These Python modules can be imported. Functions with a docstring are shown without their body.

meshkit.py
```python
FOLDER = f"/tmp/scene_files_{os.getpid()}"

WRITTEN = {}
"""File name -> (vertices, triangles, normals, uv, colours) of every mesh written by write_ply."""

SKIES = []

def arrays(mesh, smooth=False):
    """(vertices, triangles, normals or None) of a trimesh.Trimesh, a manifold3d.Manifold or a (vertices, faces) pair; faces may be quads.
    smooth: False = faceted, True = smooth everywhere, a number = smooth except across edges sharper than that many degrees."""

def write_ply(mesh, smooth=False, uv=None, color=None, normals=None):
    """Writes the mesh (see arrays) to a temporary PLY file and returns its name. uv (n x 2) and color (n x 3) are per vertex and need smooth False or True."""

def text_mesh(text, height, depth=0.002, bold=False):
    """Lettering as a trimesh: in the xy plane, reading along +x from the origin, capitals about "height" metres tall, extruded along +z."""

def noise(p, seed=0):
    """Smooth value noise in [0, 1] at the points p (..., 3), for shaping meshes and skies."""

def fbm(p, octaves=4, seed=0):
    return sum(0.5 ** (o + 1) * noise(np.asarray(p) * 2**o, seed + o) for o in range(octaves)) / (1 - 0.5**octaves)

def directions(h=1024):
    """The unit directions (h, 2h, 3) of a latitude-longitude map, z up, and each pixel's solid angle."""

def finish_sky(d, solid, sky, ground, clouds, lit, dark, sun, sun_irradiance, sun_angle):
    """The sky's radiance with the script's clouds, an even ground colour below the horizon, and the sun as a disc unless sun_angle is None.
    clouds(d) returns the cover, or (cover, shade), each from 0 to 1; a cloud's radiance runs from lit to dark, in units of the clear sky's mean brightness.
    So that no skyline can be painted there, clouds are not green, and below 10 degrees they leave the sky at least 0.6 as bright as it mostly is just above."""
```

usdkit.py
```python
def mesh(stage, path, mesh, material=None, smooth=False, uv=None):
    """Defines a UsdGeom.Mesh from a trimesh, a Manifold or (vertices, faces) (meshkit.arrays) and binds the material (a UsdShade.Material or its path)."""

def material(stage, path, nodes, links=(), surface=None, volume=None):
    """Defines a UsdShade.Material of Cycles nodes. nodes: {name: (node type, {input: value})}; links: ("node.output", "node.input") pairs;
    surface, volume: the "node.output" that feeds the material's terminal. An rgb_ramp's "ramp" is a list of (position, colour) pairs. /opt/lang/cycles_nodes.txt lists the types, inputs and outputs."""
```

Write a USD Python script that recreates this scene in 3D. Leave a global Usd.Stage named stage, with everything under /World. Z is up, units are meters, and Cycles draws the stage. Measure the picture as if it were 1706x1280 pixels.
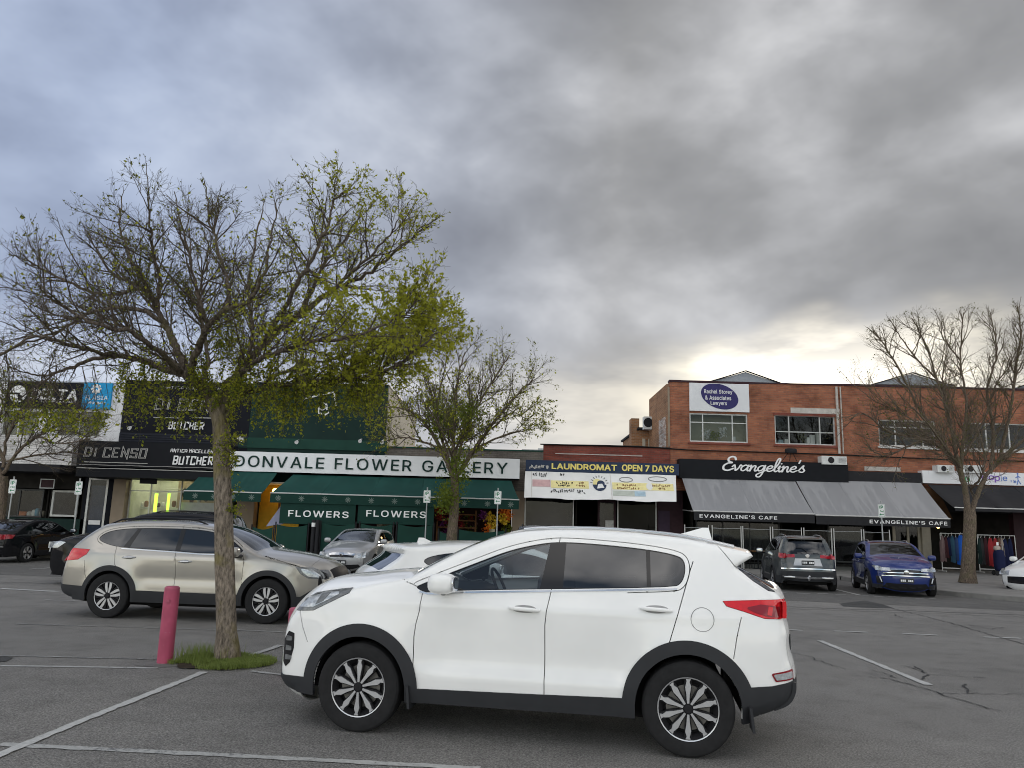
import math, random, hashlib
import numpy as np, trimesh, usdkit, meshkit
from scipy.spatial import Delaunay, cKDTree
import shapely
from shapely.geometry import Polygon, LineString, Point, MultiPolygon, box as sbox
from shapely import affinity
from shapely.ops import unary_union
from pxr import Usd, UsdGeom, UsdLux, UsdShade, Gf, Sdf, Vt

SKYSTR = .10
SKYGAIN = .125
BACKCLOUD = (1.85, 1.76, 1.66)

stage = Usd.Stage.CreateInMemory()
UsdGeom.SetStageUpAxis(stage, 'Z'); UsdGeom.SetStageMetersPerUnit(stage, 1.0)
WORLD = UsdGeom.Xform.Define(stage, '/World')
UsdGeom.Scope.Define(stage, '/World/Looks')

# ---------------------------------------------------------------- camera
F, TILT, ROLL, EYE = 1290.0, math.radians(10.45), .028, 1.70      # focal length in pixels of a 1706 wide picture
fwd = np.array([0, math.cos(TILT), math.sin(TILT)]); up0 = np.array([0, -math.sin(TILT), math.cos(TILT)]); rt0 = np.array([1., 0, 0])
rt = math.cos(ROLL)*rt0 + math.sin(ROLL)*up0; upv = -math.sin(ROLL)*rt0 + math.cos(ROLL)*up0; CAM = np.array([0, 0, EYE])
cam = UsdGeom.Camera.Define(stage, '/World/camera')
m = Gf.Matrix4d(*rt, 0, *upv, 0, *(-fwd), 0, *CAM, 1)
cam.AddTransformOp().Set(m)
cam.CreateHorizontalApertureAttr(36.0); cam.CreateVerticalApertureAttr(36.0*769/1024); cam.CreateFocalLengthAttr(36.0*F/1706)
cam.CreateClippingRangeAttr(Gf.Vec2f(.05, 5000)); cam.CreateFStopAttr(0.0); cam.CreateFocusDistanceAttr(10.0)
cam.CreateExposureAttr(EXPOSURE := 0.2)

def ray(u, v): return fwd + rt*(u - 853)/F + upv*(640 - v)/F
def at_z(u, v, z=0.0): d = ray(u, v); return CAM + d*(z - EYE)/d[2]
def at_y(u, v, y): d = ray(u, v); return CAM + d*y/d[1]

# ---------------------------------------------------------------- sky and sun
SUN_AZ, SUN_EL = math.radians(22.5), math.radians(11.5)
sd = np.array([math.sin(SUN_AZ)*math.cos(SUN_EL), math.cos(SUN_AZ)*math.cos(SUN_EL), math.sin(SUN_EL)])
N = {
 'tc': ('texture_coordinate', {}),
 'sky': ('sky_texture', {'sky_type': 'single_scattering', 'sun_disc': False, 'sun_elevation': SUN_EL, 'sun_rotation': SUN_AZ, 'air_density': 1.0, 'aerosol_density': 1.0}),
 'sep': ('separate_xyz', {}),
 'map1': ('mapping', {'location': (12.1, 7.7, 1.9), 'rotation': (0, .42, .3), 'scale': (1.0, 1.0, 1.55)}),
 'n1': ('noise_texture', {'scale': 3.6, 'detail': 4.5, 'roughness': .45, 'distortion': .2}),
 'n2': ('noise_texture', {'scale': 8.5, 'detail': 5.0, 'roughness': .5, 'distortion': .15}),
 'nm': ('mix_float', {'fac': .30}),
}
L = [('tc.generated', 'sep.vector'), ('tc.generated', 'map1.vector'), ('map1.vector', 'n1.vector'), ('map1.vector', 'n2.vector'), ('n1.fac', 'nm.a'), ('n2.fac', 'nm.b')]
# cloud tone from thin and light to thick and dark; bluer to the west (left), warmer grey towards the sun
N['cool'] = ('rgb_ramp', {'ramp': [(.34, (.22, .26, .37)), (.45, (.29, .345, .475)), (.54, (.37, .435, .58)), (.66, (.50, .57, .71))]})
N['warm'] = ('rgb_ramp', {'ramp': [(.34, (.235, .239, .25)), (.45, (.30, .304, .315)), (.54, (.40, .405, .42)), (.66, (.60, .605, .62))]})
N['xmix'] = ('map_range', {'from_min': -.42, 'from_max': .12, 'to_min': 0., 'to_max': 1., 'clamp': True})
N['cl'] = ('mix_color', {'blend_type': 'mix'})
L += [('nm.result', 'cool.fac'), ('nm.result', 'warm.fac'), ('sep.x', 'xmix.value'), ('xmix.result', 'cl.fac'), ('cool.color', 'cl.a'), ('warm.color', 'cl.b')]
# the deck ends above the horizon: a pale clearing all along it, brightest round the sun
N['dot'] = ('vector_math', {'math_type': 'dot_product', 'vector2': tuple(sd)})
N['glow'] = ('map_range', {'range_type': 'smoothstep', 'from_min': .88, 'from_max': 1.0, 'to_min': 0., 'to_max': 1.})
N['hz'] = ('math', {'math_type': 'multiply_add', 'value2': .16, 'value3': -.08})
N['gz'] = ('math', {'math_type': 'multiply_add', 'value2': -.035})
N['ze'] = ('math', {'math_type': 'add'})
N['low'] = ('map_range', {'range_type': 'smoothstep', 'from_min': .12, 'from_max': .24, 'to_min': 1., 'to_max': 0.})
N['lowc'] = ('rgb_ramp', {'ramp': [(0., (.66, .66, .66)), (.40, (.68, .66, .62)), (.84, (.72, .68, .60)), (.92, (.92, .85, .71)), (.965, (1.5, 1.38, 1.1)), (1., (3.4, 3.1, 2.5))]})
N['cl2'] = ('mix_color', {'blend_type': 'mix'})
N['nb'] = ('noise_texture', {'scale': 4.2, 'detail': 5.0, 'roughness': .55})
N['mapb'] = ('mapping', {'scale': (1, 1, 3.6)})
N['nbr'] = ('map_range', {'from_min': .40, 'from_max': .60, 'to_min': 0.35, 'to_max': 1., 'clamp': True})
N['lowm'] = ('math', {'math_type': 'multiply'})
L += [('tc.generated', 'dot.vector1'), ('dot.value', 'glow.value'), ('nm.result', 'hz.value1'), ('glow.result', 'gz.value1'), ('hz.value', 'gz.value3'), ('sep.z', 'ze.value1'), ('gz.value', 'ze.value2'), ('ze.value', 'low.value'),
      ('glow.result', 'lowc.fac'), ('tc.generated', 'mapb.vector'), ('mapb.vector', 'nb.vector'), ('nb.fac', 'nbr.value'), ('low.result', 'lowm.value1'), ('nbr.result', 'lowm.value2'),
      ('lowm.value', 'cl2.fac'), ('cl.result', 'cl2.a'), ('lowc.color', 'cl2.b')]
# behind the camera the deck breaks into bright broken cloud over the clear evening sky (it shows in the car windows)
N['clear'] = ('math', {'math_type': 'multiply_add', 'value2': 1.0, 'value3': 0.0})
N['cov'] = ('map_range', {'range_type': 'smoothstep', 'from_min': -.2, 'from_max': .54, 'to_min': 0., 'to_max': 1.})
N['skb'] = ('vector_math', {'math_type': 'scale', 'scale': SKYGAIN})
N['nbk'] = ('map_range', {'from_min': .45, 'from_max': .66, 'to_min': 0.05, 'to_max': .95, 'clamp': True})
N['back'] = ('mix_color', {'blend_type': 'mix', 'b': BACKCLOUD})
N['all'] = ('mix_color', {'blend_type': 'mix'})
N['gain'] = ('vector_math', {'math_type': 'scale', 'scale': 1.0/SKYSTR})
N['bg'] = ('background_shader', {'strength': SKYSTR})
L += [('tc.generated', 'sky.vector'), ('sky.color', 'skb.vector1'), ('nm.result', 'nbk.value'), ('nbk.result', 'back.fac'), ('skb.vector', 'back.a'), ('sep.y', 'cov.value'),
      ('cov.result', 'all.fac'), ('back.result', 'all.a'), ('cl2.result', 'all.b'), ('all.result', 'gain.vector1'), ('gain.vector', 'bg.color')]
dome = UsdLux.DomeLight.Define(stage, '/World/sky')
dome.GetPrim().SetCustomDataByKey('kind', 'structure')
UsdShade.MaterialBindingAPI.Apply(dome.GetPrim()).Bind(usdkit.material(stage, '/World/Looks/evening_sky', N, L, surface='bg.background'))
sun = UsdLux.DistantLight.Define(stage, '/World/sun')
sun.CreateIntensityAttr(.15); sun.CreateAngleAttr(12.0); sun.CreateColorAttr(Gf.Vec3f(1, .88, .72)); sun.CreateNormalizeAttr(True)
z = sd; x = np.cross([0, 0, 1], z); x /= np.linalg.norm(x); y = np.cross(z, x)
sun.AddTransformOp().Set(Gf.Matrix4d(*x, 0, *y, 0, *z, 0, 0, 0, 20, 1))

# ---------------------------------------------------------------- helpers
USED = {}
def numbered(parent, name):
    k = USED.get((parent, name), 0); USED[(parent, name)] = k + 1
    return f'{parent}/{name}' if k == 0 else f'{parent}/{name}_{k:03d}'
def path_of(parent): return '/World' if parent is None else str(parent.GetPath())
def keys(prim, label=None, cat=None, group=None, kind=None):
    for k, v in (('label', label), ('category', cat), ('group', group), ('kind', kind)):
        if v: prim.SetCustomDataByKey(k, v)
    return prim
def thing(name, label, cat, loc=(0, 0, 0), rotz=0.0, group=None):
    x = UsdGeom.Xform.Define(stage, numbered('/World', name))
    x.AddTranslateOp().Set(Gf.Vec3d(*map(float, loc))); x.AddRotateZOp().Set(math.degrees(rotz))
    return keys(x.GetPrim(), label, cat, group)
def obj(name, mesh, mat, parent=None, smooth=False, loc=None, **kw):
    if isinstance(mesh, MB): mesh = mesh.mesh()
    m = usdkit.mesh(stage, numbered(path_of(parent), name), mesh, MATS[mat], smooth=smooth)
    if loc is not None: UsdGeom.Xformable(m).AddTranslateOp().Set(Gf.Vec3d(*map(float, loc)))
    return keys(m.GetPrim(), **kw)
def copy_of(src, name, loc, rotz=0.0, label=None, cat=None, group=None):
    x = UsdGeom.Xform.Define(stage, numbered('/World', name))
    x.GetPrim().GetReferences().AddInternalReference(src.GetPath()); x.GetPrim().SetInstanceable(True)
    x.ClearXformOpOrder(); x.AddTranslateOp().Set(Gf.Vec3d(*map(float, loc))); x.AddRotateZOp().Set(math.degrees(rotz))
    was = src.GetCustomData()
    return keys(x.GetPrim(), label or was['label'], cat or was['category'], group or was.get('group'))

BOXF = np.array([[0,2,1],[0,3,2],[4,5,6],[4,6,7],[0,1,5],[0,5,4],[1,2,6],[1,6,5],[2,3,7],[2,7,6],[3,0,4],[3,4,7]])
class MB:
    """collects simple solids into one mesh"""
    def __init__(s): s.v, s.f, s.n = [], [], 0
    def add(s, v, f):
        v = np.asarray(v, float); s.v.append(v); s.f.append(np.asarray(f, int) + s.n); s.n += len(v); return s
    def tm(s, t): return s.add(t.vertices, t.faces)
    def box(s, x0, x1, y0, y1, z0, z1):
        x0, x1 = min(x0, x1), max(x0, x1); y0, y1 = min(y0, y1), max(y0, y1); z0, z1 = min(z0, z1), max(z0, z1)
        return s.add([[x0,y0,z0],[x1,y0,z0],[x1,y1,z0],[x0,y1,z0],[x0,y0,z1],[x1,y0,z1],[x1,y1,z1],[x0,y1,z1]], BOXF)
    def hexa(s, p): return s.add(p, BOXF)                    # eight corners, ordered as a box
    def bar(s, a, b, w, h, up=(0, 0, 1)):                    # rectangular bar from a to b
        a, b = np.array(a, float), np.array(b, float); d = b - a; d /= np.linalg.norm(d)
        u = np.cross(d, up); u /= np.linalg.norm(u); q = np.cross(u, d)
        c = [(-1,-1),(1,-1),(1,1),(-1,1)]
        return s.add([p + u*w/2*i + q*h/2*j for p in (a, b) for i, j in c], BOXF)
    def tube(s, pts, r, n=6, cap=True):
        v, f = tubes(np.asarray(pts, float)[None], np.broadcast_to(np.asarray(r, float), (len(pts),))[None], n)
        if cap:
            k = len(pts); c0, c1 = len(v), len(v) + 1
            v = np.vstack([v, pts[0], pts[-1]])
            i = np.arange(n); j = (i + 1) % n
            f = np.vstack([f, np.stack([np.full(n, c0), j, i], 1), np.stack([np.full(n, c1), (k-1)*n + i, (k-1)*n + j], 1)])
        return s.add(v, f)
    def prism(s, poly, y0, y1):                              # polygon in (x, z) pushed from y0 to y1
        for g in getattr(poly, 'geoms', [poly]):
            if g.is_empty or g.geom_type != 'Polygon' or g.area < 1e-7: continue
            t = trimesh.creation.extrude_polygon(g, abs(y1 - y0), engine='earcut')
            v = t.vertices; s.add(np.stack([v[:, 0], min(y0, y1) + abs(y1 - y0) - v[:, 2], v[:, 1]], 1), t.faces)
        return s
    def flat(s, poly, z0, z1):                               # polygon in (x, y) pushed from z0 to z1
        for g in getattr(poly, 'geoms', [poly]):
            if g.is_empty or g.geom_type != 'Polygon' or g.area < 1e-7: continue
            t = trimesh.creation.extrude_polygon(g, z1 - z0, engine='earcut'); t.apply_translation([0, 0, z0]); s.tm(t)
        return s
    def lathe(s, prof, n=16, loc=(0, 0, 0), axis='z'):       # profile of (radius, height)
        p = np.array(prof, float); a = np.arange(n)/n*2*np.pi; k = len(p)
        v = np.stack([p[:, None, 0]*np.cos(a), p[:, None, 0]*np.sin(a), np.repeat(p[:, 1:2], n, 1)], -1).reshape(-1, 3)
        i, j = np.meshgrid(np.arange(k-1), np.arange(n), indexing='ij'); i, j = i.ravel(), j.ravel(); j2 = (j+1) % n
        f = np.vstack([np.stack([i*n+j, i*n+j2, (i+1)*n+j2], 1), np.stack([i*n+j, (i+1)*n+j2, (i+1)*n+j], 1)])
        if axis == 'y': v = v[:, [0, 2, 1]]*[1, 1, -1]
        if axis == 'x': v = v[:, [2, 0, 1]]
        return s.add(v + np.array(loc), f)
    def move(s, d): s.v = [v + np.array(d) for v in s.v]; return s
    def mesh(s): return trimesh.Trimesh(np.vstack(s.v), np.vstack(s.f), process=False)

def tubes(P, Rr, n=3):
    """P (N,K,3) polylines, R (N,K) radii -> open tubes"""
    Nn, K, _ = P.shape
    T = np.gradient(P, axis=1) if K > 1 else P*0
    T /= np.maximum(np.linalg.norm(T, axis=2, keepdims=True), 1e-9)
    ref = np.where(np.abs(T[:, :1, 2:3]) > .9, np.array([1., 0, 0]), np.array([0, 0, 1.]))
    u = np.cross(T, np.broadcast_to(ref, T.shape)); u /= np.maximum(np.linalg.norm(u, axis=2, keepdims=True), 1e-9); w = np.cross(T, u)
    a = np.arange(n)/n*2*np.pi
    V = P[:, :, None] + Rr[:, :, None, None]*(u[:, :, None]*np.cos(a)[:, None] + w[:, :, None]*np.sin(a)[:, None])
    i, k, j = np.meshgrid(np.arange(Nn), np.arange(K-1), np.arange(n), indexing='ij'); j2 = (j+1) % n
    ix = lambda k_, j_: ((i*K + k_)*n + j_).ravel()
    f = np.vstack([np.stack([ix(k, j), ix(k, j2), ix(k+1, j2)], 1), np.stack([ix(k, j), ix(k+1, j2), ix(k+1, j)], 1)])
    return V.reshape(-1, 3), f
def spline(pts, n=8):
    p = np.array(pts, float); k = len(p)
    if k < 3: return np.linspace(p[0], p[-1], n)
    q = np.vstack([2*p[0]-p[1], p, 2*p[-1]-p[-2]]); out = []
    for i in range(k-1):
        a, b, c, d = q[i:i+4]; t = np.linspace(0, 1, n, endpoint=False)[:, None]
        out.append(.5*((2*b) + (c-a)*t + (2*a-5*b+4*c-d)*t**2 + (3*b-a-3*c+d)*t**3))
    return np.vstack(out + [p[-1:]])
def frame(x0, x1, z0, z1, w): return sbox(x0, z0, x1, z1).difference(sbox(x0+w, z0+w, x1-w, z1-w))

# flat lettering: shapely outlines, standing in the (x, z) plane
TXT = {}
def text_poly(text, height, bold=0.0, track=0.0):
    """capitals of the given height, baseline at 0, as a shapely shape; track adds letter spacing in letter heights"""
    key = text
    if key not in TXT:
        parts, x = [], 0.0
        for ch in text:
            if ch == ' ': parts.append((None, .30)); continue
            t = meshkit.text_mesh(ch, 1.0, depth=.1)
            v, f = np.array(t.vertices), np.array(t.faces)
            up = np.cross(v[f[:, 1]] - v[f[:, 0]], v[f[:, 2]] - v[f[:, 0]])[:, 2]
            top = f[(up > 1e-9) & (v[f].min(1)[:, 2] > .05)]
            g = unary_union([Polygon(v[q][:, :2]) for q in top]).buffer(.002)
            parts.append((affinity.translate(g, -g.bounds[0], 0), g.bounds[2] - g.bounds[0]))
        TXT[key] = parts
    out, x = [], 0.0
    for g, w in TXT[key]:
        if g is not None: out.append(affinity.translate(g, x, 0))
        x += w + .13 + track
    g = unary_union(out)
    if bold: g = g.buffer(bold, join_style=2)
    return affinity.scale(g, height, height, origin=(0, 0))
def fit(poly, x0, x1, z0=None, z1=None):
    """moves and scales a shape so that it fills x0..x1 and z0..z1"""
    a, b, c, d = poly.bounds; sx = (x1-x0)/(c-a); sz = sx if z1 is None else (z1-z0)/(d-b)
    return affinity.translate(affinity.scale(poly, sx, sz, origin=(a, b)), x0 - a, (0 if z0 is None else z0) - b)
def letters(name, poly, y, mat, parent, depth=.012, **kw):
    return obj(name, MB().prism(poly.simplify(.002), y - depth, y), mat, parent, **kw)

# ---------------------------------------------------------------- materials
MATS = {}
def mat(name, nodes, links=(), surface='p.BSDF'):
    MATS[name] = usdkit.material(stage, '/World/Looks/' + name, nodes, links, surface=surface)
def plain(name, col, rough=.5, metal=0.0, spec=None, coat=0.0, vary=.12, scale=6.0, bump=0.0, bscale=60.0, emit=None, sheen=0.0):
    """principled paint with a slow tone variation and, if asked, a fine relief"""
    spec = spec if spec is not None else (.5 if rough < .5 else .15)
    n = {'tc': ('texture_coordinate', {}), 'oi': ('object_info', {}), 'no': ('noise_texture', {'scale': scale, 'detail': 5.0, 'roughness': .6}),
         'r': ('rgb_ramp', {'ramp': [(.3, tuple(c*(1-vary) for c in col)), (.7, tuple(min(1, c*(1+vary)) for c in col))]}),
         'p': ('principled_bsdf', {'roughness': rough, 'metallic': metal, 'specular_ior_level': spec, 'coat_weight': coat, 'coat_roughness': .04, 'sheen_weight': sheen})}
    l = [('tc.object', 'no.vector'), ('no.fac', 'r.fac'), ('r.color', 'p.base_color')]
    if emit: n['p'][1].update({'emission_color': emit[:3], 'emission_strength': emit[3]})
    if bump:
        n['nb'] = ('noise_texture', {'scale': bscale, 'detail': 4.0}); n['b'] = ('bump', {'strength': bump, 'distance': .01})
        l += [('tc.object', 'nb.vector'), ('nb.fac', 'b.height'), ('b.normal', 'p.normal')]
    mat(name, n, l)

def asphalt(name, base, speck, tint=(1, 1, 1), worn=.14):
    c = lambda k: tuple(k*t for t in tint)
    mat(name, {'g': ('geometry', {}), 'n1': ('noise_texture', {'scale': .35, 'detail': 6.0, 'roughness': .6}), 'n2': ('noise_texture', {'scale': 62.0, 'detail': 3.0, 'roughness': .75}),
        'v': ('voronoi_texture', {'scale': 130.0}), 'n3': ('noise_texture', {'scale': 2.2, 'detail': 8.0, 'roughness': .7}),
        'r1': ('rgb_ramp', {'ramp': [(.30, c(base*(1-worn))), (.5, c(base)), (.72, c(base*(1+worn)))]}),
        'r2': ('rgb_ramp', {'ramp': [(.34, (1-speck*.6,)*3), (.5, (1, 1, 1)), (.66, (1+speck*.9,)*3)]}),
        'r3': ('rgb_ramp', {'ramp': [(.32, (.80, .80, .80)), (.5, (1, 1, 1)), (.75, (1.09, 1.09, 1.08))]}),
        'm1': ('mix_color', {'blend_type': 'multiply', 'fac': 1.0}), 'm2': ('mix_color', {'blend_type': 'multiply', 'fac': 1.0}),
        'n4': ('noise_texture', {'scale': .8, 'detail': 9.0, 'roughness': .62, 'distortion': .4}), 'r4': ('rgb_ramp', {'ramp': [(.30, (1.10, 1.10, 1.09)), (.45, (1, 1, 1)), (.60, (1, 1, 1)), (.66, (.90, .90, .90)), (.72, (.80, .80, .81))]}), 'n5': ('noise_texture', {'scale': 14.0, 'detail': 5.0, 'roughness': .7}), 'r5': ('rgb_ramp', {'ramp': [(.28, (.86, .86, .86)), (.45, (1, 1, 1)), (.66, (1.03, 1.03, 1.03)), (.74, (1.22, 1.22, 1.20))]}), 'm3': ('mix_color', {'blend_type': 'multiply', 'fac': 1.0}), 'm4': ('mix_color', {'blend_type': 'multiply', 'fac': 1.0}),
        'b': ('bump', {'strength': .8, 'distance': .008}), 'p': ('principled_bsdf', {'roughness': .82, 'specular_ior_level': .22})},
        [('g.position', 'n1.vector'), ('g.position', 'n2.vector'), ('g.position', 'v.vector'), ('g.position', 'n3.vector'), ('n1.fac', 'r1.fac'), ('n2.fac', 'r2.fac'), ('n3.fac', 'r3.fac'),
         ('r1.color', 'm1.a'), ('r2.color', 'm1.b'), ('m1.result', 'm2.a'), ('r3.color', 'm2.b'), ('g.position', 'n4.vector'), ('n4.fac', 'r4.fac'), ('g.position', 'n5.vector'), ('n5.fac', 'r5.fac'), ('m2.result', 'm3.a'), ('r4.color', 'm3.b'), ('m3.result', 'm4.a'), ('r5.color', 'm4.b'), ('m4.result', 'p.base_color'), ('v.distance', 'b.height'), ('b.normal', 'p.normal')])
asphalt('asphalt', .225, .85, (1.04, 1, .94))
asphalt('asphalt_dark', .085, .6, (1, 1, .99))
asphalt('asphalt_light', .25, .5, (1.04, 1, .94))
asphalt('asphalt_bay', .15, .6, (1.03, 1, .95))
asphalt('asphalt_near', .212, .9, (1.04, 1, .94))
def paint_mark(name, col, wear):
    mat(name, {'g': ('geometry', {}), 'n': ('noise_texture', {'scale': 26.0, 'detail': 7.0, 'roughness': .75}), 'n2': ('noise_texture', {'scale': 1.6, 'detail': 4.0}),
        'ad': ('math', {'math_type': 'multiply_add', 'value2': .45}), 'r': ('rgb_ramp', {'ramp': [(wear, (.15, .15, .15)), (wear+.06, tuple(c*.75 for c in col)), (wear+.3, col)]}),
        'p': ('principled_bsdf', {'roughness': .7})},
        [('g.position', 'n.vector'), ('g.position', 'n2.vector'), ('n2.fac', 'ad.value1'), ('n.fac', 'ad.value3'), ('ad.value', 'r.fac'), ('r.color', 'p.base_color')])
paint_mark('line_paint', (.50, .50, .48), .60); paint_mark('line_paint_fresh', (.56, .56, .54), .53); paint_mark('line_paint_old', (.42, .42, .40), .66)
plain('concrete', (.26, .25, .235), .85, vary=.14, scale=1.8, bump=.25, bscale=45)
plain('kerb_stone', (.20, .195, .185), .85, vary=.2, scale=3, bump=.25, bscale=40)
plain('crack', (.07, .07, .07), .9, vary=.4, scale=14)
plain('soil', (.055, .042, .03), .95, vary=.4, scale=9, bump=.6, bscale=30)
def bricks(name, c1, c2, mortar, rough=.85):
    mat(name, {'g': ('geometry', {}), 's': ('separate_xyz', {}), 'ad': ('math', {'math_type': 'add'}), 'c': ('combine_xyz', {}),
        'br': ('brick_texture', {'color1': c1, 'color2': c2, 'mortar': mortar, 'scale': 1.0, 'mortar_size': .008, 'mortar_smooth': .2, 'brick_width': .24, 'row_height': .086, 'bias': -.1}),
        'n': ('noise_texture', {'scale': .9, 'detail': 5.0, 'roughness': .65}), 'r': ('rgb_ramp', {'ramp': [(.3, (.58, .56, .55)), (.5, (1, 1, 1)), (.72, (1.22, 1.18, 1.14))]}),
        'st': ('mapping', {'scale': (.35, .35, 5.0)}), 'n2': ('noise_texture', {'scale': 2.2, 'detail': 3.0}), 'r2': ('rgb_ramp', {'ramp': [(.33, (.55, .52, .5)), (.46, (1, 1, 1)), (.68, (1.12, 1.1, 1.08))]}),
        'm': ('mix_color', {'blend_type': 'multiply', 'fac': 1.0}), 'm2': ('mix_color', {'blend_type': 'multiply', 'fac': .5}),
        'b': ('bump', {'strength': .6, 'distance': .012, 'invert': True}), 'p': ('principled_bsdf', {'roughness': rough, 'specular_ior_level': .25})},
        [('g.position', 's.vector'), ('s.x', 'ad.value1'), ('s.y', 'ad.value2'), ('ad.value', 'c.x'), ('s.z', 'c.y'), ('c.vector', 'br.vector'), ('g.position', 'n.vector'), ('n.fac', 'r.fac'),
         ('g.position', 'st.vector'), ('st.vector', 'n2.vector'), ('n2.fac', 'r2.fac'), ('br.color', 'm.a'), ('r.color', 'm.b'), ('m.result', 'm2.a'), ('r2.color', 'm2.b'), ('m2.result', 'p.base_color'),
         ('br.fac', 'b.height'), ('b.normal', 'p.normal')])
bricks('brick_orange', (.37, .145, .080), (.26, .095, .060), (.24, .15, .11))
bricks('brick_red', (.26, .07, .05), (.19, .05, .04), (.16, .10, .08))
bricks('brick_white', (.70, .69, .68), (.62, .61, .61), (.36, .35, .36))
bricks('brick_tan', (.34, .17, .08), (.27, .13, .065), (.30, .24, .18))
bricks('brick_grey', (.20, .18, .16), (.16, .145, .13), (.12, .11, .10))
bricks('brick_patchy', (.62, .58, .54), (.30, .16, .10), (.34, .28, .24))

def pane(name, tint, rough=.02, ior=1.5, lo=.08):
    """window glass: sunlight and sight pass, tinted; mirror reflection grows at grazing angles"""
    mat(name, {'t': ('transparent_bsdf', {'color': tint}), 'g': ('glossy_bsdf', {'color': (.92, .95, 1), 'roughness': rough, 'distribution': 'ggx'}), 'f': ('layer_weight', {'blend': .5}), 'pw': ('math', {'math_type': 'power', 'value2': 4.0}),
        'mx': ('math', {'math_type': 'multiply_add', 'value2': 1.0, 'value3': lo, 'use_clamp': True}), 'm': ('mix_closure', {})},
        [('f.facing', 'pw.value1'), ('pw.value', 'mx.value1'), ('mx.value', 'm.fac'), ('t.BSDF', 'm.closure1'), ('g.BSDF', 'm.closure2')], surface='m.closure')
pane('shop_glass', (.80, .82, .80), lo=.035); pane('upper_glass', (.62, .65, .63), lo=.035)
pane('car_glass', (.62, .68, .70), lo=.08); pane('car_glass_tinted', (.07, .072, .08), lo=.10); pane('screen_glass', (.88, .92, .90), lo=.012)
pane('lens', (.80, .82, .84), lo=.06)
def car_paint(name, col, metal=0.0, rough=.32, flake=0.0, coat=1.0, spec=.5):
    n = {'tc': ('texture_coordinate', {}), 'n': ('noise_texture', {'scale': 3.0, 'detail': 4.0}), 'r': ('rgb_ramp', {'ramp': [(.3, tuple(c*.95 for c in col)), (.7, col)]}),
         'p': ('principled_bsdf', {'metallic': metal, 'roughness': rough, 'specular_ior_level': spec, 'coat_weight': coat, 'coat_roughness': .03})}
    l = [('tc.object', 'n.vector'), ('n.fac', 'r.fac'), ('r.color', 'p.base_color')]
    mat(name, n, l)
car_paint('paint_white', (.80, .80, .79), 0, .4); car_paint('paint_beige', (.40, .38, .345), .88, .27); car_paint('paint_black', (.006, .006, .007), 0, .3, coat=.6, spec=.0)
car_paint('paint_darkgrey', (.045, .052, .055), .55, .34); car_paint('paint_blue', (.006, .018, .11), .35, .3); car_paint('paint_silver', (.40, .40, .41), .8, .34); car_paint('paint_navy', (.02, .024, .032), .2, .3)
plain('black_plastic', (.020, .021, .024), .6, spec=.3, vary=.1, bump=.1, bscale=220); plain('gloss_black', (.008, .008, .009), .12, vary=.05); plain('inner_dark', (.012, .012, .013), .8, vary=.1)
plain('rubber', (.017, .017, .018), .75, vary=.2, scale=14, bump=.15, bscale=90); plain('chrome', (.80, .81, .83), .12, 1.0, vary=.03); plain('alloy', (.62, .62, .64), .30, .9, vary=.05)
plain('alloy_dark', (.018, .018, .020), .5, .2); plain('disc_steel', (.22, .21, .20), .45, .9, vary=.2); plain('cloth_seat', (.06, .06, .065), .9); plain('seat_light', (.2, .2, .21), .9)
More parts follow.
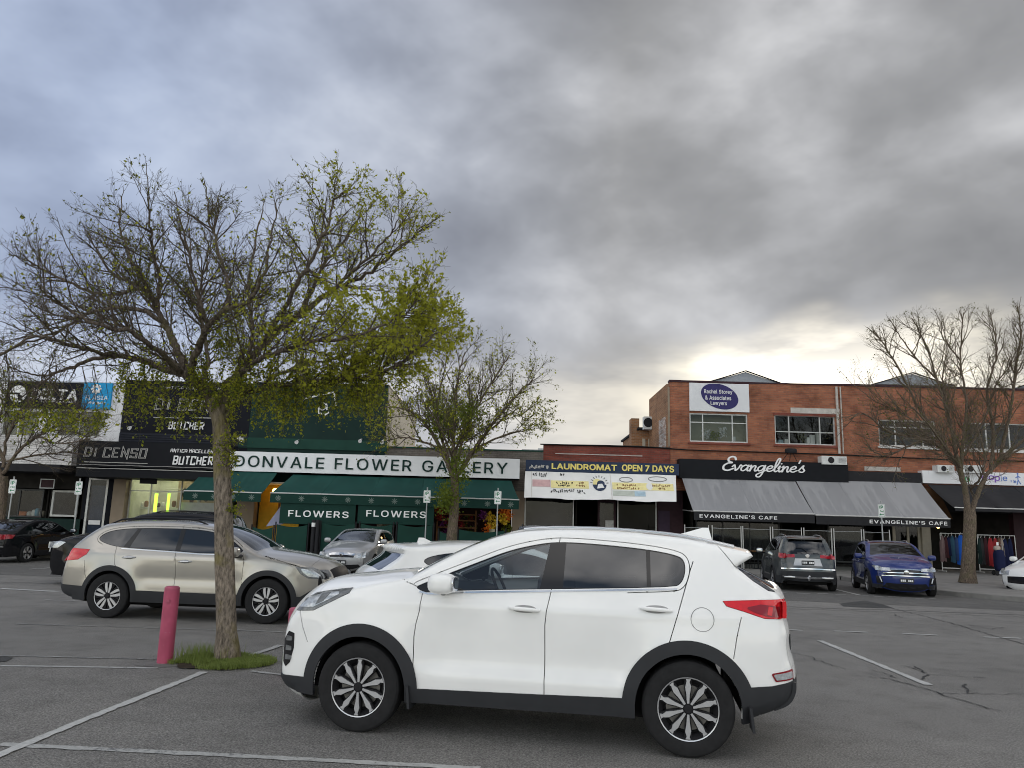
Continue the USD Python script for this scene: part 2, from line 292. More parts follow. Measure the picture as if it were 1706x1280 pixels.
plain('lamp_red', (.50, .008, .012), .14, coat=1.0, vary=.15, scale=20); plain('lamp_red_dim', (.26, .008, .016), .16, coat=1.0, vary=.2, scale=20); plain('lamp_dark_red', (.15, .004, .008), .12, coat=1.0); plain('lamp_amber', (.55, .16, .02), .2); plain('reflector', (.46, .48, .50), .16, .6, vary=.3, scale=30)
plain('lamp_housing', (.16, .165, .17), .25, .5, vary=.3, scale=25); plain('plate_white', (.66, .67, .68), .4); plain('plate_dark', (.012, .014, .016), .4); plain('ink_black', (.012, .012, .013), .6); plain('ink_navy', (.02, .03, .09), .6)

# ---------------------------------------------------------------- car builder
# A car's frame: x runs rearward from the front axle, z up, y across; its side is a height field over (x, z), its top and ends are a strip across it.
def chaikin(p, keep, n=2):
    p = [np.array(q, float) for q in p]; k = list(keep)
    for _ in range(n):
        out, ko = [p[0]], [True]
        for i in range(1, len(p)-1):
            if k[i]: out.append(p[i]); ko.append(True)
            else: out += [p[i]*.75 + p[i-1]*.25, p[i]*.75 + p[i+1]*.25]; ko += [False, False]
        out.append(p[-1]); ko.append(True); p, k = out, ko
    return np.array(p)
def resample(ring, h):
    ring = np.asarray(ring, float); d = np.linalg.norm(np.diff(ring, axis=0), axis=1); out = []
    for i in range(len(ring)-1):
        k = max(1, int(math.ceil(d[i]/h))); out.append(ring[i] + (ring[i+1]-ring[i])*np.arange(k)[:, None]/k)
    return np.vstack(out)
def tri_patch(poly, h, extra=None, hb=None):
    """2-D triangles of a polygon with boundary and inner points"""
    hb = hb or h*.6
    loops = [resample(np.array(r.coords), hb) for r in [poly.exterior, *poly.interiors]]
    b = np.vstack(loops); x0, y0, x1, y1 = poly.bounds
    gx, gy = np.meshgrid(np.arange(x0, x1, h), np.arange(y0, y1, h)); gx[1::2] += h/2
    g = np.stack([gx.ravel(), gy.ravel()], 1)
    if extra is not None and len(extra): g = np.vstack([g, extra])
    inn = poly.buffer(-.0035)
    if not inn.is_empty and len(g):
        g = g[shapely.contains_xy(inn, g[:, 0], g[:, 1])]
        if len(g): d = cKDTree(b).query(g)[0]; g = g[d > .003]
    else: g = g[:0]
    p = np.vstack([b, g]); p = p[np.unique(np.round(p*1e5).astype(int), axis=0, return_index=True)[1]]
    t = Delaunay(p).simplices; c = p[t].mean(1)
    a = np.cross(p[t[:, 1]] - p[t[:, 0]], p[t[:, 2]] - p[t[:, 0]])
    t = np.where((a > 0)[:, None], t, t[:, ::-1]); t = t[(np.abs(a) > 1e-9)]; c = p[t].mean(1)
    return p, t[shapely.contains_xy(poly, c[:, 0], c[:, 1])]
def flange(v, f, n, depth):
    """turns the open edge of a patch inward, so that it has an edge thickness"""
    e = np.sort(np.vstack([f[:, [0, 1]], f[:, [1, 2]], f[:, [2, 0]]]), 1); d = np.vstack([f[:, [0, 1]], f[:, [1, 2]], f[:, [2, 0]]])
    _, inv, cnt = np.unique(e, axis=0, return_inverse=True, return_counts=True)
    b = d[cnt[inv.ravel()] == 1]; u = np.unique(b); ix = np.full(len(v), -1); ix[u] = np.arange(len(u)) + 2*len(u)*0 + len(v) + len(u)
    iy = np.full(len(v), -1); iy[u] = np.arange(len(u)) + len(v)
    v2 = np.vstack([v, v[u], v[u] - n[u]*depth])
    return v2, np.vstack([f, np.stack([iy[b[:, 0]], ix[b[:, 0]], ix[b[:, 1]]], 1), np.stack([iy[b[:, 0]], ix[b[:, 1]], iy[b[:, 1]]], 1)])

def soft(p, n=2):
    p = np.array(p, float)
    for _ in range(n): q = np.roll(p, -1, axis=0); p = np.stack([p*.75 + q*.25, p*.25 + q*.75], 1).reshape(-1, 2)
    return p
def polys(g): return [q for q in getattr(g, 'geoms', [g]) if q.geom_type == 'Polygon' and q.area > 4e-4]
def rnd(p, r): return Polygon(p).buffer(-r, join_style=1).buffer(2*r, join_style=1).buffer(-r) if r else Polygon(p)
def circ(x, z, r): return Point(x, z).buffer(r, 24)

_z = np.linspace(0, 1.2, 241); _q = np.interp(_z, [0, .40, .475, .56, .64, .80, .97, 1.2], [0, .002, .006, .040, .043, .030, .002, 0]); _k = np.hanning(15)/np.hanning(15).sum()
SCULPT = (_z, np.convolve(np.pad(_q, 7, mode='edge'), _k, 'valid'))                           # door skins: hollow above the sill line, full at the shoulder
class CarShape:
    def __init__(s, sil, tags, W, wb, plan, belt=.98, tumble=.45, rounds=None, crowns=None, creases=(), bottom=.26, Rw=.355, arch=.41, h=.05, keep=(), sculpt=1.0):
        s.__dict__.update(locals())
        kp = [i in keep for i in range(len(sil))]
        path = chaikin(sil, kp); path = resample(np.vstack([path, path[-1:]+1e-6]), .012); s.path = path
        s.S = np.concatenate([[0], np.cumsum(np.linalg.norm(np.diff(path, axis=0), axis=1))])
        t = np.gradient(path, axis=0); t /= np.linalg.norm(t, axis=1)[:, None]
        for _ in range(2): t = np.vstack([t[:1], (t[:-2]+t[1:-1]+t[2:])/3, t[-1:]])
        s.N = np.stack([-t[:, 1], t[:, 0]], 1); s.N /= np.linalg.norm(s.N, axis=1)[:, None]          # outward for a path running nose, roof, tail
        s.tree = cKDTree(path); s.tag = {k: s.S[s.tree.query(sil[i])[1]] for k, i in tags.items()}
        s.rr = np.interp(s.S, *zip(*[(s.tag[k], r) for k, r in rounds])); s.cc = np.interp(s.S, *zip(*[(s.tag[k], r) for k, r in crowns]))
        from scipy.interpolate import PchipInterpolator
        s.pl = PchipInterpolator(*zip(*plan))
        s.poly = Polygon(np.vstack([path, [[path[-1][0], bottom], [path[0][0], bottom]]])).buffer(0)
        s.wells = unary_union([circ(0, Rw, arch), circ(wb, Rw, arch), sbox(-arch, -1, arch, Rw), sbox(wb-arch, -1, wb+arch, Rw)])
        s.Ye = s.Y(path[:, 0], path[:, 1])
        k = np.ones(9)/9; s.Ye = np.convolve(np.pad(s.Ye, 4, mode='edge'), k, 'valid')
    def Y(s, x, z):
        x, z = np.asarray(x, float), np.asarray(z, float)
        y = s.W*s.pl(np.clip(x, s.plan[0][0], s.plan[-1][0]))
        u = (z - s.belt)/.07; y = y - s.tumble*.07*np.logaddexp(0, u)                                 # tumblehome above the belt
        y = y - .03*np.clip((.55 - z)/.30, 0, 1.5)**2 - .008*np.clip((z-.8)/.25, 0, 1)
        q = np.interp(z/s.belt, *SCULPT)*s.sculpt*np.clip((x - .40)/.30, 0, 1)*np.clip((s.wb - .30 - x)/.30, 0, 1); y = y - q
        for zc, a, w, xa, xb in s.creases:
            zz = zc(x) if callable(zc) else zc
            y = y + a*np.exp(-((z - zz)/w)**2)*np.clip((x-xa)/.25, 0, 1)*np.clip((xb-x)/.25, 0, 1)
        for cx in (0, s.wb):
            rho = np.hypot(x-cx, z-s.Rw); y = y + .022*np.exp(-np.clip((rho-s.arch)/.10, 0, 9)**2)*(z < s.belt+.2)
        d, i = s.tree.query(np.stack([np.ravel(x), np.ravel(z)], 1)); r = s.rr[i].reshape(x.shape); d = d.reshape(x.shape)
        q = np.clip(1 - d/r, 0, 1); return y - r*(1 - np.sqrt(np.maximum(0, 1 - q*q)))
    def rings(s, h):
        o = []
        for d in (.003, .009, .02, .036, .056, .08):
            o.append(s.path[::max(1, int(h*.8/.012))] - s.N[::max(1, int(h*.8/.012))]*d)
        return np.vstack(o)
    def side(s, poly, side=-1, off=0.0, h=None, depth=.014):
        """a patch of the flank: side -1 is the car's left"""
        h = h or s.h; V, Fc, k = [], [], 0
        for g in polys(poly):
            p, t = tri_patch(g, h, s.rings(h) if off < .02 else None)
            y = s.Y(p[:, 0], p[:, 1]); e = 2e-3
            gx = (s.Y(p[:, 0]+e, p[:, 1]) - s.Y(p[:, 0]-e, p[:, 1]))/(2*e); gz = (s.Y(p[:, 0], p[:, 1]+e) - s.Y(p[:, 0], p[:, 1]-e))/(2*e)
            n = np.stack([-np.clip(gx, -3, 3), np.ones(len(p)), -np.clip(gz, -3, 3)], 1); n /= np.linalg.norm(n, axis=1)[:, None]
            v = np.stack([p[:, 0], y, p[:, 1]], 1) + n*off
            v, f = flange(v, t[:, ::-1], n, depth)
            if side < 0: v = v*[1, -1, 1]; f = f[:, ::-1]
            V.append(v); Fc.append(f + k); k += len(v)
        return trimesh.Trimesh(np.vstack(V), np.vstack(Fc), process=False)
    def at(s, S_, y):
        i = lambda a: np.interp(S_, s.S, a)
        Ye = i(s.Ye); q = np.clip(np.abs(y)/np.maximum(Ye, .05), 0, 1); c = i(s.cc)*(1 - q**2.6)
        n = np.stack([i(s.N[:, 0]), i(s.N[:, 1])], 1); n /= np.linalg.norm(n, axis=1)[:, None]
        return np.stack([i(s.path[:, 0]) + n[:, 0]*c, y, i(s.path[:, 1]) + n[:, 1]*c], 1), np.stack([n[:, 0], 0*y, n[:, 1]], 1)
    def band(s, a, b, m=0.0, r=0.0, w=None):
        """polygon in (s, y) between two path lengths, kept m inside the car's edges"""
        q = np.linspace(a, b, max(3, int((b-a)/.03)+1)); e = np.interp(q, s.S, s.Ye) - m
        if w is not None: e = np.minimum(e, w)
        p = Polygon(np.vstack([np.stack([q, e], 1), np.stack([q, -e], 1)[::-1]])).buffer(0)
        return p.buffer(-r).buffer(r) if r else p
    def across(s, poly, off=0.0, h=None, depth=.012):
        h = h or s.h; V, Fc, k = [], [], 0
        for g in polys(poly):
            ex = []
            for d in (.006, .02, .045):
                q = np.arange(g.bounds[0], g.bounds[2], h*.8); e = np.interp(q, s.S, s.Ye) - d; ex += [np.stack([q, e], 1), np.stack([q, -e], 1)]
            p, t = tri_patch(g, h, np.vstack(ex)); v, n = s.at(p[:, 0], p[:, 1]); v = v + n*off
            v, f = flange(v, t[:, ::-1], n, depth); V.append(v); Fc.append(f + k); k += len(v)
        return trimesh.Trimesh(np.vstack(V), np.vstack(Fc), process=False)
    def level(s, pts, end, scale=1.0):
        """(height, y) points on the nose or the tail -> polygon in (s, y)"""
        a, b = (0, s.tag['hood']) if end == 'front' else (s.tag['tail'], s.S[-1])
        k = (s.S >= a) & (s.S <= b); z, S_ = s.path[k, 1], s.S[k]
        if end == 'front': z = np.maximum.accumulate(z)
        else: z = np.minimum.accumulate(z); z, S_ = z[::-1], S_[::-1]
        z = z + np.arange(len(z))*1e-7
        p = Polygon([(np.interp(q[0], z, S_), q[1]) for q in resample(np.vstack([pts, pts[:1]]), .04)]).buffer(0); return p

WHEELS = {}
def wheel_parts(Rw, width, rim, style):
    key = (Rw, width, rim, style)
    if key in WHEELS: return WHEELS[key]
    w = width/2; n = 40
    tyre = MB().lathe([(rim-.012, -w*.80), (rim+.006, -w*.92), (rim+.03, -w), (Rw-.05, -w*1.02), (Rw-.022, -w*.96), (Rw-.006, -w*.82), (Rw, -w*.6), (Rw, -w*.34), (Rw-.008, -w*.33), (Rw-.008, -w*.27), (Rw, -w*.26), (Rw, w*.26), (Rw-.008, w*.27), (Rw-.008, w*.33), (Rw, w*.34), (Rw, w*.6),
        (Rw-.02, w*.9), (Rw-.06, w), (rim, w*.9), (rim-.012, w*.8)], n, axis='y')
    barrel = MB().lathe([(rim-.008, w*.8), (rim-.03, w*.3), (rim-.04, -w*.3), (rim-.02, -w*.62), (rim-.010, -w*.84)], n, axis='y').lathe([(0.001, w*.05), (rim-.03, w*.05)], n, axis='y')
    lip = MB().lathe([(rim-.008, -w*.80), (rim-.006, -w*.90), (rim+.001, -w*.92), (rim+.005, -w*.86)], n, axis='y')
    face, back = MB(), MB(); R = rim - .012
    def spoke(poly, ang, y0, y1, mb):
        mb.prism(affinity.rotate(Polygon(poly), ang, origin=(0, 0), use_radians=True), y0, y1)
    if style == 'ten':
        for i in range(10):
            a = i/10*2*math.pi + .31
            spoke([(.04, -.008), (R*.5, -.014), (R*.76, -.024), (R*.90, -.012), (R*1.0, -.022), (R*1.0, .016), (R*.92, .010), (R*.72, .021), (R*.5, .013), (.04, .008)], a, -w*.84, -w*.70, face)
            spoke([(.04, -.012), (R*.6, -.027), (R*.99, -.030), (R*.99, .026), (R*.6, .027), (.04, .012)], a, -w*.70, -w*.35, back)
    elif style == 'fan':
        for i in range(10):
            a = i/10*2*math.pi
            spoke([(.05, -.012), (R*.7, -.034), (R*1.0, -.050), (R*1.0, -.006), (R*.7, .010), (.05, .010)] if i % 2 else [(.05, -.012), (R*.7, -.010), (R*1.0, .006), (R*1.0, .050), (R*.7, .034), (.05, .012)], a, -w*.84, -w*.70, face)
            spoke([(.04, -.016), (R*.99, -.05), (R*.99, .05), (.04, .016)], a, -w*.70, -w*.4, back)
    else:
        for i in range(5):
            a = i/5*2*math.pi + .3
            for o in (-.13, .13): spoke([(.05, -.014), (R*.6, -.018), (R*1.0, -.030), (R*1.0, .030), (R*.6, .018), (.05, .014)], a + o, -w*.84, -w*.62, face)
    back.lathe([(.001, -w*.78), (.062, -w*.78), (.068, -w*.4)], 20, axis='y')
    hub = MB().lathe([(.001, -w*.90), (.026, -w*.90), (.031, -w*.86), (.033, -w*.72)], 18, axis='y')
    for i in range(5): a = i/5*2*math.pi + .31 + .314; hub.lathe([(.0005, -w*.85), (.009, -w*.85), (.010, -w*.6)], 8, (.056*math.cos(a), 0, .056*math.sin(a)), axis='y')
    disc = MB().lathe([(.001, -w*.16), (rim*.72, -w*.16), (rim*.72, -w*.02), (.001, -w*.02)], 30, axis='y')
    WHEELS[key] = [(q.mesh(), nm, mt, sm) for q, nm, mt, sm in ((tyre, 'wheel', 'rubber', 25), (barrel, 'wheel_barrel', 'alloy_dark', 30), (back, 'spoke_backs', 'alloy_dark', False), (face, 'rim', 'alloy', False), (lip, 'rim_edge', 'alloy', 30), (hub, 'hub', 'alloy_dark', 30), (disc, 'brake_disc', 'disc_steel', 30))]
    return WHEELS[key]
def put_wheels(t, sh, yc, width, rim, style):
    for x in (0, sh.wb):
        for sd_ in (-1, 1):
            first = None
            for i, (mesh, nm, mt, sm) in enumerate(wheel_parts(sh.Rw, width, rim, style)):
                q = mesh.copy()
                if sd_ > 0: q.apply_transform(trimesh.transformations.rotation_matrix(math.pi, [0, 0, 1]))
                q.apply_translation([x, sd_*yc, sh.Rw])
                p = obj(nm, q, mt, first if i else t, smooth=sm); first = first or p

def capsule_mesh(pts, radii):
    import manifold3d as m3
    return m3.Manifold.batch_hull([m3.Manifold.sphere(r, 20).translate(list(map(float, p))) for p, r in zip(pts, radii)])
def blob(a, b, c, e=2.6, loc=(0, 0, 0), n=3):
    """rounded box-like ellipsoid"""
    t = trimesh.creation.icosphere(n); v = t.vertices; k = (np.abs(v)**e).sum(1)**(1/e); t.vertices = v/k[:, None]*[a, b, c] + np.array(loc); return t

def car(name, label, sh, loc, rot, paint, doors, dlo, glass, cuts, lights=(), ends=(), clad=None, wheels=None, rails=False, tint='car_glass_tinted', glass_front='car_glass', group=None, seats=False, handles=(), mirror=None, shutw=.0035, side_extra=None, black_roof=False, extra=None):
    """doors: [(x limit, part name)] used to name the flank pieces; glass: [(name, polygon, material)]; cuts: polylines along which panels part"""
    t = thing(name, label, 'car', loc, rot, group)
    flank = sh.poly.difference(sh.wells).difference(sbox(-9, -1, 99, sh.bottom + .01))
    lamps = [(nm, Polygon(p), mt) for nm, p, mt in lights]
    hole = unary_union([Polygon(dlo)] + [p.buffer(.003) for _, p, _ in lamps])
    pan = flank.difference(hole)
    for c in cuts: pan = pan.difference(LineString(c).buffer(shutw, cap_style=2))
    band_ = None
    if clad:                                                              # dark plastic round the arches, along the sill and on the bumper corners
        band_ = unary_union([circ(x, sh.Rw, clad['r']) for x in (0, sh.wb)] + [Polygon(p) for p in clad['low']]).intersection(flank)
        pan = pan.difference(band_.buffer(-.004))
    names = sorted(doors)
    groups = {}
    for g in polys(pan):
        c = g.representative_point()
        if c.y > sh.belt + .16 and g.area < .12: nm = 'door_frame'
        else: nm = next((n_ for lim, n_ in names if g.centroid.x < lim), names[-1][1])
        groups.setdefault(nm, []).append(g)
    for sd_ in (-1, 1):
        body = {}
        for nm, gs in groups.items(): body[nm] = obj(nm, sh.side(MultiPolygon(gs), sd_), paint, t, smooth=32)
        if band_ is not None: obj('cladding', sh.side(band_, sd_, .014, depth=.03), 'black_plastic', t, smooth=32)
        obj('window_surround', sh.side(Polygon(dlo).buffer(.004).difference(unary_union([Polygon(p).buffer(-.004) for _, p, _ in glass])), sd_, -.004), 'gloss_black', t, smooth=32)
        for nm, p, mt in glass: obj(nm, sh.side(Polygon(p), sd_, -.006, depth=.004), mt, t, smooth=32)
        for nm, p, mt in lamps: obj(nm, sh.side(p, sd_, .004), mt, t, smooth=32)
        for hx, hz, hl in handles:
            y = float(sh.Y(hx, hz))*sd_; d = .028*sd_
            obj('door_handle', capsule_mesh([(hx-hl/2, y+d*.2, hz+.006), (hx-hl*.3, y+d, hz+.004), (hx+hl*.3, y+d, hz-.002), (hx+hl/2, y+d*.2, hz-.006)], [.012, .016, .016, .012]), 'chrome' if paint == 'paint_beige' else paint, t, smooth=40)
            obj('handle_recess', sh.side(affinity.scale(Point(hx, hz).buffer(1, 12), hl*.42, .030), sd_, .0015, depth=.002), 'inner_dark' if paint in ('paint_black', 'paint_navy') else 'handle_shade', t, smooth=32)  # flat dark ellipse painted for the shade in the grip recess
        if mirror:
            mx, mz = mirror[:2]; y = (sh.W*1.0 - .04)*sd_
            hd = obj('mirror', blob(mirror[3] if len(mirror) > 3 else .075, .115, .082, 3.0, (mx, y + .165*sd_, mz)), mirror[2] if len(mirror) > 2 else paint, t, smooth=40)
            obj('mirror_base', capsule_mesh([(mx-.05, y-.02*sd_, mz-.07), (mx, y+.12*sd_, mz-.065)], [.030, .034]), 'gloss_black', hd, smooth=40)
            obj('mirror_glass', blob(.012, .10, .062, 3.2, (mx + (mirror[3] if len(mirror) > 3 else .075) - .004, y + .165*sd_, mz)), 'chrome', hd, smooth=40)
        if side_extra: side_extra(t, sd_, body)
    # the strip across: nose, bonnet, windscreen, roof, rear window, tail
    T = sh.tag; cov = []
    wind = sh.band(T['cowl']+.015, T['roof']-.02, .045, .06); rear = sh.band(T['rear_top']+.01, T['rear_low'], .07, .06)
    cov += [wind, rear]
    obj('windscreen', sh.across(wind, -.004, depth=.004), glass_front, t, smooth=32); obj('rear_window', sh.across(rear, -.004, depth=.004), tint, t, smooth=32)
    for nm, end, pts, mt, off, par in ends:
        p = sh.level(pts, end); cov.append(p.buffer(.002))
        obj(nm, sh.across(p, off, depth=.03), mt, t, smooth=32)
    cov = unary_union(cov); full = [('front_bumper', 0, T['hood']), ('bonnet', T['hood'], T['cowl']), ('windscreen_frame', T['cowl'], T['roof']), ('roof', T['roof'], T['rear_top']), ('tailgate', T['rear_top'], T['bumper']), ('rear_bumper', T['bumper'], sh.S[-1])]
    for nm, a, b in full:
        g = sh.band(a + .002, b - .002).difference(cov)
        if polys(g): obj(nm, sh.across(g), 'gloss_black' if (nm == 'roof' and black_roof) or (nm == 'windscreen_frame' and black_roof) else paint, t, smooth=32)
    # underbody, floor and cabin
    tub = sh.poly.buffer(-.06).intersection(sbox(-9, sh.bottom, 99, sh.belt - .10)).difference(sh.wells.buffer(.01))
    u = MB().prism(tub, -sh.W + .17, sh.W - .17); u.box(sh.path[0][0]+.2, sh.path[-1][0]-.2, -sh.W+.34, sh.W-.34, .20, .55)
    obj('underbody', u, 'inner_dark', t)
    xs = T['cowl']; cx = float(np.interp(xs, sh.S, sh.path[:, 0]))
    c = MB()
    for sx in (cx + .95, cx + 1.78):
        for yy in (-.36, .36):
            c.tm(blob(.13, .24, .34, 4, (sx + .22, yy, sh.belt - .04), 2)); c.tm(blob(.05, .13, .10, 3, (sx + .29, yy, sh.belt + .36), 2)); c.tm(blob(.28, .25, .09, 4, (sx, yy, sh.belt - .30), 2))
    obj('seats', c, 'cloth_seat', t, smooth=40)
    d = MB().tm(blob(.30, sh.W-.22, .10, 4, (cx + .22, 0, sh.belt + .02), 2)); obj('dashboard', d, 'inner_dark', t, smooth=40)
    ring = trimesh.creation.torus(.18, .015, 24, 8); ring.apply_transform(trimesh.transformations.rotation_matrix(math.radians(65), [0, 1, 0])); ring.apply_translation([cx + .56, .36, sh.belt + .08]); obj('steering_wheel', ring, 'inner_dark', t, smooth=40)
    if wheels: put_wheels(t, sh, *wheels)
    if rails:
        for sd_ in (-1, 1):
            a, b = T['roof'] + .15, T['rear_top'] - .10; q = np.linspace(a, b, 10); P, _ = sh.at(q, np.interp(q, sh.S, sh.Ye)*sd_*.93)
            P[1:-1, 2] += .045; P[0, 2] -= .005; P[-1, 2] -= .005
            obj('roof_rail', MB().tube(P, [.012] + [.016]*8 + [.012], 8), rails, t, smooth=50)
    if extra: extra(t, sh)
    return t
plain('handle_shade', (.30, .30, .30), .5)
def plate(t, sh, end, z, w=.37, h=.13, dark=True, y=0.0):
    p = sh.level([(z-h/2, y-w/2), (z+h/2, y-w/2), (z+h/2, y+w/2), (z-h/2, y+w/2)], end); a, b, c, d = p.bounds
    ctr, n = sh.at(np.array([(a+c)/2]), np.array([y])); ctr, n = ctr[0], n[0]; sg = -1 if end == 'front' else 1
    ctr = ctr + np.array([sg*.022, 0, 0]); q = MB().box(ctr[0]-.006, ctr[0]+.006, y-w/2, y+w/2, z-h/2, z+h/2)
    o = obj('number_plate', q, 'plate_dark' if dark else 'plate_white', t); k = MB()
    for i, wd in enumerate((.030, .044, .046, .0, .044, .046, .040)):                  # blurred characters
        if wd: yy = y - w*.40 + i*w*.135; k.box(ctr[0]+sg*.0065, ctr[0]+sg*.009, yy-wd*.42, yy+wd*.42, z-h*.22, z+h*.22)
    obj('plate_characters', k, 'plate_white' if dark else 'ink_navy', o)

# ---------------------------------------------------------------- the cars
def slab(dlo, a=None, b=None):
    """the piece of a window opening between two slanted lines, each (x at the top, x at the bottom, z top, z bottom)"""
    g = Polygon(dlo)
    def half(l, sgn):
        xt, xb, zt, zb = l; m_ = (xt-xb)/(zt-zb); X = lambda z: xb + m_*(z-zb)
        return Polygon([(X(0), 0), (X(3), 3), (X(3)+sgn*9, 3), (X(0)+sgn*9, 0)])
    if a: g = g.intersection(half(a, 1))
    if b: g = g.intersection(half(b, -1))
    g = g.buffer(-.012).buffer(.008); return max(polys(g), key=lambda q: q.area)
def above(dlo, d, zmin):
    r = np.array(Polygon(dlo).buffer(d, join_style=1).exterior.coords)[:-1]; i = int(np.argmin(r[:, 1])); r = np.roll(r, -i, axis=0)
    k = r[:, 1] > zmin; idx = np.nonzero(k)[0]; return r[idx[0]:idx[-1]+1]
def sym(pts): return [[(z, y) for z, y in pts], [(z, -y) for z, y in pts]]

# white sport utility vehicle, nearest
SIL = [(-.62,.262),(-.72,.285),(-.776,.341),(-.792,.392),(-.790,.515),(-.786,.639),(-.766,.79),(-.717,.88),(-.655,.95),(-.579,1.02),(-.478,1.075),(-.288,1.112),(-.158,1.133),(.055,1.186),(.278,1.225),(.371,1.246),(.544,1.352),(.723,1.450),(.874,1.524),(1.037,1.592),(1.182,1.634),(1.339,1.663),(1.596,1.683),(2.022,1.684),(2.359,1.668),(2.653,1.645),(2.907,1.597),(3.083,1.563),(3.205,1.537),(3.225,1.512),(3.074,1.422),(3.239,1.322),(3.383,1.235),(3.41,1.222),(3.441,1.172),(3.430,1.037),(3.450,.956),(3.457,.916),(3.445,.86),(3.452,.756),(3.483,.67),(3.491,.583),(3.490,.501),(3.448,.416),(3.359,.370),(3.15,.30)]
SP = CarShape(SIL, dict(start=0, hood=10, cowl=15, roof=20, mid=23, spo=29, rear_top=30, rear_low=32, tail=33, bumper=40, end=45), .925, 2.67,
    [(-1, .70), (-.79, .82), (-.55, .91), (-.25, .965), (.3, .99), (1.3, 1), (2.5, .995), (2.9, .975), (3.2, .93), (3.5, .83), (3.7, .7)], belt=1.04, tumble=.47,
    rounds=[('start', .10), ('hood', .075), ('cowl', .05), ('roof', .06), ('mid', .07), ('spo', .04), ('rear_top', .05), ('rear_low', .06), ('tail', .07), ('end', .11)],
    crowns=[('start', .20), ('hood', .13), ('cowl', .07), ('roof', .035), ('mid', .02), ('rear_top', .03), ('rear_low', .06), ('tail', .08), ('end', .10)],
    creases=[(1.045, .012, .035, -.3, 3.3), (.485, .006, .04, .45, 2.3)], bottom=.255, Rw=.355, arch=.405, h=.036, keep=(28, 29, 30))
SDLO = [(.425,1.172),(.505,1.135),(.56,1.133),(.787,1.158),(1.494,1.196),(1.583,1.200),(2.576,1.251),(2.639,1.286),(2.672,1.37),(2.668,1.461),(2.615,1.504),(2.358,1.546),(1.913,1.577),(1.629,1.583),(1.463,1.563),(1.209,1.502),(.965,1.403),(.703,1.295),(.479,1.200)]
SDLO = soft(SDLO)
sg = [('front_window', slab(SDLO, (.74, .70, 1.32, 1.14), (1.560, 1.498, 1.568, 1.205)), 'car_glass'), ('rear_window_pane', slab(SDLO, (1.679, 1.672, 1.572, 1.212), (2.361, 2.369, 1.544, 1.239)), 'car_glass_tinted'), ('quarter_window', slab(SDLO, (2.378, 2.386, 1.544, 1.239)), 'car_glass_tinted')]
def sp_side(t, s_, body):
    q = np.linspace(.47, 2.60, 30); zz = np.interp(q, [.47, .56, .787, 1.494, 2.60], [1.145, 1.127, 1.150, 1.188, 1.246])
    obj('window_trim', SP.side(Polygon(list(zip(q, zz)) + list(zip(q, zz - .014))[::-1]), s_, .006), 'chrome', t, smooth=32)
    obj('fuel_flap', SP.side(Point(2.79, 1.020).buffer(.090, 24).difference(Point(2.79, 1.020).buffer(.0868, 24)), s_, .0015, depth=.002), 'inner_dark', body.get('rear_quarter', t), smooth=32)
    f = obj('fog_lamp_bezel', SP.side(rnd([(-.700,.757),(-.640,.742),(-.636,.62),(-.668,.500),(-.712,.460),(-.745,.50),(-.752,.68)], .01), s_, .005), 'gloss_black', t, smooth=32)
    for zc in (.70, .62, .545): obj('fog_lamp', SP.side(rnd([(-.715, zc-.024), (-.655, zc-.020), (-.655, zc+.012), (-.715, zc+.02)], .006), s_, .012), 'lamp_housing', f, smooth=32)
    obj('headlamp_lens', SP.side(rnd([(-.640,.955),(-.55,1.045),(-.43,1.085),(-.20,1.108),(-.33,1.040),(-.47,.972)], .012), s_, .008), 'reflector', t, smooth=32)
    obj('headlamp_strip', SP.side(Polygon([(-.41, 1.078), (-.33, 1.09), (-.38, 1.025), (-.45, .995)]), s_, .012), 'lamp_housing', t, smooth=32)
    obj('tail_lamp_inner', SP.side(rnd([(3.12,1.118),(3.20,1.082),(3.30,1.054),(3.385,1.052),(3.395,1.13),(3.25,1.145)], .01), s_, .0075), 'lamp_dark_red', t, smooth=32)
    obj('tail_lamp_reflector', SP.side(Polygon([(3.29,1.068),(3.325,1.062),(3.34,1.125),(3.305,1.13)]), s_, .010), 'lamp_red', t, smooth=32)
    obj('bumper_reflector', SP.side(rnd([(3.302,.636),(3.478,.668),(3.480,.592),(3.335,.576)], .012), s_, .006), 'lamp_dark_red', t, smooth=32)
    obj('reflector_lens', SP.side(rnd([(3.318,.628),(3.468,.652),(3.468,.603),(3.342,.588)], .008), s_, .010), 'reflector', t, smooth=32)
    y = (SP.W-.06)*s_
    for xm, w_ in ((.445, .02), (3.14, .02)): obj('mud_flap', MB().hexa([(xm, y-.11, .225), (xm+w_, y-.11, .225), (xm+w_, y+.09, .225), (xm, y+.09, .225), (xm-.02, y-.11, .40), (xm+w_-.02, y-.11, .40), (xm+w_-.02, y+.09, .40), (xm-.02, y+.09, .40)]), 'black_plastic', t)
def sp_extra(t, sh):
    fin = MB().hexa([(2.60, -.035, 1.655), (2.95, -.03, 1.60), (2.95, .03, 1.60), (2.60, .035, 1.655), (2.86, -.008, 1.735), (2.915, -.006, 1.735), (2.915, .006, 1.735), (2.86, .008, 1.735)])
    obj('roof_antenna', fin, 'paint_white', t)
    x0, x1 = 1.25, 2.95
    for s_ in (-1, 1):
        q = np.linspace(sh.tag['roof']+.12, sh.tag['rear_top']-.34, 14); P, _ = sh.at(q, np.interp(q, sh.S, sh.Ye)*s_*.95); P[:, 2] += .018
        obj('roof_rail', MB().tube(P, .014, 8), 'chrome', t, smooth=50)
    obj('wiper', MB().tube([(.44, -.55, 1.30), (.50, 0, 1.365), (.52, .35, 1.37)], .01, 6), 'black_plastic', t)
    plate(t, sh, 'rear', .80)
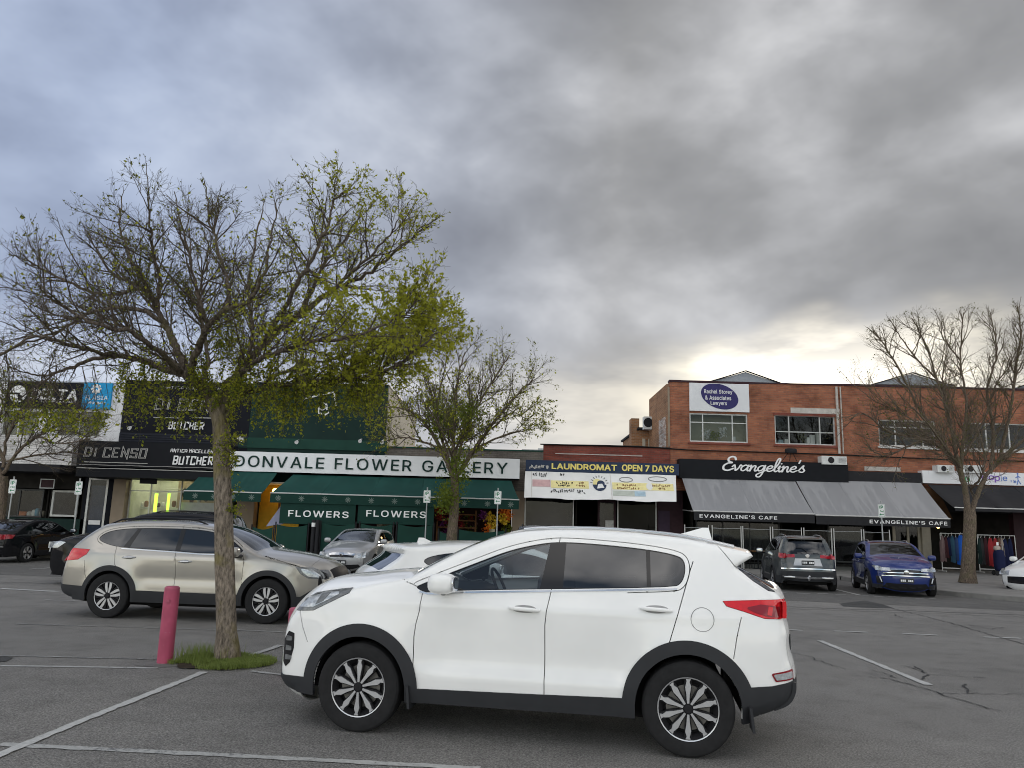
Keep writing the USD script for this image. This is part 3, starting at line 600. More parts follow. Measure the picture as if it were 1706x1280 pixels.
a_ = at_z(592, 1222); b_ = at_z(1150, 1265); e_ = (b_-a_)/np.linalg.norm(b_-a_); n_ = np.array([-e_[1], e_[0], 0])
car('white_suv', 'white sport utility vehicle parked side-on nearest to the camera', SP, a_ + n_*.915, math.atan2(e_[1], e_[0]), 'paint_white',
    [(.35, 'front_wing'), (1.56, 'front_door'), (2.45, 'rear_door'), (9, 'rear_quarter')], SDLO, sg,
    [[(.30, 1.232), (.44, 1.178)], [(.50, 1.15), (.49, .99), (.466, .88), (.456, .776), (.462, .559), (.5, .33)], [(1.632, 1.62), (1.60, 1.30), (1.588, 1.199), (1.556, 1.03), (1.545, .919), (1.552, .33)], [(2.735, 1.46), (2.703, 1.371), (2.635, 1.159), (2.536, .849), (2.5, .79)],
     above(SDLO, .034, 1.19), [(2.93, 1.60), (2.99, 1.53), (3.074, 1.422)], [(3.09, 1.05), (3.05, .90), (3.02, .74)], [(-.62, .97), (-.56, .80), (-.50, .68)]],
    lights=[('rear_window_side', [(3.095,1.412),(3.165,1.372),(3.239,1.327),(3.378,1.240),(3.32,1.250),(3.20,1.325)], 'car_glass_tinted'), ('headlamp', [(-.662,.928),(-.578,1.026),(-.477,1.081),(-.30,1.114),(-.143,1.140),(-.158,1.100),(-.315,1.020),(-.47,.944)], 'lamp_housing'),
            ('tail_lamp', [(2.955,1.162),(3.115,1.172),(3.437,1.186),(3.45,1.063),(3.40,1.041),(3.271,1.043),(3.114,1.091),(2.98,1.127)], 'lamp_red')],
    ends=[('grille', 'front', [(.70, -.36), (.86, -.40), (.86, .40), (.70, .36)], 'gloss_black', .004, None), ('lower_intake', 'front', [(.36, -.5), (.52, -.45), (.52, .45), (.36, .5)], 'black_plastic', .004, None),
          *[('tail_lamp', 'rear', p, 'lamp_red', .004, None) for p in sym([(1.05, .80), (1.05, .45), (1.17, .40), (1.18, .80)])], ('lower_bumper', 'rear', [(.36, -.78), (.57, -.78), (.57, .78), (.36, .78)], 'black_plastic', .006, None)],
    clad=dict(r=.505, low=[[(.40, .2), (.40, .372), (1.4, .390), (2.30, .408), (2.30, .2)], [(-.9, .2), (-.9, .385), (-.62, .395), (-.40, .40), (-.4, .2)], [(3.05, .2), (3.05, .528), (3.31, .546), (3.6, .605), (3.6, .2)]]),
    wheels=(SP.W-.095, .205, .232, 'ten'), handles=[(1.375, 1.040, .24), (2.432, 1.082, .24)], mirror=(.715, 1.225, 'paint_white', .112), side_extra=sp_side, extra=sp_extra)

# beige estate car behind the tree
OB = [(-.74,.27),(-.86,.30),(-.93,.45),(-.94,.62),(-.915,.78),(-.84,.865),(-.66,.95),(-.30,1.035),(0,1.085),(.28,1.13),(.62,1.34),(.90,1.48),(1.12,1.555),(1.40,1.60),(1.9,1.625),(2.4,1.62),(2.75,1.595),(3.02,1.555),(3.12,1.525),(3.36,1.36),(3.51,1.225),(3.60,1.13),(3.64,1.00),(3.68,.88),(3.72,.68),(3.72,.48),(3.66,.36),(3.45,.30)]
OBS = CarShape(OB, dict(start=0, hood=6, cowl=9, roof=12, mid=15, rear_top=18, rear_low=20, tail=21, bumper=23, end=27), .92, 2.735,
    [(-1.15, .66), (-.94, .76), (-.62, .885), (-.25, .965), (.3, .99), (1.4, 1), (2.5, .995), (3.0, .965), (3.3, .92), (3.72, .80), (3.85, .7)], belt=1.02, tumble=.42,
    rounds=[('start', .12), ('hood', .09), ('cowl', .05), ('roof', .06), ('rear_top', .06), ('rear_low', .07), ('tail', .08), ('end', .12)],
    crowns=[('start', .18), ('hood', .12), ('cowl', .08), ('roof', .035), ('mid', .02), ('rear_top', .03), ('rear_low', .06), ('tail', .09), ('end', .12)],
    creases=[(lambda x: 1.0+.02*np.asarray(x), .012, .035, .1, 3.3), (.58, .012, .05, .45, 2.3)], bottom=.27, Rw=.365, arch=.415, h=.05, sculpt=.55)
ODLO = [(3.126,1.285),(3.02,1.40),(2.80,1.462),(2.416,1.497),(1.669,1.508),(1.184,1.488),(.86,1.41),(.60,1.27),(.42,1.115),(1.225,1.105),(1.598,1.124),(2.206,1.146),(2.612,1.160),(2.894,1.200)]
ODLO = soft(ODLO)
og = [('front_window', slab(ODLO, (.75, .68, 1.35, 1.1), (1.59, 1.59, 1.5, 1.1)), 'car_glass_tinted'), ('rear_window_pane', slab(ODLO, (1.66, 1.66, 1.5, 1.1), (2.38, 2.50, 1.5, 1.15)), 'car_glass_tinted'), ('quarter_window', slab(ODLO, (2.42, 2.60, 1.5, 1.15)), 'car_glass_tinted')]
a_ = at_z(175, 1031); b_ = at_z(440, 1041); e_ = (a_-b_)/np.linalg.norm(b_-a_); n_ = np.array([e_[1], -e_[0], 0])
def ob_extra(t, sh): plate(t, sh, 'front', .50); plate(t, sh, 'rear', .85)
def ob_side(t, s_, body):
    obj('headlamp_lens', OBS.side(rnd([(-.52,.905),(-.70,.89),(-.835,.80),(-.82,.765),(-.66,.775),(-.57,.835)], .01), s_, .008), 'reflector', t, smooth=32)
    obj('window_trim', OBS.side(Polygon([(.40,1.108),(1.225,1.098),(1.6,1.117),(2.21,1.139),(2.62,1.152),(2.62,1.138),(2.21,1.126),(1.6,1.104),(1.225,1.085),(.40,1.095)]), s_, .005), 'chrome', t, smooth=32)
car('beige_estate_car', 'beige estate car with black wheel arches parked behind the tree trunk', OBS, b_ + n_*.9, math.atan2(e_[1], e_[0]), 'paint_beige',
    [(.42, 'front_wing'), (1.63, 'front_door'), (2.55, 'rear_door'), (9, 'rear_quarter')], ODLO, og,
    [[(.47, 1.12), (.44, 1.0), (.44, .33)], [(1.637, 1.56), (1.65, 1.122), (1.60, .8), (1.595, .33)], [(2.74, 1.2), (2.713, 1.141), (2.68, .895), (2.6, .8)], above(ODLO, .03, 1.2), [(-.5, .94), (.1, 1.09)], [(3.25, .93), (3.2, .7), (3.12, .55)]],
    lights=[('tail_lamp', [(3.55,1.125),(3.20,1.112),(3.235,1.035),(3.39,.938),(3.70,.905)], 'lamp_red'), ('headlamp', [(-.44,.935),(-.70,.920),(-.97,.82),(-.97,.74),(-.66,.748),(-.53,.82)], 'lamp_housing')],
    ends=[('grille', 'front', [(.62, -.44), (.83, -.48), (.83, .48), (.62, .44)], 'alloy_dark', .004, None), ('grille_bar', 'front', [(.705, -.46), (.735, -.46), (.735, .46), (.705, .46)], 'chrome', .02, None), ('lower_intake', 'front', [(.32, -.6), (.48, -.55), (.48, .55), (.32, .6)], 'black_plastic', .006, None),
          *[('headlamp', 'front', p, 'lamp_housing', .004, None) for p in sym([(.76, .74), (.755, .52), (.84, .52), (.90, .70)])]],
    clad=dict(r=.50, low=[[(.40, .2), (.40, .455), (2.35, .470), (2.35, .2)], [(-1, .2), (-1, .55), (-.72, .56), (-.55, .45), (-.4, .45), (-.4, .2)], [(3.1, .2), (3.1, .50), (3.9, .53), (3.9, .2)]]),
    wheels=(OBS.W-.10, .215, .226, 'fan'), handles=[(1.45, .965, .22), (2.44, 1.005, .22)], mirror=(.55, 1.15), rails='alloy_dark', extra=ob_extra, side_extra=ob_side)

def simple(name, label, sil, W, wb, dlo, loc, rot, paint, pil, ends, lights, belt, tumble, Rw, clad=None, cutx=(.42, 1.6, 2.5), bottom=.22, extra=None, wstyle='five', mirror=True, tags=None, h=.075, rails=False, tint='car_glass_tinted', glass_front='car_glass', crown=.14, black_roof=False, handles=True, rim=.215):
    tags = tags or SUVTAG; L0, L1 = sil[0][0], max(p[0] for p in sil)
    sh = CarShape(sil, tags, W, wb, [(L0-.25, .68), (min(p[0] for p in sil), .78), (L0+.35, .93), (.3, .985), (wb*.5, 1), (wb-.1, .99), (L1-.35, .93), (L1, .80), (L1+.15, .7)], belt=belt, tumble=tumble,
        rounds=[('start', .11), ('hood', .08), ('cowl', .05), ('roof', .07), ('rear_top', .06), ('rear_low', .07), ('tail', .08), ('end', .11)],
        crowns=[('start', crown), ('hood', crown*.7), ('cowl', .08), ('roof', .04), ('rear_top', .03), ('rear_low', .06), ('tail', .08), ('end', .10)], creases=[(belt-.06, .012, .04, .0, L1-.2)], bottom=bottom, Rw=Rw, arch=Rw+.045, h=h)
    dlo = soft(dlo)
    g = [('front_window', slab(dlo, None, (pil[0], pil[0]-.02, 1.4, 1.0)), tint), ('rear_window_pane', slab(dlo, (pil[0]+.08, pil[0]+.06, 1.4, 1.0), (pil[1]-.03, pil[1]+.04, 1.4, 1.0)), tint)]
    try: g.append(('quarter_window', slab(dlo, (pil[1], pil[1]+.07, 1.4, 1.0)), tint))
    except ValueError: pass
    top = max(p[1] for p in sil)
    return car(name, label, sh, loc, rot, paint, [(cutx[0]-.05, 'front_wing'), (cutx[1], 'front_door'), (cutx[2]+.1, 'rear_door'), (9, 'rear_quarter')], dlo, g,
        [[(cutx[0], belt+.12), (cutx[0], .2)], [(cutx[1], top), (cutx[1], .2)], [(cutx[2]+.15, belt+.1), (cutx[2], .75)]], lights, ends, clad, (sh.W-.09, .205, rim, wstyle), rails, tint, glass_front,
        handles=[(cutx[1]-.2, belt-.07, .2), (cutx[2]-.12, belt-.05, .2)] if handles else (), mirror=(cutx[0]+.12, belt+.13) if mirror else None, extra=extra, black_roof=black_roof), sh
def ang(v): return math.atan2(v[1], v[0])
U = lambda deg: np.array([math.sin(math.radians(deg)), math.cos(math.radians(deg)), 0])     # compass direction

SUVSIL = [(-.80,.26),(-.87,.36),(-.885,.60),(-.86,.84),(-.76,.955),(-.2,1.06),(.32,1.13),(.95,1.51),(1.25,1.60),(1.9,1.64),(2.6,1.63),(3.10,1.60),(3.20,1.565),(3.36,1.22),(3.44,1.08),(3.47,.97),(3.48,.82),(3.52,.70),(3.53,.5),(3.45,.34)]
SUVTAG = dict(start=0, hood=4, cowl=6, roof=8, rear_top=12, rear_low=14, tail=14, bumper=17, end=19)
SUVDLO = [(.52,1.145),(1.02,1.44),(1.4,1.525),(2.2,1.545),(2.85,1.50),(3.02,1.42),(3.05,1.28),(2.9,1.19),(1.6,1.15)]
SUVCLAD = dict(r=.46, low=[[(.36,.1),(.36,.40),(2.35,.42),(2.35,.1)], [(3.0,.1),(3.0,.45),(3.7,.47),(3.7,.1)], [(-1,.1),(-1,.40),(-.4,.42),(-.4,.1)]])
# grey SUV seen from behind, in front of the cafe
def tig_extra(t, sh):
    plate(t, sh, 'rear', .86, w=.36)
    for s_ in (-1, 1): obj('exhaust_trim', blob(.03, .16, .028, 4, (3.60, .55*s_, .42), 2), 'chrome', t, smooth=40)
    obj('tow_bar', MB().tube([(3.4, 0, .36), (3.70, 0, .36), (3.74, 0, .42)], .025, 8).tm(trimesh.creation.icosphere(1, .035).apply_translation([3.74, 0, .46])), 'alloy', t)
    obj('badge', MB().lathe([(.001, 0), (.055, 0), (.06, .012), (.05, .02), (.001, .02)], 18, (3.535, 0, 1.06), axis='x'), 'chrome', t, smooth=30)
    obj('rear_wiper', MB().tube([(3.46, 0, 1.19), (3.41, -.12, 1.30), (3.40, -.30, 1.31)], .010, 5), 'black_plastic', t)
    obj('spoiler', MB().hexa([(3.02, -.55, 1.585), (3.30, -.52, 1.555), (3.30, .52, 1.555), (3.02, .55, 1.585), (3.02, -.55, 1.625), (3.30, -.50, 1.585), (3.30, .50, 1.585), (3.02, .55, 1.625)]), 'paint_darkgrey', t)
fw = U(11); rear = np.array([9.12, 24.0, 0])
simple('grey_suv', 'dark grey sport utility vehicle seen from behind beside the blue car', SUVSIL, .92, 2.68, SUVDLO, rear + fw*3.62, ang(-fw), 'paint_darkgrey', (1.6, 2.55),
    [*[('tail_lamp', 'rear', p, 'lamp_red_dim', .006, None) for p in sym([(.98, .80), (1.00, .36), (1.10, .38), (1.13, .80)])], ('tailgate_recess', 'rear', [(.75, -.42), (.97, -.36), (.97, .36), (.75, .42)], 'paint_silver', -.004, None),
     ('bumper_strip', 'rear', [(.655, -.78), (.685, -.78), (.685, .78), (.655, .78)], 'chrome', .01, None), ('lower_bumper', 'rear', [(.35, -.8), (.60, -.8), (.60, .8), (.35, .8)], 'black_plastic', .008, None), ('bumper_chrome', 'rear', [(.43, -.74), (.475, -.74), (.475, .74), (.43, .74)], 'chrome', .02, None)],
    [('tail_lamp', [(3.20, 1.13), (3.60, 1.12), (3.60, .98), (3.28, 1.0)], 'lamp_red_dim')], 1.0, .42, .345, SUVCLAD, extra=tig_extra, rails='chrome')
# blue SUV facing the road
TRS = [(-.70,.24),(-.79,.34),(-.81,.55),(-.78,.78),(-.70,.90),(-.15,1.02),(.34,1.09),(.95,1.44),(1.25,1.52),(1.75,1.55),(2.4,1.51),(2.85,1.45),(2.95,1.42),(3.14,1.12),(3.20,1.0),(3.23,.9),(3.25,.75),(3.28,.62),(3.28,.45),(3.2,.33)]
def tr_extra(t, sh):
    plate(t, sh, 'front', .47, w=.36)
    obj('badge', MB().lathe([(.001, 0), (.06, 0), (.065, -.012), (.05, -.02), (.001, -.02)], 18, (-.945, 0, .705), axis='x'), 'chrome', t, smooth=30)
    for s_ in (-1, 1):
        obj('fog_strip', capsule_mesh([(-.885, .66*s_, .42), (-.855, .70*s_, .54)], [.014, .02]), 'reflector', t, smooth=40)
fw = U(15); nose = np.array([11.55, 22.95, 0])
simple('blue_suv', 'dark blue small sport utility vehicle facing the road by the kerb', TRS, .91, 2.59, [(.50,1.115),(1.0,1.38),(1.35,1.455),(2.0,1.465),(2.55,1.41),(2.78,1.34),(2.82,1.24),(2.6,1.17),(1.5,1.125)], nose + fw*.92, ang(fw), 'paint_blue', (1.55, 2.4),
    [*[('headlamp', 'front', p, 'reflector', .006, None) for p in sym([(.715, .40), (.74, .80), (.84, .80), (.79, .42)])], ('grille', 'front', [(.61, -.58), (.74, -.40), (.74, .40), (.61, .58)], 'gloss_black', .003, None),
     ('grille_strip', 'front', [(.745, -.40), (.765, -.41), (.765, .41), (.745, .40)], 'chrome', .014, None), ('grille_strip', 'front', [(.66, -.6), (.682, -.6), (.682, .6), (.66, .6)], 'chrome', .016, None), ('grille_strip', 'front', [(.585, -.64), (.603, -.64), (.603, .64), (.585, .64)], 'chrome', .016, None),
     ('lower_intake', 'front', [(.27, -.62), (.40, -.52), (.40, .52), (.27, .62)], 'gloss_black', .006, None), *[('side_intake', 'front', p, 'gloss_black', .006, None) for p in sym([(.36, .60), (.56, .64), (.58, .80), (.38, .78)])]],
    [('headlamp', [(-.86, .74), (-.86, .85), (-.52, .87), (-.42, .85), (-.62, .765)], 'reflector')], .97, .40, .335, dict(r=.44, low=[[(.36,.1),(.36,.38),(2.25,.40),(2.25,.1)], [(2.9,.1),(2.9,.4),(3.5,.4),(3.5,.1)], [(-1,.1),(-1,.34),(-.4,.34),(-.4,.1)]]), extra=tr_extra, rails='chrome', glass_front='car_glass_tinted')
# silver hatchback facing the road
ASS = [(-.74,.20),(-.83,.28),(-.85,.46),(-.83,.62),(-.76,.73),(-.10,.90),(.28,.98),(1.0,1.36),(1.3,1.43),(1.75,1.46),(2.4,1.42),(2.85,1.35),(2.95,1.32),(3.17,1.02),(3.22,.9),(3.25,.82),(3.27,.7),(3.3,.56),(3.3,.42),(3.2,.28)]
def as_extra(t, sh):
    plate(t, sh, 'front', .40, w=.36, dark=True)
    obj('badge', MB().lathe([(.001, 0), (.045, 0), (.05, -.012), (.04, -.02), (.001, -.02)], 16, (-.985, 0, .625), axis='x'), 'chrome', t, smooth=30)
    for s_ in (-1, 1): obj('wiper', MB().tube([(.30, .25*s_, 1.01), (.36, -.15+.25*s_, 1.07), (.42, -.35+.3*s_, 1.09)], .01, 5), 'black_plastic', t)
fw = U(6); nose = np.array([-5.42, 25.9, 0])
simple('silver_hatchback', 'silver grey hatchback facing the road before the green fence', ASS, .875, 2.61, [(.52,1.0),(1.02,1.29),(1.38,1.36),(2.0,1.37),(2.6,1.30),(2.82,1.22),(2.78,1.12),(2.3,1.06),(1.4,1.02)], nose + fw*.97, ang(fw), 'paint_silver', (1.55, 2.35),
    [*[('headlamp', 'front', p, 'reflector', .004, None) for p in sym([(.545, .46), (.55, .78), (.72, .78), (.665, .50)])], ('grille', 'front', [(.545, -.40), (.645, -.44), (.645, .44), (.545, .40)], 'gloss_black', .003, None), ('grille_bar', 'front', [(.60, -.42), (.655, -.45), (.655, .45), (.60, .42)], 'chrome', .014, None),
     ('lower_intake', 'front', [(.25, -.62), (.34, -.55), (.34, .55), (.25, .62)], 'gloss_black', .005, None)],
    [('headlamp', [(-.9, .55), (-.9, .73), (-.62, .755), (-.40, .72), (-.55, .60)], 'reflector')], .93, .42, .31, extra=as_extra, rim=.19)
# black saloon seen from behind at the left edge
MES = [(-.74,.22),(-.83,.30),(-.85,.48),(-.82,.66),(-.72,.76),(0,.90),(.42,.99),(1.08,1.34),(1.4,1.43),(1.85,1.465),(2.4,1.43),(2.85,1.33),(3.00,1.28),(3.40,1.09),(3.52,1.05),(3.78,1.03),(3.86,.98),(3.90,.74),(3.92,.5),(3.84,.30)]
def me_extra(t, sh):
    plate(t, sh, 'rear', .78, w=.36)
    for s_ in (-1, 1): obj('exhaust_trim', blob(.03, .12, .03, 4, (3.99, .52*s_, .33), 2), 'chrome', t, smooth=40)
    obj('badge', MB().lathe([(.001, 0), (.04, 0), (.045, .012), (.001, .02)], 16, (3.965, 0, .96), axis='x'), 'chrome', t, smooth=30)
fw = U(4); sideways = np.array([fw[1], -fw[0], 0]); w_ = np.array([-16.75, 27.6, 0])
simple('black_saloon', 'black saloon with red tail lamps seen from behind at the left edge', MES, .925, 2.87, [(.55,1.02),(1.05,1.28),(1.4,1.355),(1.9,1.375),(2.4,1.34),(2.8,1.24),(3.05,1.11),(2.6,1.055),(1.5,1.03)], w_ - sideways*.83 + fw*2.87, ang(-fw), 'paint_black', (1.65, 2.6),
    [*[('tail_lamp', 'rear', p, 'lamp_red_dim', .006, None) for p in sym([(.80, .78), (.82, .42), (.93, .42), (.955, .78)])], ('tail_strip', 'rear', [(.925, -.42), (.95, -.42), (.95, .42), (.925, .42)], 'chrome', .012, None), ('bumper_strip', 'rear', [(.545, -.78), (.565, -.78), (.565, .78), (.545, .78)], 'chrome', .012, None), ('number_plate_recess', 'rear', [(.70, -.3), (.87, -.27), (.87, .27), (.70, .3)], 'gloss_black', -.003, None)],
    [('tail_lamp', [(3.50, .95), (4.0, .96), (4.0, .79), (3.62, .83)], 'lamp_red_dim')], .95, .46, .335, extra=me_extra, cutx=(.5, 1.7, 2.7))
# white hatchback behind the nearest car, tail towards the left
WHS = [(-.76,.22),(-.85,.30),(-.87,.48),(-.84,.64),(-.72,.75),(-.1,.90),(.32,.99),(1.05,1.36),(1.4,1.43),(1.85,1.455),(2.4,1.435),(2.80,1.40),(3.12,1.395),(3.00,1.31),(3.34,1.08),(3.42,1.0),(3.46,.86),(3.50,.70),(3.50,.5),(3.4,.30)]
def wh_extra(t, sh):
    obj('roof_antenna', MB().hexa([(2.45, -.03, 1.43), (2.72, -.03, 1.41), (2.72, .03, 1.41), (2.45, .03, 1.43), (2.62, -.008, 1.51), (2.69, -.006, 1.51), (2.69, .006, 1.51), (2.62, .008, 1.51)]), 'paint_white', t)
    plate(t, sh, 'rear', .72)
fw = U(69)
simple('white_hatchback', 'white hatchback with roof spoiler half hidden behind the nearest white vehicle', WHS, .9, 2.65, [(.54,1.03),(1.08,1.28),(1.45,1.355),(2.0,1.37),(2.6,1.32),(2.84,1.24),(2.72,1.15),(2.3,1.10),(1.4,1.05)], np.array([-1.95, 10.75, 0]) + fw*3.45, ang(-fw), 'paint_white', (1.6, 2.4),
    [*[('tail_lamp', 'rear', p, 'lamp_housing', .004, None) for p in sym([(.82, .78), (.86, .40), (.96, .40), (.98, .78)])]],
    [('tail_lamp', [(3.14, .98), (3.5, .97), (3.55, .82), (3.25, .86)], 'lamp_dark_red')], .95, .42, .32, extra=wh_extra, tags=dict(start=0, hood=4, cowl=6, roof=8, rear_top=13, rear_low=14, tail=15, bumper=17, end=19), h=.045)
# dark SUV passing behind the beige estate
simple('dark_suv', 'dark sport utility vehicle behind the beige estate car, nose to the left', [(x_*1.04, z_*1.10) for x_, z_ in SUVSIL], .95, 2.79, [(x_*1.04, z_*1.10) for x_, z_ in SUVDLO], (-10.35, 20.3, 0), 0.0, 'paint_black', (1.6, 2.55),
    [*[('headlamp', 'front', p, 'reflector', .004, None) for p in sym([(.76, .45), (.78, .78), (.88, .78), (.85, .45)])], ('grille', 'front', [(.6, -.42), (.84, -.42), (.84, .42), (.6, .42)], 'gloss_black', .004, None)],
    [('headlamp', [(-.98, .86), (-.98, 1.01), (-.62, 1.04), (-.47, 1.02), (-.67, .88)], 'reflector')], 1.1, .42, .37, None, rails='alloy_dark', handles=False)
# only roofs of these show above the nearest car
simple('navy_suv', 'dark blue vehicle whose roof shows in front of the laundromat window', [(x_, z_*1.06) for x_, z_ in SUVSIL], .93, 2.68, [(x_, z_*1.06) for x_, z_ in SUVDLO], (1.15, 29.4, 0), ang(-U(3)), 'paint_navy', (1.6, 2.55), [], [], 1.05, .42, .345, rails='alloy_dark', handles=False, h=.1)
simple('parked_white_suv', 'white vehicle of which only the roof shows below the laundromat door', [(x_, z_*1.02) for x_, z_ in SUVSIL], .9, 2.68, [(x_, z_*1.02) for x_, z_ in SUVDLO], (3.95, 28.9, 0), ang(-U(5)), 'paint_white', (1.6, 2.55), [], [], 1.0, .42, .345, rails='chrome', handles=False, h=.1)
fw = U(60)
simple('white_car', 'white car whose front corner shows at the right edge by the footpath', WHS, .89, 2.6, [(.54,1.03),(1.08,1.28),(1.45,1.355),(2.0,1.37),(2.6,1.32),(2.84,1.24),(2.72,1.15),(2.3,1.10),(1.4,1.05)], np.array([17.35, 25.9, 0]), ang(fw), 'paint_white', (1.6, 2.4),
    [*[('headlamp', 'front', p, 'reflector', .004, None) for p in sym([(.58, .45), (.6, .78), (.72, .78), (.69, .45)])], ('grille', 'front', [(.36, -.5), (.54, -.5), (.54, .5), (.36, .5)], 'gloss_black', .004, None)],
    [('headlamp', [(-.95, .62), (-.95, .75), (-.6, .80), (-.45, .78), (-.65, .66)], 'lamp_housing')], .95, .42, .33, tags=dict(start=0, hood=4, cowl=6, roof=8, rear_top=13, rear_low=14, tail=15, bumper=17, end=19), handles=False)

# ---------------------------------------------------------------- ground, kerbs, markings
FY, FZ = 36.0, .30                         # the shop fronts stand here; the footpath rises to FZ at them
KY = 31.0                                  # kerb line in front of the shops
def tri2(q, z): t = trimesh.creation.triangulate_polygon(q, engine='earcut'); return np.column_stack([t[0], np.full(len(t[0]), z)]), t[1]
def sheet(name, g, z, mat_, parent=None, **kw):
    m_ = MB()
    for q in polys2(g):
        v, f = tri2(q, z); a = np.cross(v[f[:, 1]] - v[f[:, 0]], v[f[:, 2]] - v[f[:, 0]])[:, 2]; f = np.where((a > 0)[:, None], f, f[:, ::-1]); m_.add(v, f)
    return obj(name, m_, mat_, parent, **kw)
def polys2(g): return [q for q in getattr(g, 'geoms', [g]) if q.geom_type == 'Polygon' and q.area > 1e-6]
rg = np.random.default_rng(7)
def ragged(pts, w, jag=.006, step=.06):
    """a hand-painted strip with uneven edges"""
    p = resample(np.vstack([np.array(pts, float), np.array(pts, float)[-1:] + 1e-6]), step); d = np.gradient(p, axis=0); d /= np.linalg.norm(d, axis=1)[:, None]; n = np.stack([-d[:, 1], d[:, 0]], 1)
    a = p + n*(w/2 + rg.normal(0, jag, len(p)))[:, None]; b = p - n*(w/2 + rg.normal(0, jag, len(p)))[:, None]
    return Polygon(np.vstack([a, b[::-1]])).buffer(0)
G2 = lambda u, v: at_z(u, v)[:2]
sheet('ground', sbox(-500, -150, 500, 1200), 0.0, 'asphalt', kind='structure')
bay_edge = [(-60, 22.6), (-20, 22.4), (-6, 21.4), (6, 20.9), (9.5, 20.4), (11.5, 20.0), (13.5, 19.5), (16, 19.0), (60, 18.2)]
sheet('parking_bays', Polygon(bay_edge + [(60, KY-.02), (-60, KY-.02)]), .004, 'asphalt_bay', kind='structure')
sheet('road_strip', Polygon([(x_, y_ - .05) for x_, y_ in bay_edge] + [(x_, y_ - 2.1 + .25*math.sin(x_*.7)) for x_, y_ in bay_edge[::-1]]), .004, 'asphalt_light', kind='structure')
bo = Polygon([(12.95, KY+.2), (12.95, 25.6), (13.1, 24.7), (13.5, 23.7), (14.2, 22.7), (15.2, 21.9), (17, 21.3), (26, 20.4), (60, 18.9), (60, KY+.2)])     # the footpath's built-out corner
bay_right = Polygon([(15.8, KY-.1), (15.8, 26.6), (16.6, 24.3), (60, 23.0), (60, KY-.1)])
bo2 = bo
path_m = MB()
def ramp(g, mb, zf):
    for q in polys2(g):
        v, f = tri2(q, 0); v[:, 2] = [zf(y) for y in v[:, 1]]; a = np.cross(v[f[:, 1]] - v[f[:, 0]], v[f[:, 2]] - v[f[:, 0]])[:, 2]; mb.add(v, np.where((a > 0)[:, None], f, f[:, ::-1]))
zpath = lambda y: .14 + max(0, y - KY)/(FY - KY)*(FZ - .14)
ramp(sbox(-70, KY, 70, FY + .4), path_m, zpath)
obj('footpath', path_m, 'concrete', kind='structure')
k_ = 0
for x0 in np.arange(-24, 24, 1.8):                                                      # paving slabs' tooled joints as shallow dark grooves
    pass
ks = MB(); ks.box(-70, 12.93, KY-.16, KY-.002, -.05, .135); obj('kerb', ks, 'kerb_stone', kind='structure')
rim = bo2.buffer(-.0).difference(bo2.buffer(-.15)).difference(sbox(-90, KY-.2, 90, 90))
obj('kerb', MB().flat(rim, -.05, .132), 'kerb_stone', kind='structure')
obj('footpath_corner', MB().flat(bo2.buffer(-.152).difference(sbox(-90, KY-.004, 90, 90)), -.05, .14), 'concrete', kind='structure')
# lines on the near car park
lines = [[(0,1094),(305,1101)], [(0,1111),(130,1113),(262,1115)], [(28,1041),(200,1046),(360,1051)], [(394,1051),(474,1055)], [(0,1242),(50,1245),(260,1255),(480,1266),(800,1283)], [(0,982),(96,987)], [(75,1001),(130,1003)], [(418,1120),(470,1126),(560,1133)]]
wd = [.04, .075, .04, .05, .085, .16, .05, .07]; mt_ = ['line_paint_old', 'line_paint', 'line_paint_old', 'line_paint', 'line_paint', 'line_paint_fresh', 'line_paint', 'line_paint']
for p, w_, m_ in zip(lines, wd, mt_): sheet('painted_line', ragged([G2(*q) for q in p], w_), .008, m_, kind='structure')
sheet('painted_line', ragged([G2(0-60, 1288), G2(0, 1260), G2(170, 1190), G2(340, 1122)], .09), .012, 'line_paint_fresh', kind='structure')
sheet('painted_line', ragged([G2(404, 1099), G2(468, 1077)], .09), .012, 'line_paint', kind='structure')
sheet('painted_line', ragged([G2(1366, 1069), G2(1547, 1143)], .10), .008, 'line_paint_fresh', kind='structure')
for a, b in (((1300,1050),(1337,1052)), ((1390,1053),(1446,1055)), ((1503,1057),(1563,1060)), ((1640,1063),(1700,1065)), ((1780,1069),(1840,1071))): sheet('lane_dash', ragged([G2(*a), G2(*b)], .085), .008, 'line_paint_fresh', kind='structure')
for a, b in (((1290,989),(1310,989)), ((1327,989.5),(1350,990)), ((1362,990.5),(1380,991)), ((1392,991.5),(1410,992.5)), ((1430,993),(1447,994)), ((1455,994.5),(1472,995)), ((1480,995.5),(1497,996.3)), ((1503,997),(1518,997.5)), ((1525,998),(1540,998.6)), ((1547,999),(1560,999.5)),
             ((12,934),(35,935)), ((60,936.5),(78,937)), ((84,937),(100,937.5)), ((-20,933),(-5,933.5))): sheet('bay_dash', ragged([G2(*a), G2(*b)], .10), .008, 'line_paint', kind='structure')
for x_ in (-19.5, -14.6, -12.0, -9.3, -3.6, -.9, 1.9, 5.0, 7.4): sheet('bay_line', ragged([(x_ + .9, KY-.5), (x_, KY - 6.6)], .09), .008, 'line_paint', kind='structure')
sheet('bay_line', ragged([G2(1387, 982), G2(1434, 993.3)], .09), .008, 'line_paint_fresh', kind='structure')
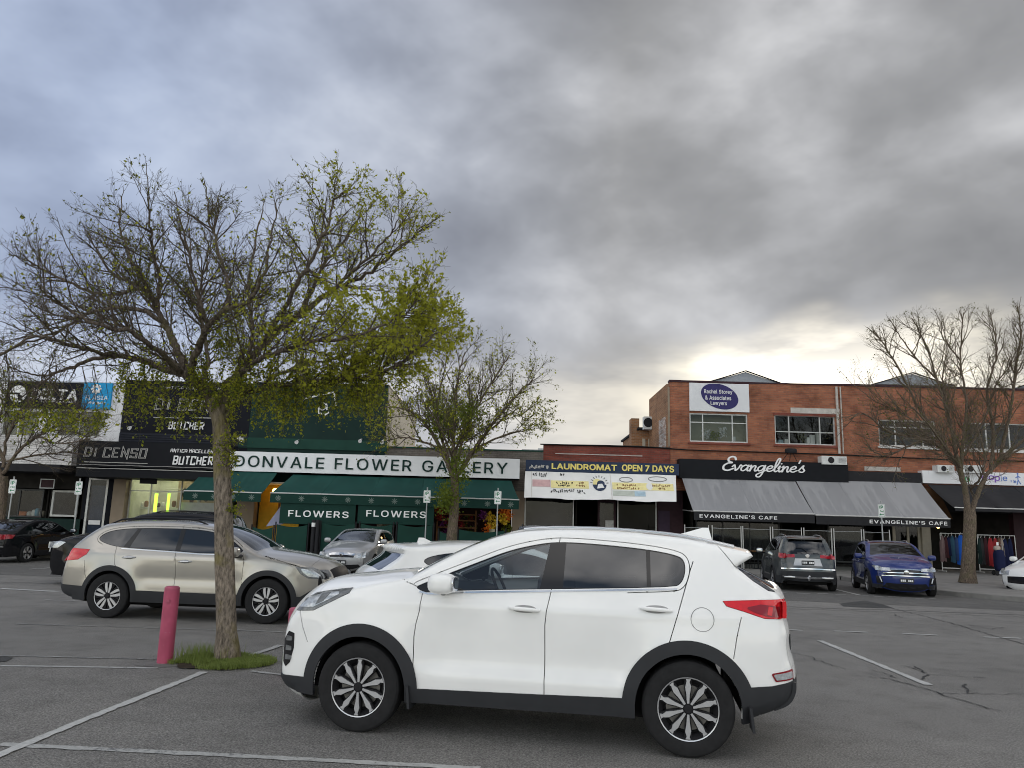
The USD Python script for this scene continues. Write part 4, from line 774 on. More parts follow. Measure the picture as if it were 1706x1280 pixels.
# cracks, seams and patches
cr = [[(1290,1085),(1330,1091),(1370,1104),(1408,1116)], [(1447,1130),(1480,1133),(1500,1138),(1545,1150),(1565,1158),(1610,1171),(1660,1186)], [(1450,1117),(1478,1125),(1492,1132)], [(1500,1110),(1530,1117),(1548,1125),(1590,1128),(1645,1131)], [(1545,1126),(1535,1133)], [(1525,1112),(1547,1124)],
      [(1565,1158),(1610,1156),(1660,1159),(1720,1157)], [(1609,1142),(1611,1156)], [(1486,1015),(1540,1028),(1600,1044),(1660,1062),(1720,1078)], [(1305,1012),(1400,1016),(1490,1018),(1560,1021),(1640,1024),(1720,1027)], [(1614,1043),(1650,1050),(1680,1046)], [(1490,1024),(1500,1030),(1515,1032)]]
cw = [.014, .018, .014, .012, .022, .022, .010, .025, .022, .045, .014, .015]
for p, w_ in zip(cr, cw):
    q = np.array([G2(*c) for c in p]); q = resample(np.vstack([q, q[-1:]+1e-6]), .12); q += rg.normal(0, .018, q.shape)
    sheet('crack', ragged(q, w_, .005, .1), .0085, 'crack', kind='structure')
sheet('asphalt_patch', Polygon([G2(*q) for q in ((1398,1007),(1440,1002),(1470,1008),(1490,1015),(1440,1014),(1405,1012))]), .0065, 'asphalt_dark', kind='structure')
sheet('asphalt_patch', Polygon([G2(*q) for q in ((-60,1096),(0,1095),(22,1097),(10,1104),(-60,1106))]), .0065, 'asphalt_dark', kind='structure')
sheet('asphalt_patch', Polygon([G2(*q) for q in ((-60,1106),(140,1112),(300,1118),(460,1127),(560,1140),(900,1170),(1000,1320),(-300,1320))]), .003, 'asphalt_near', kind='structure')
# planted island round the near tree
ctr = np.array([-3.36, 9.72])
isl = affinity.translate(affinity.scale(Point(0, 0).buffer(1, 24), .66, .55), *ctr)
isl = Polygon([(x_ + .05*math.sin(9*x_), y_ + .05*math.cos(11*x_)) for x_, y_ in isl.exterior.coords])
sheet('planting_soil', affinity.scale(isl, .86, .86), .014, 'soil', kind='structure')
def blades(name, centres, h, w, mat_, seed, **kw):
    r = np.random.default_rng(seed); n = len(centres); a = r.uniform(0, 2*np.pi, n); hh = h*r.uniform(.5, 1.25, n); b = r.uniform(.1, .75, n)*hh
    d = np.stack([np.cos(a), np.sin(a)], 1); s_ = np.stack([-d[:, 1], d[:, 0]], 1)*w
    z0 = np.full(n, .012)
    p0 = np.column_stack([centres - s_, z0]); p1 = np.column_stack([centres + s_, z0]); p2 = np.column_stack([centres + d*b[:, None]*.45 + s_*.7, z0 + hh*.65]); p3 = np.column_stack([centres + d*b[:, None]*.45 - s_*.7, z0 + hh*.65]); p4 = np.column_stack([centres + d*b[:, None], z0 + hh])
    v = np.stack([p0, p1, p2, p3, p4], 1).reshape(-1, 3); i = np.arange(n)[:, None]*5
    f = np.vstack([i + [0, 1, 2], i + [0, 2, 3], i + [3, 2, 4]])
    return obj(name, (v, f), mat_, **kw)
def leafmat(name, cols, trans=.35):
    mat(name, {'g': ('geometry', {}), 'r': ('rgb_ramp', {'ramp': [(i/(len(cols)-1), c) for i, c in enumerate(cols)]}), 'n': ('noise_texture', {'scale': .9, 'detail': 3.0}), 'mx': ('math', {'math_type': 'multiply_add', 'value2': .55}), 'sc': ('math', {'math_type': 'multiply', 'value2': .5}),
        'p': ('principled_bsdf', {'roughness': .55, 'specular_ior_level': .3}), 't': ('translucent_bsdf', {}), 'm': ('mix_closure', {'fac': trans})},
        [('g.random_per_island', 'mx.value1'), ('g.position', 'n.vector'), ('n.fac', 'sc.value1'), ('sc.value', 'mx.value3'), ('mx.value', 'r.fac'), ('r.color', 'p.base_color'), ('r.color', 't.color'), ('p.BSDF', 'm.closure1'), ('t.BSDF', 'm.closure2')], surface='m.closure')
leafmat('grass_blade', [(.16, .21, .05), (.25, .31, .08), (.34, .38, .12), (.45, .44, .20)])
r_ = np.random.default_rng(3); c_ = r_.uniform(-1, 1, (42000, 2)); c_ = c_[(c_**2).sum(1)**.5 < 1 - .25*r_.random(len(c_))]; c_ = c_*[.64, .53] + ctr
dens = meshkit.fbm(np.column_stack([c_*3.5, np.zeros(len(c_))]), 3, 5); keep_ = dens > .40 + .22*r_.random(len(c_)) - .1*(np.hypot(*(c_-ctr).T) < .4); c_ = c_[keep_]
blades('grass_tuft', c_, .050, .0035, 'grass_blade', 1, kind='stuff', label='low green grass round the foot of the near tree', cat='grass')
c2_ = ctr + np.array([-.30, .12]) + r_.normal(0, .14, (520, 2)); blades('tall_grass', c2_, .17, .0026, 'grass_blade', 2, kind='stuff', label='taller grass stalks left of the near trunk', cat='grass')
sheet('bollard_footing', affinity.translate(affinity.scale(Point(0, 0).buffer(1, 10), .30, .17), -4.0, 9.5), .006, 'kerb_stone', kind='structure')
r_ = np.random.default_rng(12)
gl = MB()
for k_ in range(900):
    x_, y_ = (r_.uniform(-7, 8), r_.uniform(5, 16)) if k_ < 420 else (-3.4 + r_.normal(0, .75), 9.65 + r_.normal(0, .45)); s_ = r_.uniform(.005, .014); gl.add(np.array([[0,0,.5],[1,.2,0],[-.3,1,0],[-.6,-.7,0],[.5,-.8,0]])*s_ + [x_, y_, .009], [[0,1,2],[0,2,3],[0,3,4],[0,4,1]])
obj('litter_grit', gl, 'kerb_stone', kind='stuff', label='specks of grit and leaf litter on the asphalt', cat='grit')

# ---------------------------------------------------------------- trees
def bark(name, c, moss=(.10, .095, .02)):
    mat(name, {'tc': ('geometry', {}), 'mp': ('mapping', {'scale': (1, 1, .28)}), 'n': ('noise_texture', {'scale': 38.0, 'detail': 6.0, 'roughness': .7}), 'v': ('voronoi_texture', {'scale': 26.0, 'feature': 'f1'}), 'n2': ('noise_texture', {'scale': 3.2, 'detail': 4.0}),
        'r': ('rgb_ramp', {'ramp': [(.34, tuple(k*.32 for k in c)), (.5, c), (.66, tuple(k*1.75 for k in c))]}), 'r2': ('rgb_ramp', {'ramp': [(.50, (0, 0, 0)), (.62, (1, 1, 1))]}), 'mf': ('math', {'math_type': 'multiply', 'value2': .55}),
        'm': ('mix_color', {'b': moss}), 'ad': ('math', {'math_type': 'add'}), 'b': ('bump', {'strength': .9, 'distance': .02}), 'p': ('principled_bsdf', {'roughness': .9, 'specular_ior_level': .2})},
        [('tc.position', 'mp.vector'), ('mp.vector', 'n.vector'), ('mp.vector', 'v.vector'), ('tc.position', 'n2.vector'), ('n.fac', 'r.fac'), ('n2.fac', 'r2.fac'), ('r2.color', 'mf.value1'), ('mf.value', 'm.fac'), ('r.color', 'm.a'), ('m.result', 'p.base_color'),
         ('n.fac', 'ad.value1'), ('v.distance', 'ad.value2'), ('ad.value', 'b.height'), ('b.normal', 'p.normal')])
bark('bark', (.175, .145, .115), (.20, .17, .05)); bark('bark_dark', (.105, .085, .068), (.10, .09, .04)); bark('bark_twig', (.085, .068, .054), (.08, .07, .03)); bark('bark_brown', (.13, .10, .075), (.11, .10, .055))
leafmat('leaf_spring', [(.24, .26, .02), (.36, .37, .03), (.44, .43, .06), (.52, .49, .14)], .45)
leafmat('leaf_olive', [(.10, .115, .02), (.16, .17, .03), (.22, .22, .055)], .4)
leafmat('leaf_green', [(.11, .15, .018), (.18, .22, .026), (.25, .28, .04)], .45)

def grow(rng, P, Rr, n_child, t0, length, ang, up, K, wob, rad, clip=None):
    """children along the polylines P (list of (k,3)) with radii; returns (N,K,3), (N,K)"""
    S0, D0, L0, R0 = [], [], [], []
    for p, r, nc in zip(P, Rr, n_child):
        if nc < 1: continue
        seg = np.linalg.norm(np.diff(p, axis=0), axis=1); cl = np.concatenate([[0], np.cumsum(seg)]); T = np.sort(rng.uniform(t0, 1.0, nc))*cl[-1]
        for t in T:
            i = min(np.searchsorted(cl, t, 'right') - 1, len(seg) - 1); f = (t - cl[i])/max(seg[i], 1e-9); q = p[i]*(1-f) + p[i+1]*f; d = (p[i+1]-p[i])/max(seg[i], 1e-9)
            S0.append(q); D0.append(d); L0.append(t/cl[-1]); R0.append(np.interp(t, cl, r))
    if not S0: return np.zeros((0, K, 3)), np.zeros((0, K))
    S0, D0, L0, R0 = map(np.array, (S0, D0, L0, R0)); N_ = len(S0)
    a = rng.normal(size=(N_, 3)); a -= (a*D0).sum(1)[:, None]*D0; a /= np.linalg.norm(a, axis=1)[:, None]
    th = np.radians(rng.normal(ang[0], ang[1], N_)); d = D0*np.cos(th)[:, None] + a*np.sin(th)[:, None]; d[:, 2] += up*rng.uniform(.2, 1, N_); d /= np.linalg.norm(d, axis=1)[:, None]
    Ln = rng.uniform(length[0], length[1], N_)*(1.15 - .55*L0)
    out = [S0]; st = Ln/(K-1)
    for k in range(K-1):
        d = d + rng.normal(0, wob, (N_, 3)); d[:, 2] += up*.10; d /= np.linalg.norm(d, axis=1)[:, None]; out.append(out[-1] + d*st[:, None])
    P2 = np.stack(out, 1); r0 = np.minimum(R0*.72, rad); R2 = r0[:, None]*np.linspace(1, .32, K)
    return P2, np.maximum(R2, .0016)
def leaves(rng, pos, size, droop=.3):
    n = len(pos); d = rng.normal(size=(n, 3)); d[:, 2] -= droop; d /= np.linalg.norm(d, axis=1)[:, None]
    s = rng.normal(size=(n, 3)); s -= (s*d).sum(1)[:, None]*d; s /= np.linalg.norm(s, axis=1)[:, None]; nn = np.cross(d, s); L_ = size*rng.uniform(.45, 1.55, n)[:, None]
    v = np.stack([pos, pos + d*L_*.5 + s*L_*.30 + nn*L_*.08, pos + d*L_, pos + d*L_*.5 - s*L_*.30 + nn*L_*.08], 1).reshape(-1, 3); i = np.arange(n)[:, None]*4
    return v, np.vstack([i + [0, 1, 2], i + [0, 2, 3]])
def along(rng, P, n, t0=.2):
    """n random points on polylines (N,K,3)"""
    i = rng.integers(0, len(P), n); t = rng.uniform(t0, 1, n)*(P.shape[1]-1.001); k = t.astype(int); f = (t-k)[:, None]
    return P[i, k]*(1-f) + P[i, k+1]*f
def tree(name, label, base_y, trunk, limbs, seed, mats, lv, leaf_fn, group=None, trunk_r=None, flare=1.35, top=None, limb_k=1.0):
    """trunk and limbs: pixel paths with (u, v, depth offset); radii in metres; three further levels grow at random"""
    rng = np.random.default_rng(seed)
    pt = lambda q: at_y(q[0], q[1], base_y + (q[2] if len(q) > 2 else 0))
    tp = spline([pt(q) for q in trunk], 10); o = tp[0].copy(); o[2] = trunk_r[2] if len(trunk_r) > 2 else 0.0; tp[0] = o
    t = thing(name, label, 'tree', o, 0, group)
    rr = np.linspace(trunk_r[0], trunk_r[1], len(tp)); rr[:6] *= np.linspace(flare, 1, 6)
    n = 18; v, f = tubes(tp[None] - o, rr[None], n); ph = np.tile(np.arange(n)/n*2*np.pi, len(tp)); zz = np.repeat(tp[:, 2], n); cen = np.repeat(tp - o, n, axis=0)
    k = 1 + .07*np.sin(3*ph + zz*1.3) + .05*np.sin(5*ph - zz*2.1) + .10*(meshkit.fbm(np.column_stack([np.cos(ph)*2, np.sin(ph)*2, zz*2.5]), 3, seed) - .5)
    obj('trunk', (cen + (v - cen)*k[:, None], f), mats[0], t, smooth=True)
    P1, R1 = [], []
    for path, r0, r1 in limbs:
        p = spline([pt(q) for q in path], 7); p[1:-1] += rng.normal(0, .012, p[1:-1].shape)*min(1, r0/.03)
        P1.append(p); R1.append(np.linspace(r0, r1, len(p))*limb_k)
        v, f = tubes(p[None] - o, R1[-1][None], 8); obj('limb', (v, f), mats[1], t, smooth=True)
    ln = [np.linalg.norm(np.diff(p, axis=0), axis=1).sum() for p in P1]
    sets = []; cur, curR, curL = P1, R1, ln
    for (dens, t0, length, ang, up, K, wob, rad) in lv:
        nc = [max(1, int(round(l*dens*rng.uniform(.8, 1.2)))) for l in curL]
        P2, R2 = grow(rng, cur, curR, nc, t0, length, ang, up, K, wob, rad)
        if top is not None:                                                 # the crown's height at each place across it
            zt = np.interp(P2[:, -1, 0], top[0], top[1]) - .25*np.abs(P2[:, -1, 1] - base_y)**1.5*.3; z0 = P2[:, 0, 2]; z1 = P2[:, :, 2].max(1)
            f = np.where(z1 > zt, np.clip((zt - z0)/np.maximum(z1 - z0, 1e-6), .12, 1), 1.0); f = f*rng.uniform(.85, 1.1, len(f)); P2 = P2[:, :1] + (P2 - P2[:, :1])*np.clip(f, .25, 1)[:, None, None]
        sets.append((P2, R2))
        cur, curR = list(P2), list(R2); curL = np.linalg.norm(np.diff(P2, axis=1), axis=2).sum(1)
    br = [tubes(P_ - o, R_, 5 if i == 0 else 3) for i, (P_, R_) in enumerate(sets)]
    obj('branches', br[0], mats[2], t, smooth=True, kind='stuff')
    off = 0; V, F_ = [], []
    for v, f in br[1:]: V.append(v); F_.append(f + off); off += len(v)
    obj('twigs', (np.vstack(V), np.vstack(F_)), mats[2], t, kind='stuff')
    for nm, mt, pos, size in leaf_fn(rng, sets, P1):
        if pos.ndim == 3:
            obj(nm, tubes(pos - o, size, 3), mt, t, kind='stuff'); continue
        v, f = leaves(rng, pos, size); obj(nm, (v - o, f), mt, t, kind='stuff')
    return t, sets
def crown_top(pts, y): q = np.array([at_y(u, v, y) for u, v in pts]); return q[:, 0], q[:, 2]
# the near tree
L_ = [([(366,700),(335,645),(305,622),(270,612),(235,600),(190,592),(130,606),(80,624),(40,620)], .070, 0.0072), ([(318,632),(290,571,.3),(275,537,.4),(262,515,.5),(237,480,.6),(187,455,.8),(162,415,1.0),(135,370,1.1)], .058, 0.0036),
      ([(312,628),(331,577,-.3),(347,543,-.5),(378,515,-.7),(415,500,-.8),(437,459,-1.0),(452,400,-1.1),(462,330,-1.2)], .052, 0.0054), ([(370,690),(385,640),(415,602),(439,572),(505,518,.2),(556,483,.3),(619,451,.3),(673,408,.2),(732,361,.1)], .075, 0.0060),
      ([(370,710),(400,662),(431,650),(498,639,-.3),(595,629,-.5),(654,611,-.6),(705,572,-.7),(745,545,-.7)], .048, 0.0054), ([(545,634,-.4),(600,610,-.2),(634,590,.1),(681,570,.3),(751,541,.5)], .028, 0.0048),
      ([(262,515,.5),(265,459,.3),(252,415,.2),(250,365,0),(244,271,-.1)], .034, 0.0048), ([(378,515,-.7),(381,477,-.5),(362,415,-.3),(347,349,-.2),(340,300,0)], .032, 0.0048), ([(347,543,-.5),(330,490,-.8),(315,427,-1.0),(290,318,-1.2)], .032, 0.0048),
      ([(275,537,.4),(219,512,.2),(150,521,.1),(94,552,0),(30,575,-.2),(-15,600,-.3)], .034, 0.0042), ([(237,480,.6),(172,490,.4),(103,465,.3),(56,440,.2),(15,420,.2)], .028, 0.0042), ([(190,592),(120,575,-.5),(60,560,-.8),(0,590,-1.0),(-60,600,-1.0)], .026, 0.0042),
      ([(439,572),(480,500,-.6),(520,430,-.9),(545,380,-1.0),(560,330,-1.1),(600,310,-1.1)], .034, 0.0048), ([(505,518,.2),(540,440,.6),(590,380,.9),(605,330,1.0)], .030, 0.0048), ([(415,602),(420,540,.8),(415,460,1.2),(430,380,1.4),(440,330,1.5)], .036, 0.0048),
      ([(385,640),(430,600,-.9),(500,575,-1.4),(580,560,-1.7),(660,530,-1.8),(700,500,-1.9)], .036, 0.0048), ([(305,622),(230,560,-.9),(160,540,-1.4),(90,500,-1.7),(60,470,-1.8)], .036, 0.0048), ([(318,632),(260,580,1.2),(200,540,1.7),(130,510,2.0),(90,480,2.1)], .034, 0.0048),
      ([(262,515,.5),(215,420,.9),(200,370,1.2),(205,310,1.4)], .028, 0.0042), ([(556,483,.3),(600,440,-.3),(650,390,-.6),(670,345,-.7)], .024, 0.0042), ([(335,645),(345,580,1.0),(330,500,1.5),(345,430,1.8),(335,370,1.9)], .036, 0.0048), ([(431,650),(470,620,.7),(540,600,1.2),(620,580,1.5),(720,560,1.5)], .030, 0.0048)]
def near_leaves(rng, S_, P1):
    tw = S_[2][0]; p = along(rng, tw, 150000, .1)
    u = (p[:, 0] + 3.47); z_ = p[:, 2]
    cl = meshkit.fbm(p*1.4, 3, 11)
    green = np.clip((u - .6)/1.2, 0, 1)*np.clip((5.0 - z_)/1.1, 0, 1); spots = np.clip((cl - .50)*5, 0, 1)
    pr = .05 + .26*spots + .95*green*np.clip((cl - .30)*4, .15, 1) + .16*np.clip((u+.5)/2, 0, 1)
    k = rng.random(len(p)) < pr*.75; q = p[k]; w = rng.random(len(q)) < np.clip((q[:, 0]+4.2)/2.2, .15, .95)
    # shoots that hang about the fork and the trunk
    # leafy shoots that hang from the low limbs and sprout about the fork
    src = np.vstack([S_[0][0].reshape(-1, 3)] + [x_ for x_ in P1]); kd = cKDTree(src); SP_, c = [], []
    for (u_, v_, d_, su, sv, n_, per) in ((225, 678, 0, 26, 34, 24, 90), (352, 672, .1, 26, 36, 30, 90), (415, 690, -.1, 40, 34, 34, 95), (480, 690, -.2, 40, 32, 32, 95), (560, 690, -.3, 44, 32, 30, 90), (610, 690, -.3, 30, 30, 20, 85), (520, 645, -.4, 50, 22, 24, 90), (380, 590, 0, 16, 34, 22, 80), (290, 722, .1, 40, 12, 14, 70), (372, 745, -.05, 26, 36, 14, 50), (376, 840, -.1, 20, 22, 7, 40), (640, 665, -.4, 34, 36, 24, 85), (135, 712, -.6, 46, 14, 18, 55), (50, 708, -.6, 40, 16, 16, 50)):
        e = at_y(u_, v_, 9.8 + d_) + rng.normal(size=(n_, 3))*np.array([su*.0075*.62, .28, sv*.0075*.62]); s_ = src[kd.query(e + [0, 0, .55])[1]]
        if v_ > 735: s_ = np.column_stack([np.full(n_, -3.50), np.full(n_, 9.80), e[:, 2] - .12])
        t_ = np.linspace(0, 1, 6)[None, :, None]; P_ = s_[:, None]*(1-t_) + e[:, None]*t_; P_ = P_ + np.sin(np.pi*t_)*np.array([0, 0, .10])*rng.uniform(.2, 1.2, (n_, 1, 1)); P_[:, 1:-1] += rng.normal(0, .02, P_[:, 1:-1].shape)
        SP_.append(P_); q2 = along(rng, P_, int(n_*per*.78), .80 if (u_ < 200 and v_ > 700) else .25); c.append(q2 + rng.normal(0, .034, q2.shape))
    SP_ = np.vstack(SP_); c = np.vstack(c); rng.shuffle(c)
    return [('shoots', 'bark_twig', SP_, np.repeat(np.linspace(.006, .002, 6)[None], len(SP_), 0)), ('leaves', 'leaf_spring', q[w], .040), ('leaves', 'leaf_olive', q[~w], .034), ('shoot_leaves', 'leaf_spring', c[::2], .036), ('shoot_leaves', 'leaf_green', c[1::4], .034), ('shoot_leaves', 'leaf_olive', c[3::4], .036)]
tree('street_tree', 'wide spreading tree with fresh yellow green leaves beside the pink bollard', 9.85, [(378,1098),(377,1000),(373,860),(369,760),(366,700),(352,668)], L_, 21, ('bark', 'bark_dark', 'bark_twig'),
     [(8.5, .12, (.35, 1.2), (42, 14), .35, 7, .13, .011), (12, .12, (.16, .55), (42, 16), .22, 5, .16, .0042), (16, .1, (.07, .26), (40, 18), .15, 4, .18, .0022)], near_leaves, trunk_r=(.122, .088), top=crown_top(((-80,470),(0,410),(20,365),(60,330),(95,300),(150,300),(195,285),(235,252),(280,290),(330,318),(380,325),(440,312),(500,312),(545,315),(600,292),(640,325),(680,325),(735,352),(745,440),(790,515),(800,600)), 9.85))
# tree on the far footpath behind the white hatchback
L2 = [([(757,800),(735,750),(715,715),(690,690),(665,680),(640,680)], .12, .02), ([(760,795),(790,750),(815,715),(843,680),(870,650),(888,632)], .12, .02), ([(758,790),(755,730),(758,680),(765,620),(775,585)], .11, .02), ([(760,780),(775,720),(800,670),(830,620),(850,590)], .08, .02),
      ([(750,775),(730,710),(720,660),(705,620)], .08, .02), ([(790,750),(830,730),(862,720),(885,715)], .06, .015), ([(735,750),(700,735),(670,730),(645,735)], .06, .015), ([(755,730),(730,680),(740,620),(745,580)], .06, .015), ([(820,715),(850,690,-1),(880,700,-1.5)], .05, .015), ([(758,760),(770,720,2),(790,670,3),(815,630,3.5)], .06, .015), ([(757,770),(740,730,-2),(720,690,-3),(700,660,-3.5)], .06, .015)]
def mid_leaves(rng, S_, P1):
    p = along(rng, S_[2][0], 60000, .1); cl = meshkit.fbm(p*.8, 3, 3); k = rng.random(len(p)) < .10 + .5*np.clip((cl-.48)*5, 0, 1)*np.clip((7.5-p[:, 2])/2.5, .1, 1); q = p[k]
    c = []
    for (u_, v_, su, sv, n_) in ((735, 700, 26, 30, 1500), (745, 830, 18, 26, 1100), (765, 780, 18, 40, 900), (780, 690, 26, 24, 800)):
        o = at_y(u_, v_, 31.2); s_ = 31.2/F; c.append(o + rng.normal(size=(n_, 3))*np.array([su*s_*.5, .6, sv*s_*.5]))
    c = np.vstack(c)
    return [('leaves', 'leaf_olive', q[::2], .085), ('leaves', 'leaf_spring', q[1::2], .085), ('shoot_leaves', 'leaf_green', c, .10)]
LV = [(3.8, .15, (.8, 2.4), (40, 13), .4, 6, .13, .024), (5.2, .12, (.4, 1.1), (40, 15), .25, 4, .16, .010), (6.4, .1, (.2, .55), (40, 16), .15, 3, .18, .0052)]
tree('street_tree', 'small tree with sparse leaves in front of the white flower shop sign', 31.4, [(750,925),(753,890),(757,850),(758,815),(757,795)], L2, 5, ('bark_brown', 'bark_brown', 'bark_twig'), LV, mid_leaves, trunk_r=(.22, .15, .15), limb_k=.85)
# bare tree on the footpath corner
L3 = [([(1614,875),(1612,850),(1604,800),(1590,770),(1565,745),(1530,730),(1480,720),(1440,690),(1415,700)], .16, .02), ([(1615,872),(1621,845),(1640,800),(1665,770),(1700,750),(1740,740)], .15, .02), ([(1604,800),(1590,740),(1580,690),(1560,630),(1545,580),(1520,530)], .10, .02), ([(1600,790),(1605,730),(1610,670),(1600,600),(1605,520)], .10, .02),
      ([(1590,770),(1560,720),(1530,680),(1500,620),(1470,570),(1445,545)], .09, .02), ([(1650,790),(1655,720),(1645,650),(1660,590),(1650,520)], .09, .02), ([(1665,770),(1680,700),(1690,640),(1700,560),(1695,510)], .09, .02), ([(1606,760),(1640,700),(1660,640),(1690,600)], .06, .02), ([(1540,732),(1500,750),(1470,760),(1440,740)], .05, .015),
      ([(1600,780),(1570,740,-2),(1540,700,-3),(1500,660,-3.5)], .07, .015), ([(1605,760),(1580,700,2),(1570,640,3),(1580,560,3.5)], .07, .015), ([(1660,770),(1720,720,-1),(1760,660,-2),(1770,600,-2)], .08, .015), ([(1560,630),(1530,600),(1500,560),(1480,530)], .05, .015), ([(1600,600),(1570,560),(1560,530)], .04, .012), ([(1545,735),(1520,700),(1460,670),(1420,640)], .05, .015), ([(1618,815),(1635,795,-1),(1640,760,-1.4),(1625,700,-1.6)], .06, .015)]
def bare(rng, S_, P1):
    p = along(rng, S_[2][0], 5200, .2); return [('buds', 'leaf_olive', p, .05)]
tree('street_tree', 'bare brown tree forking low on the footpath corner before the clothes shop', 28.7, [(1612,974),(1613,930),(1615,890),(1616,860),(1614,848)], L3, 8, ('bark_brown', 'bark_brown', 'bark_brown'), [(4.2, .15, (.7, 2.2), (38, 13), .45, 6, .13, .022), (5.8, .12, (.35, 1.0), (38, 15), .3, 4, .16, .009), (7.4, .1, (.2, .6), (38, 16), .15, 3, .18, .0046)], bare, trunk_r=(.24, .175, .13), flare=1.3, limb_k=.8, top=crown_top(((1380,700),(1415,550),(1460,540),(1500,520),(1525,508),(1570,525),(1612,505),(1650,515),(1690,500),(1760,520),(1900,600)), 28.7))
# tree at the left edge
L4 = [([(4,800),(-10,760),(-30,720),(-40,680)], .10, .02), ([(5,790),(25,760),(50,735),(90,715),(130,700),(180,690)], .08, .015), ([(5,780),(10,740),(25,700),(45,670),(60,650)], .07, .015), ([(10,770),(60,760),(110,755),(150,760)], .05, .012), ([(5,770),(-5,720),(5,680),(20,650)], .06, .015), ([(25,760),(60,730,-1),(100,740,-1.5),(160,730,-2)], .05, .012), ([(25,700),(70,690),(110,690),(150,680)], .04, .012)]
def left_leaves(rng, S_, P1):
    p = along(rng, S_[2][0], 9000, .1); k = meshkit.fbm(p*.8, 3, 3) > .60; return [('leaves', 'leaf_olive', p[k], .08)]
tree('street_tree', 'thin tree at the left edge before the white building', 31.6, [(-6,905),(0,860),(4,820),(5,795)], L4, 9, ('bark_brown', 'bark_brown', 'bark_twig'), LV, left_leaves, trunk_r=(.24, .16, .15))

# ---------------------------------------------------------------- buildings
plain('black_paint', (.012, .013, .018), .8, spec=.12, vary=.15, scale=2); plain('black_gloss_board', (.009, .010, .013), .6, spec=.15, vary=.1); plain('green_dark', (.010, .030, .026), .6, vary=.14, scale=1.5); plain('green_mid', (.016, .060, .045), .6, vary=.12, scale=1.5)
plain('green_awning', (.010, .052, .045), .75, vary=.12, scale=1.1, bump=.12, bscale=9); plain('green_blind', (.008, .034, .027), .75, vary=.12, scale=1.5); plain('white_board', (.74, .75, .77), .5, vary=.06, scale=1.2); plain('white_render', (.70, .70, .72), .7, vary=.10, scale=.8)
plain('cream_render', (.48, .44, .36), .8, vary=.1); plain('grey_awning', (.285, .287, .30), .8, vary=.05, scale=.25, bump=.5, bscale=1.6); plain('charcoal', (.024, .024, .027), .8, spec=.15, vary=.12); plain('navy_board', (.030, .045, .085), .6, vary=.15, scale=3); plain('navy_logo', (.045, .04, .14), .5)
plain('yellow_ink', (.78, .66, .20), .5, vary=.05); plain('white_ink', (.80, .80, .80), .5, vary=.04); plain('white_ink_dim', (.50, .49, .47), .5, vary=.2, scale=8); plain('blue_board', (.02, .30, .60), .5, vary=.08); plain('banner_white', (.72, .72, .71), .6, vary=.06, scale=1, bump=.1, bscale=5)
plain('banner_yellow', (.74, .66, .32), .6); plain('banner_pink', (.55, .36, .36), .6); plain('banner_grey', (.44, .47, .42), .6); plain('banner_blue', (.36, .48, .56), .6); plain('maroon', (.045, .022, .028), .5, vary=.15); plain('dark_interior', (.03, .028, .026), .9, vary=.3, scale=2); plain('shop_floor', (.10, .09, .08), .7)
plain('pier_tan', (.30, .24, .18), .8, vary=.12, scale=1.5); plain('pier_cream', (.42, .38, .31), .75, vary=.08); plain('metal_grey', (.38, .39, .40), .45, .7, vary=.1); plain('aircon_white', (.62, .63, .62), .5, vary=.1); plain('roof_steel', (.28, .30, .33), .5, .5, vary=.12, scale=1); plain('frame_alu', (.55, .55, .54), .4, .6)
plain('frame_dark', (.03, .03, .03), .45); plain('frame_white', (.62, .62, .60), .5); plain('tile_white', (.62, .63, .56), .35, vary=.08); plain('tile_green', (.40, .46, .20), .5, vary=.1); plain('lime_lamp', (.6, .9, .1), .5, emit=(.62, 1.0, .08, 1.6)); plain('ceiling_lamp', (.9, .9, .8), .5, emit=(1.0, 1.0, .66, 9.0)); plain('warm_lamp', (.9, .6, .3), .5, emit=(1.0, .58, .18, 9.0))
plain('warm_small', (.9, .6, .3), .5, emit=(1.0, .55, .16, 3.0)); plain('yellow_wall', (.72, .42, .04), .6, vary=.1); plain('timber', (.20, .10, .045), .6, vary=.25, scale=8); plain('orange_flower', (.75, .20, .03), .6, vary=.3, scale=14); plain('yellow_flower', (.75, .52, .05), .6, vary=.3, scale=14); plain('red_flower', (.38, .03, .04), .6, vary=.3, scale=14); plain('purple_flower', (.18, .04, .20), .6, vary=.3, scale=14)
plain('blind_cream', (.50, .47, .36), .8, vary=.06); plain('box_blue', (.12, .30, .42), .6); plain('box_orange', (.45, .14, .05), .6); plain('purple_ink', (.22, .10, .45), .5); plain('blue_ink', (.12, .20, .50), .5); plain('green_ink', (.10, .35, .16), .5); plain('cable', (.012, .012, .012), .6); plain('weatherboard', (.016, .018, .026), .7, spec=.15, vary=.2, scale=3)

plain('rosette_grey', (.17, .21, .19), .7); plain('ink_green', (.012, .035, .030), .6); plain('blind_pale', (.30, .31, .42), .6, vary=.1); plain('pale_mortar', (.52, .49, .45), .8, vary=.2, scale=4); plain('plum', (.055, .035, .06), .5); plain('timber_dark', (.075, .038, .018), .7, vary=.3, scale=3)
pane('dull_glass', (.20, .19, .18), lo=.01)

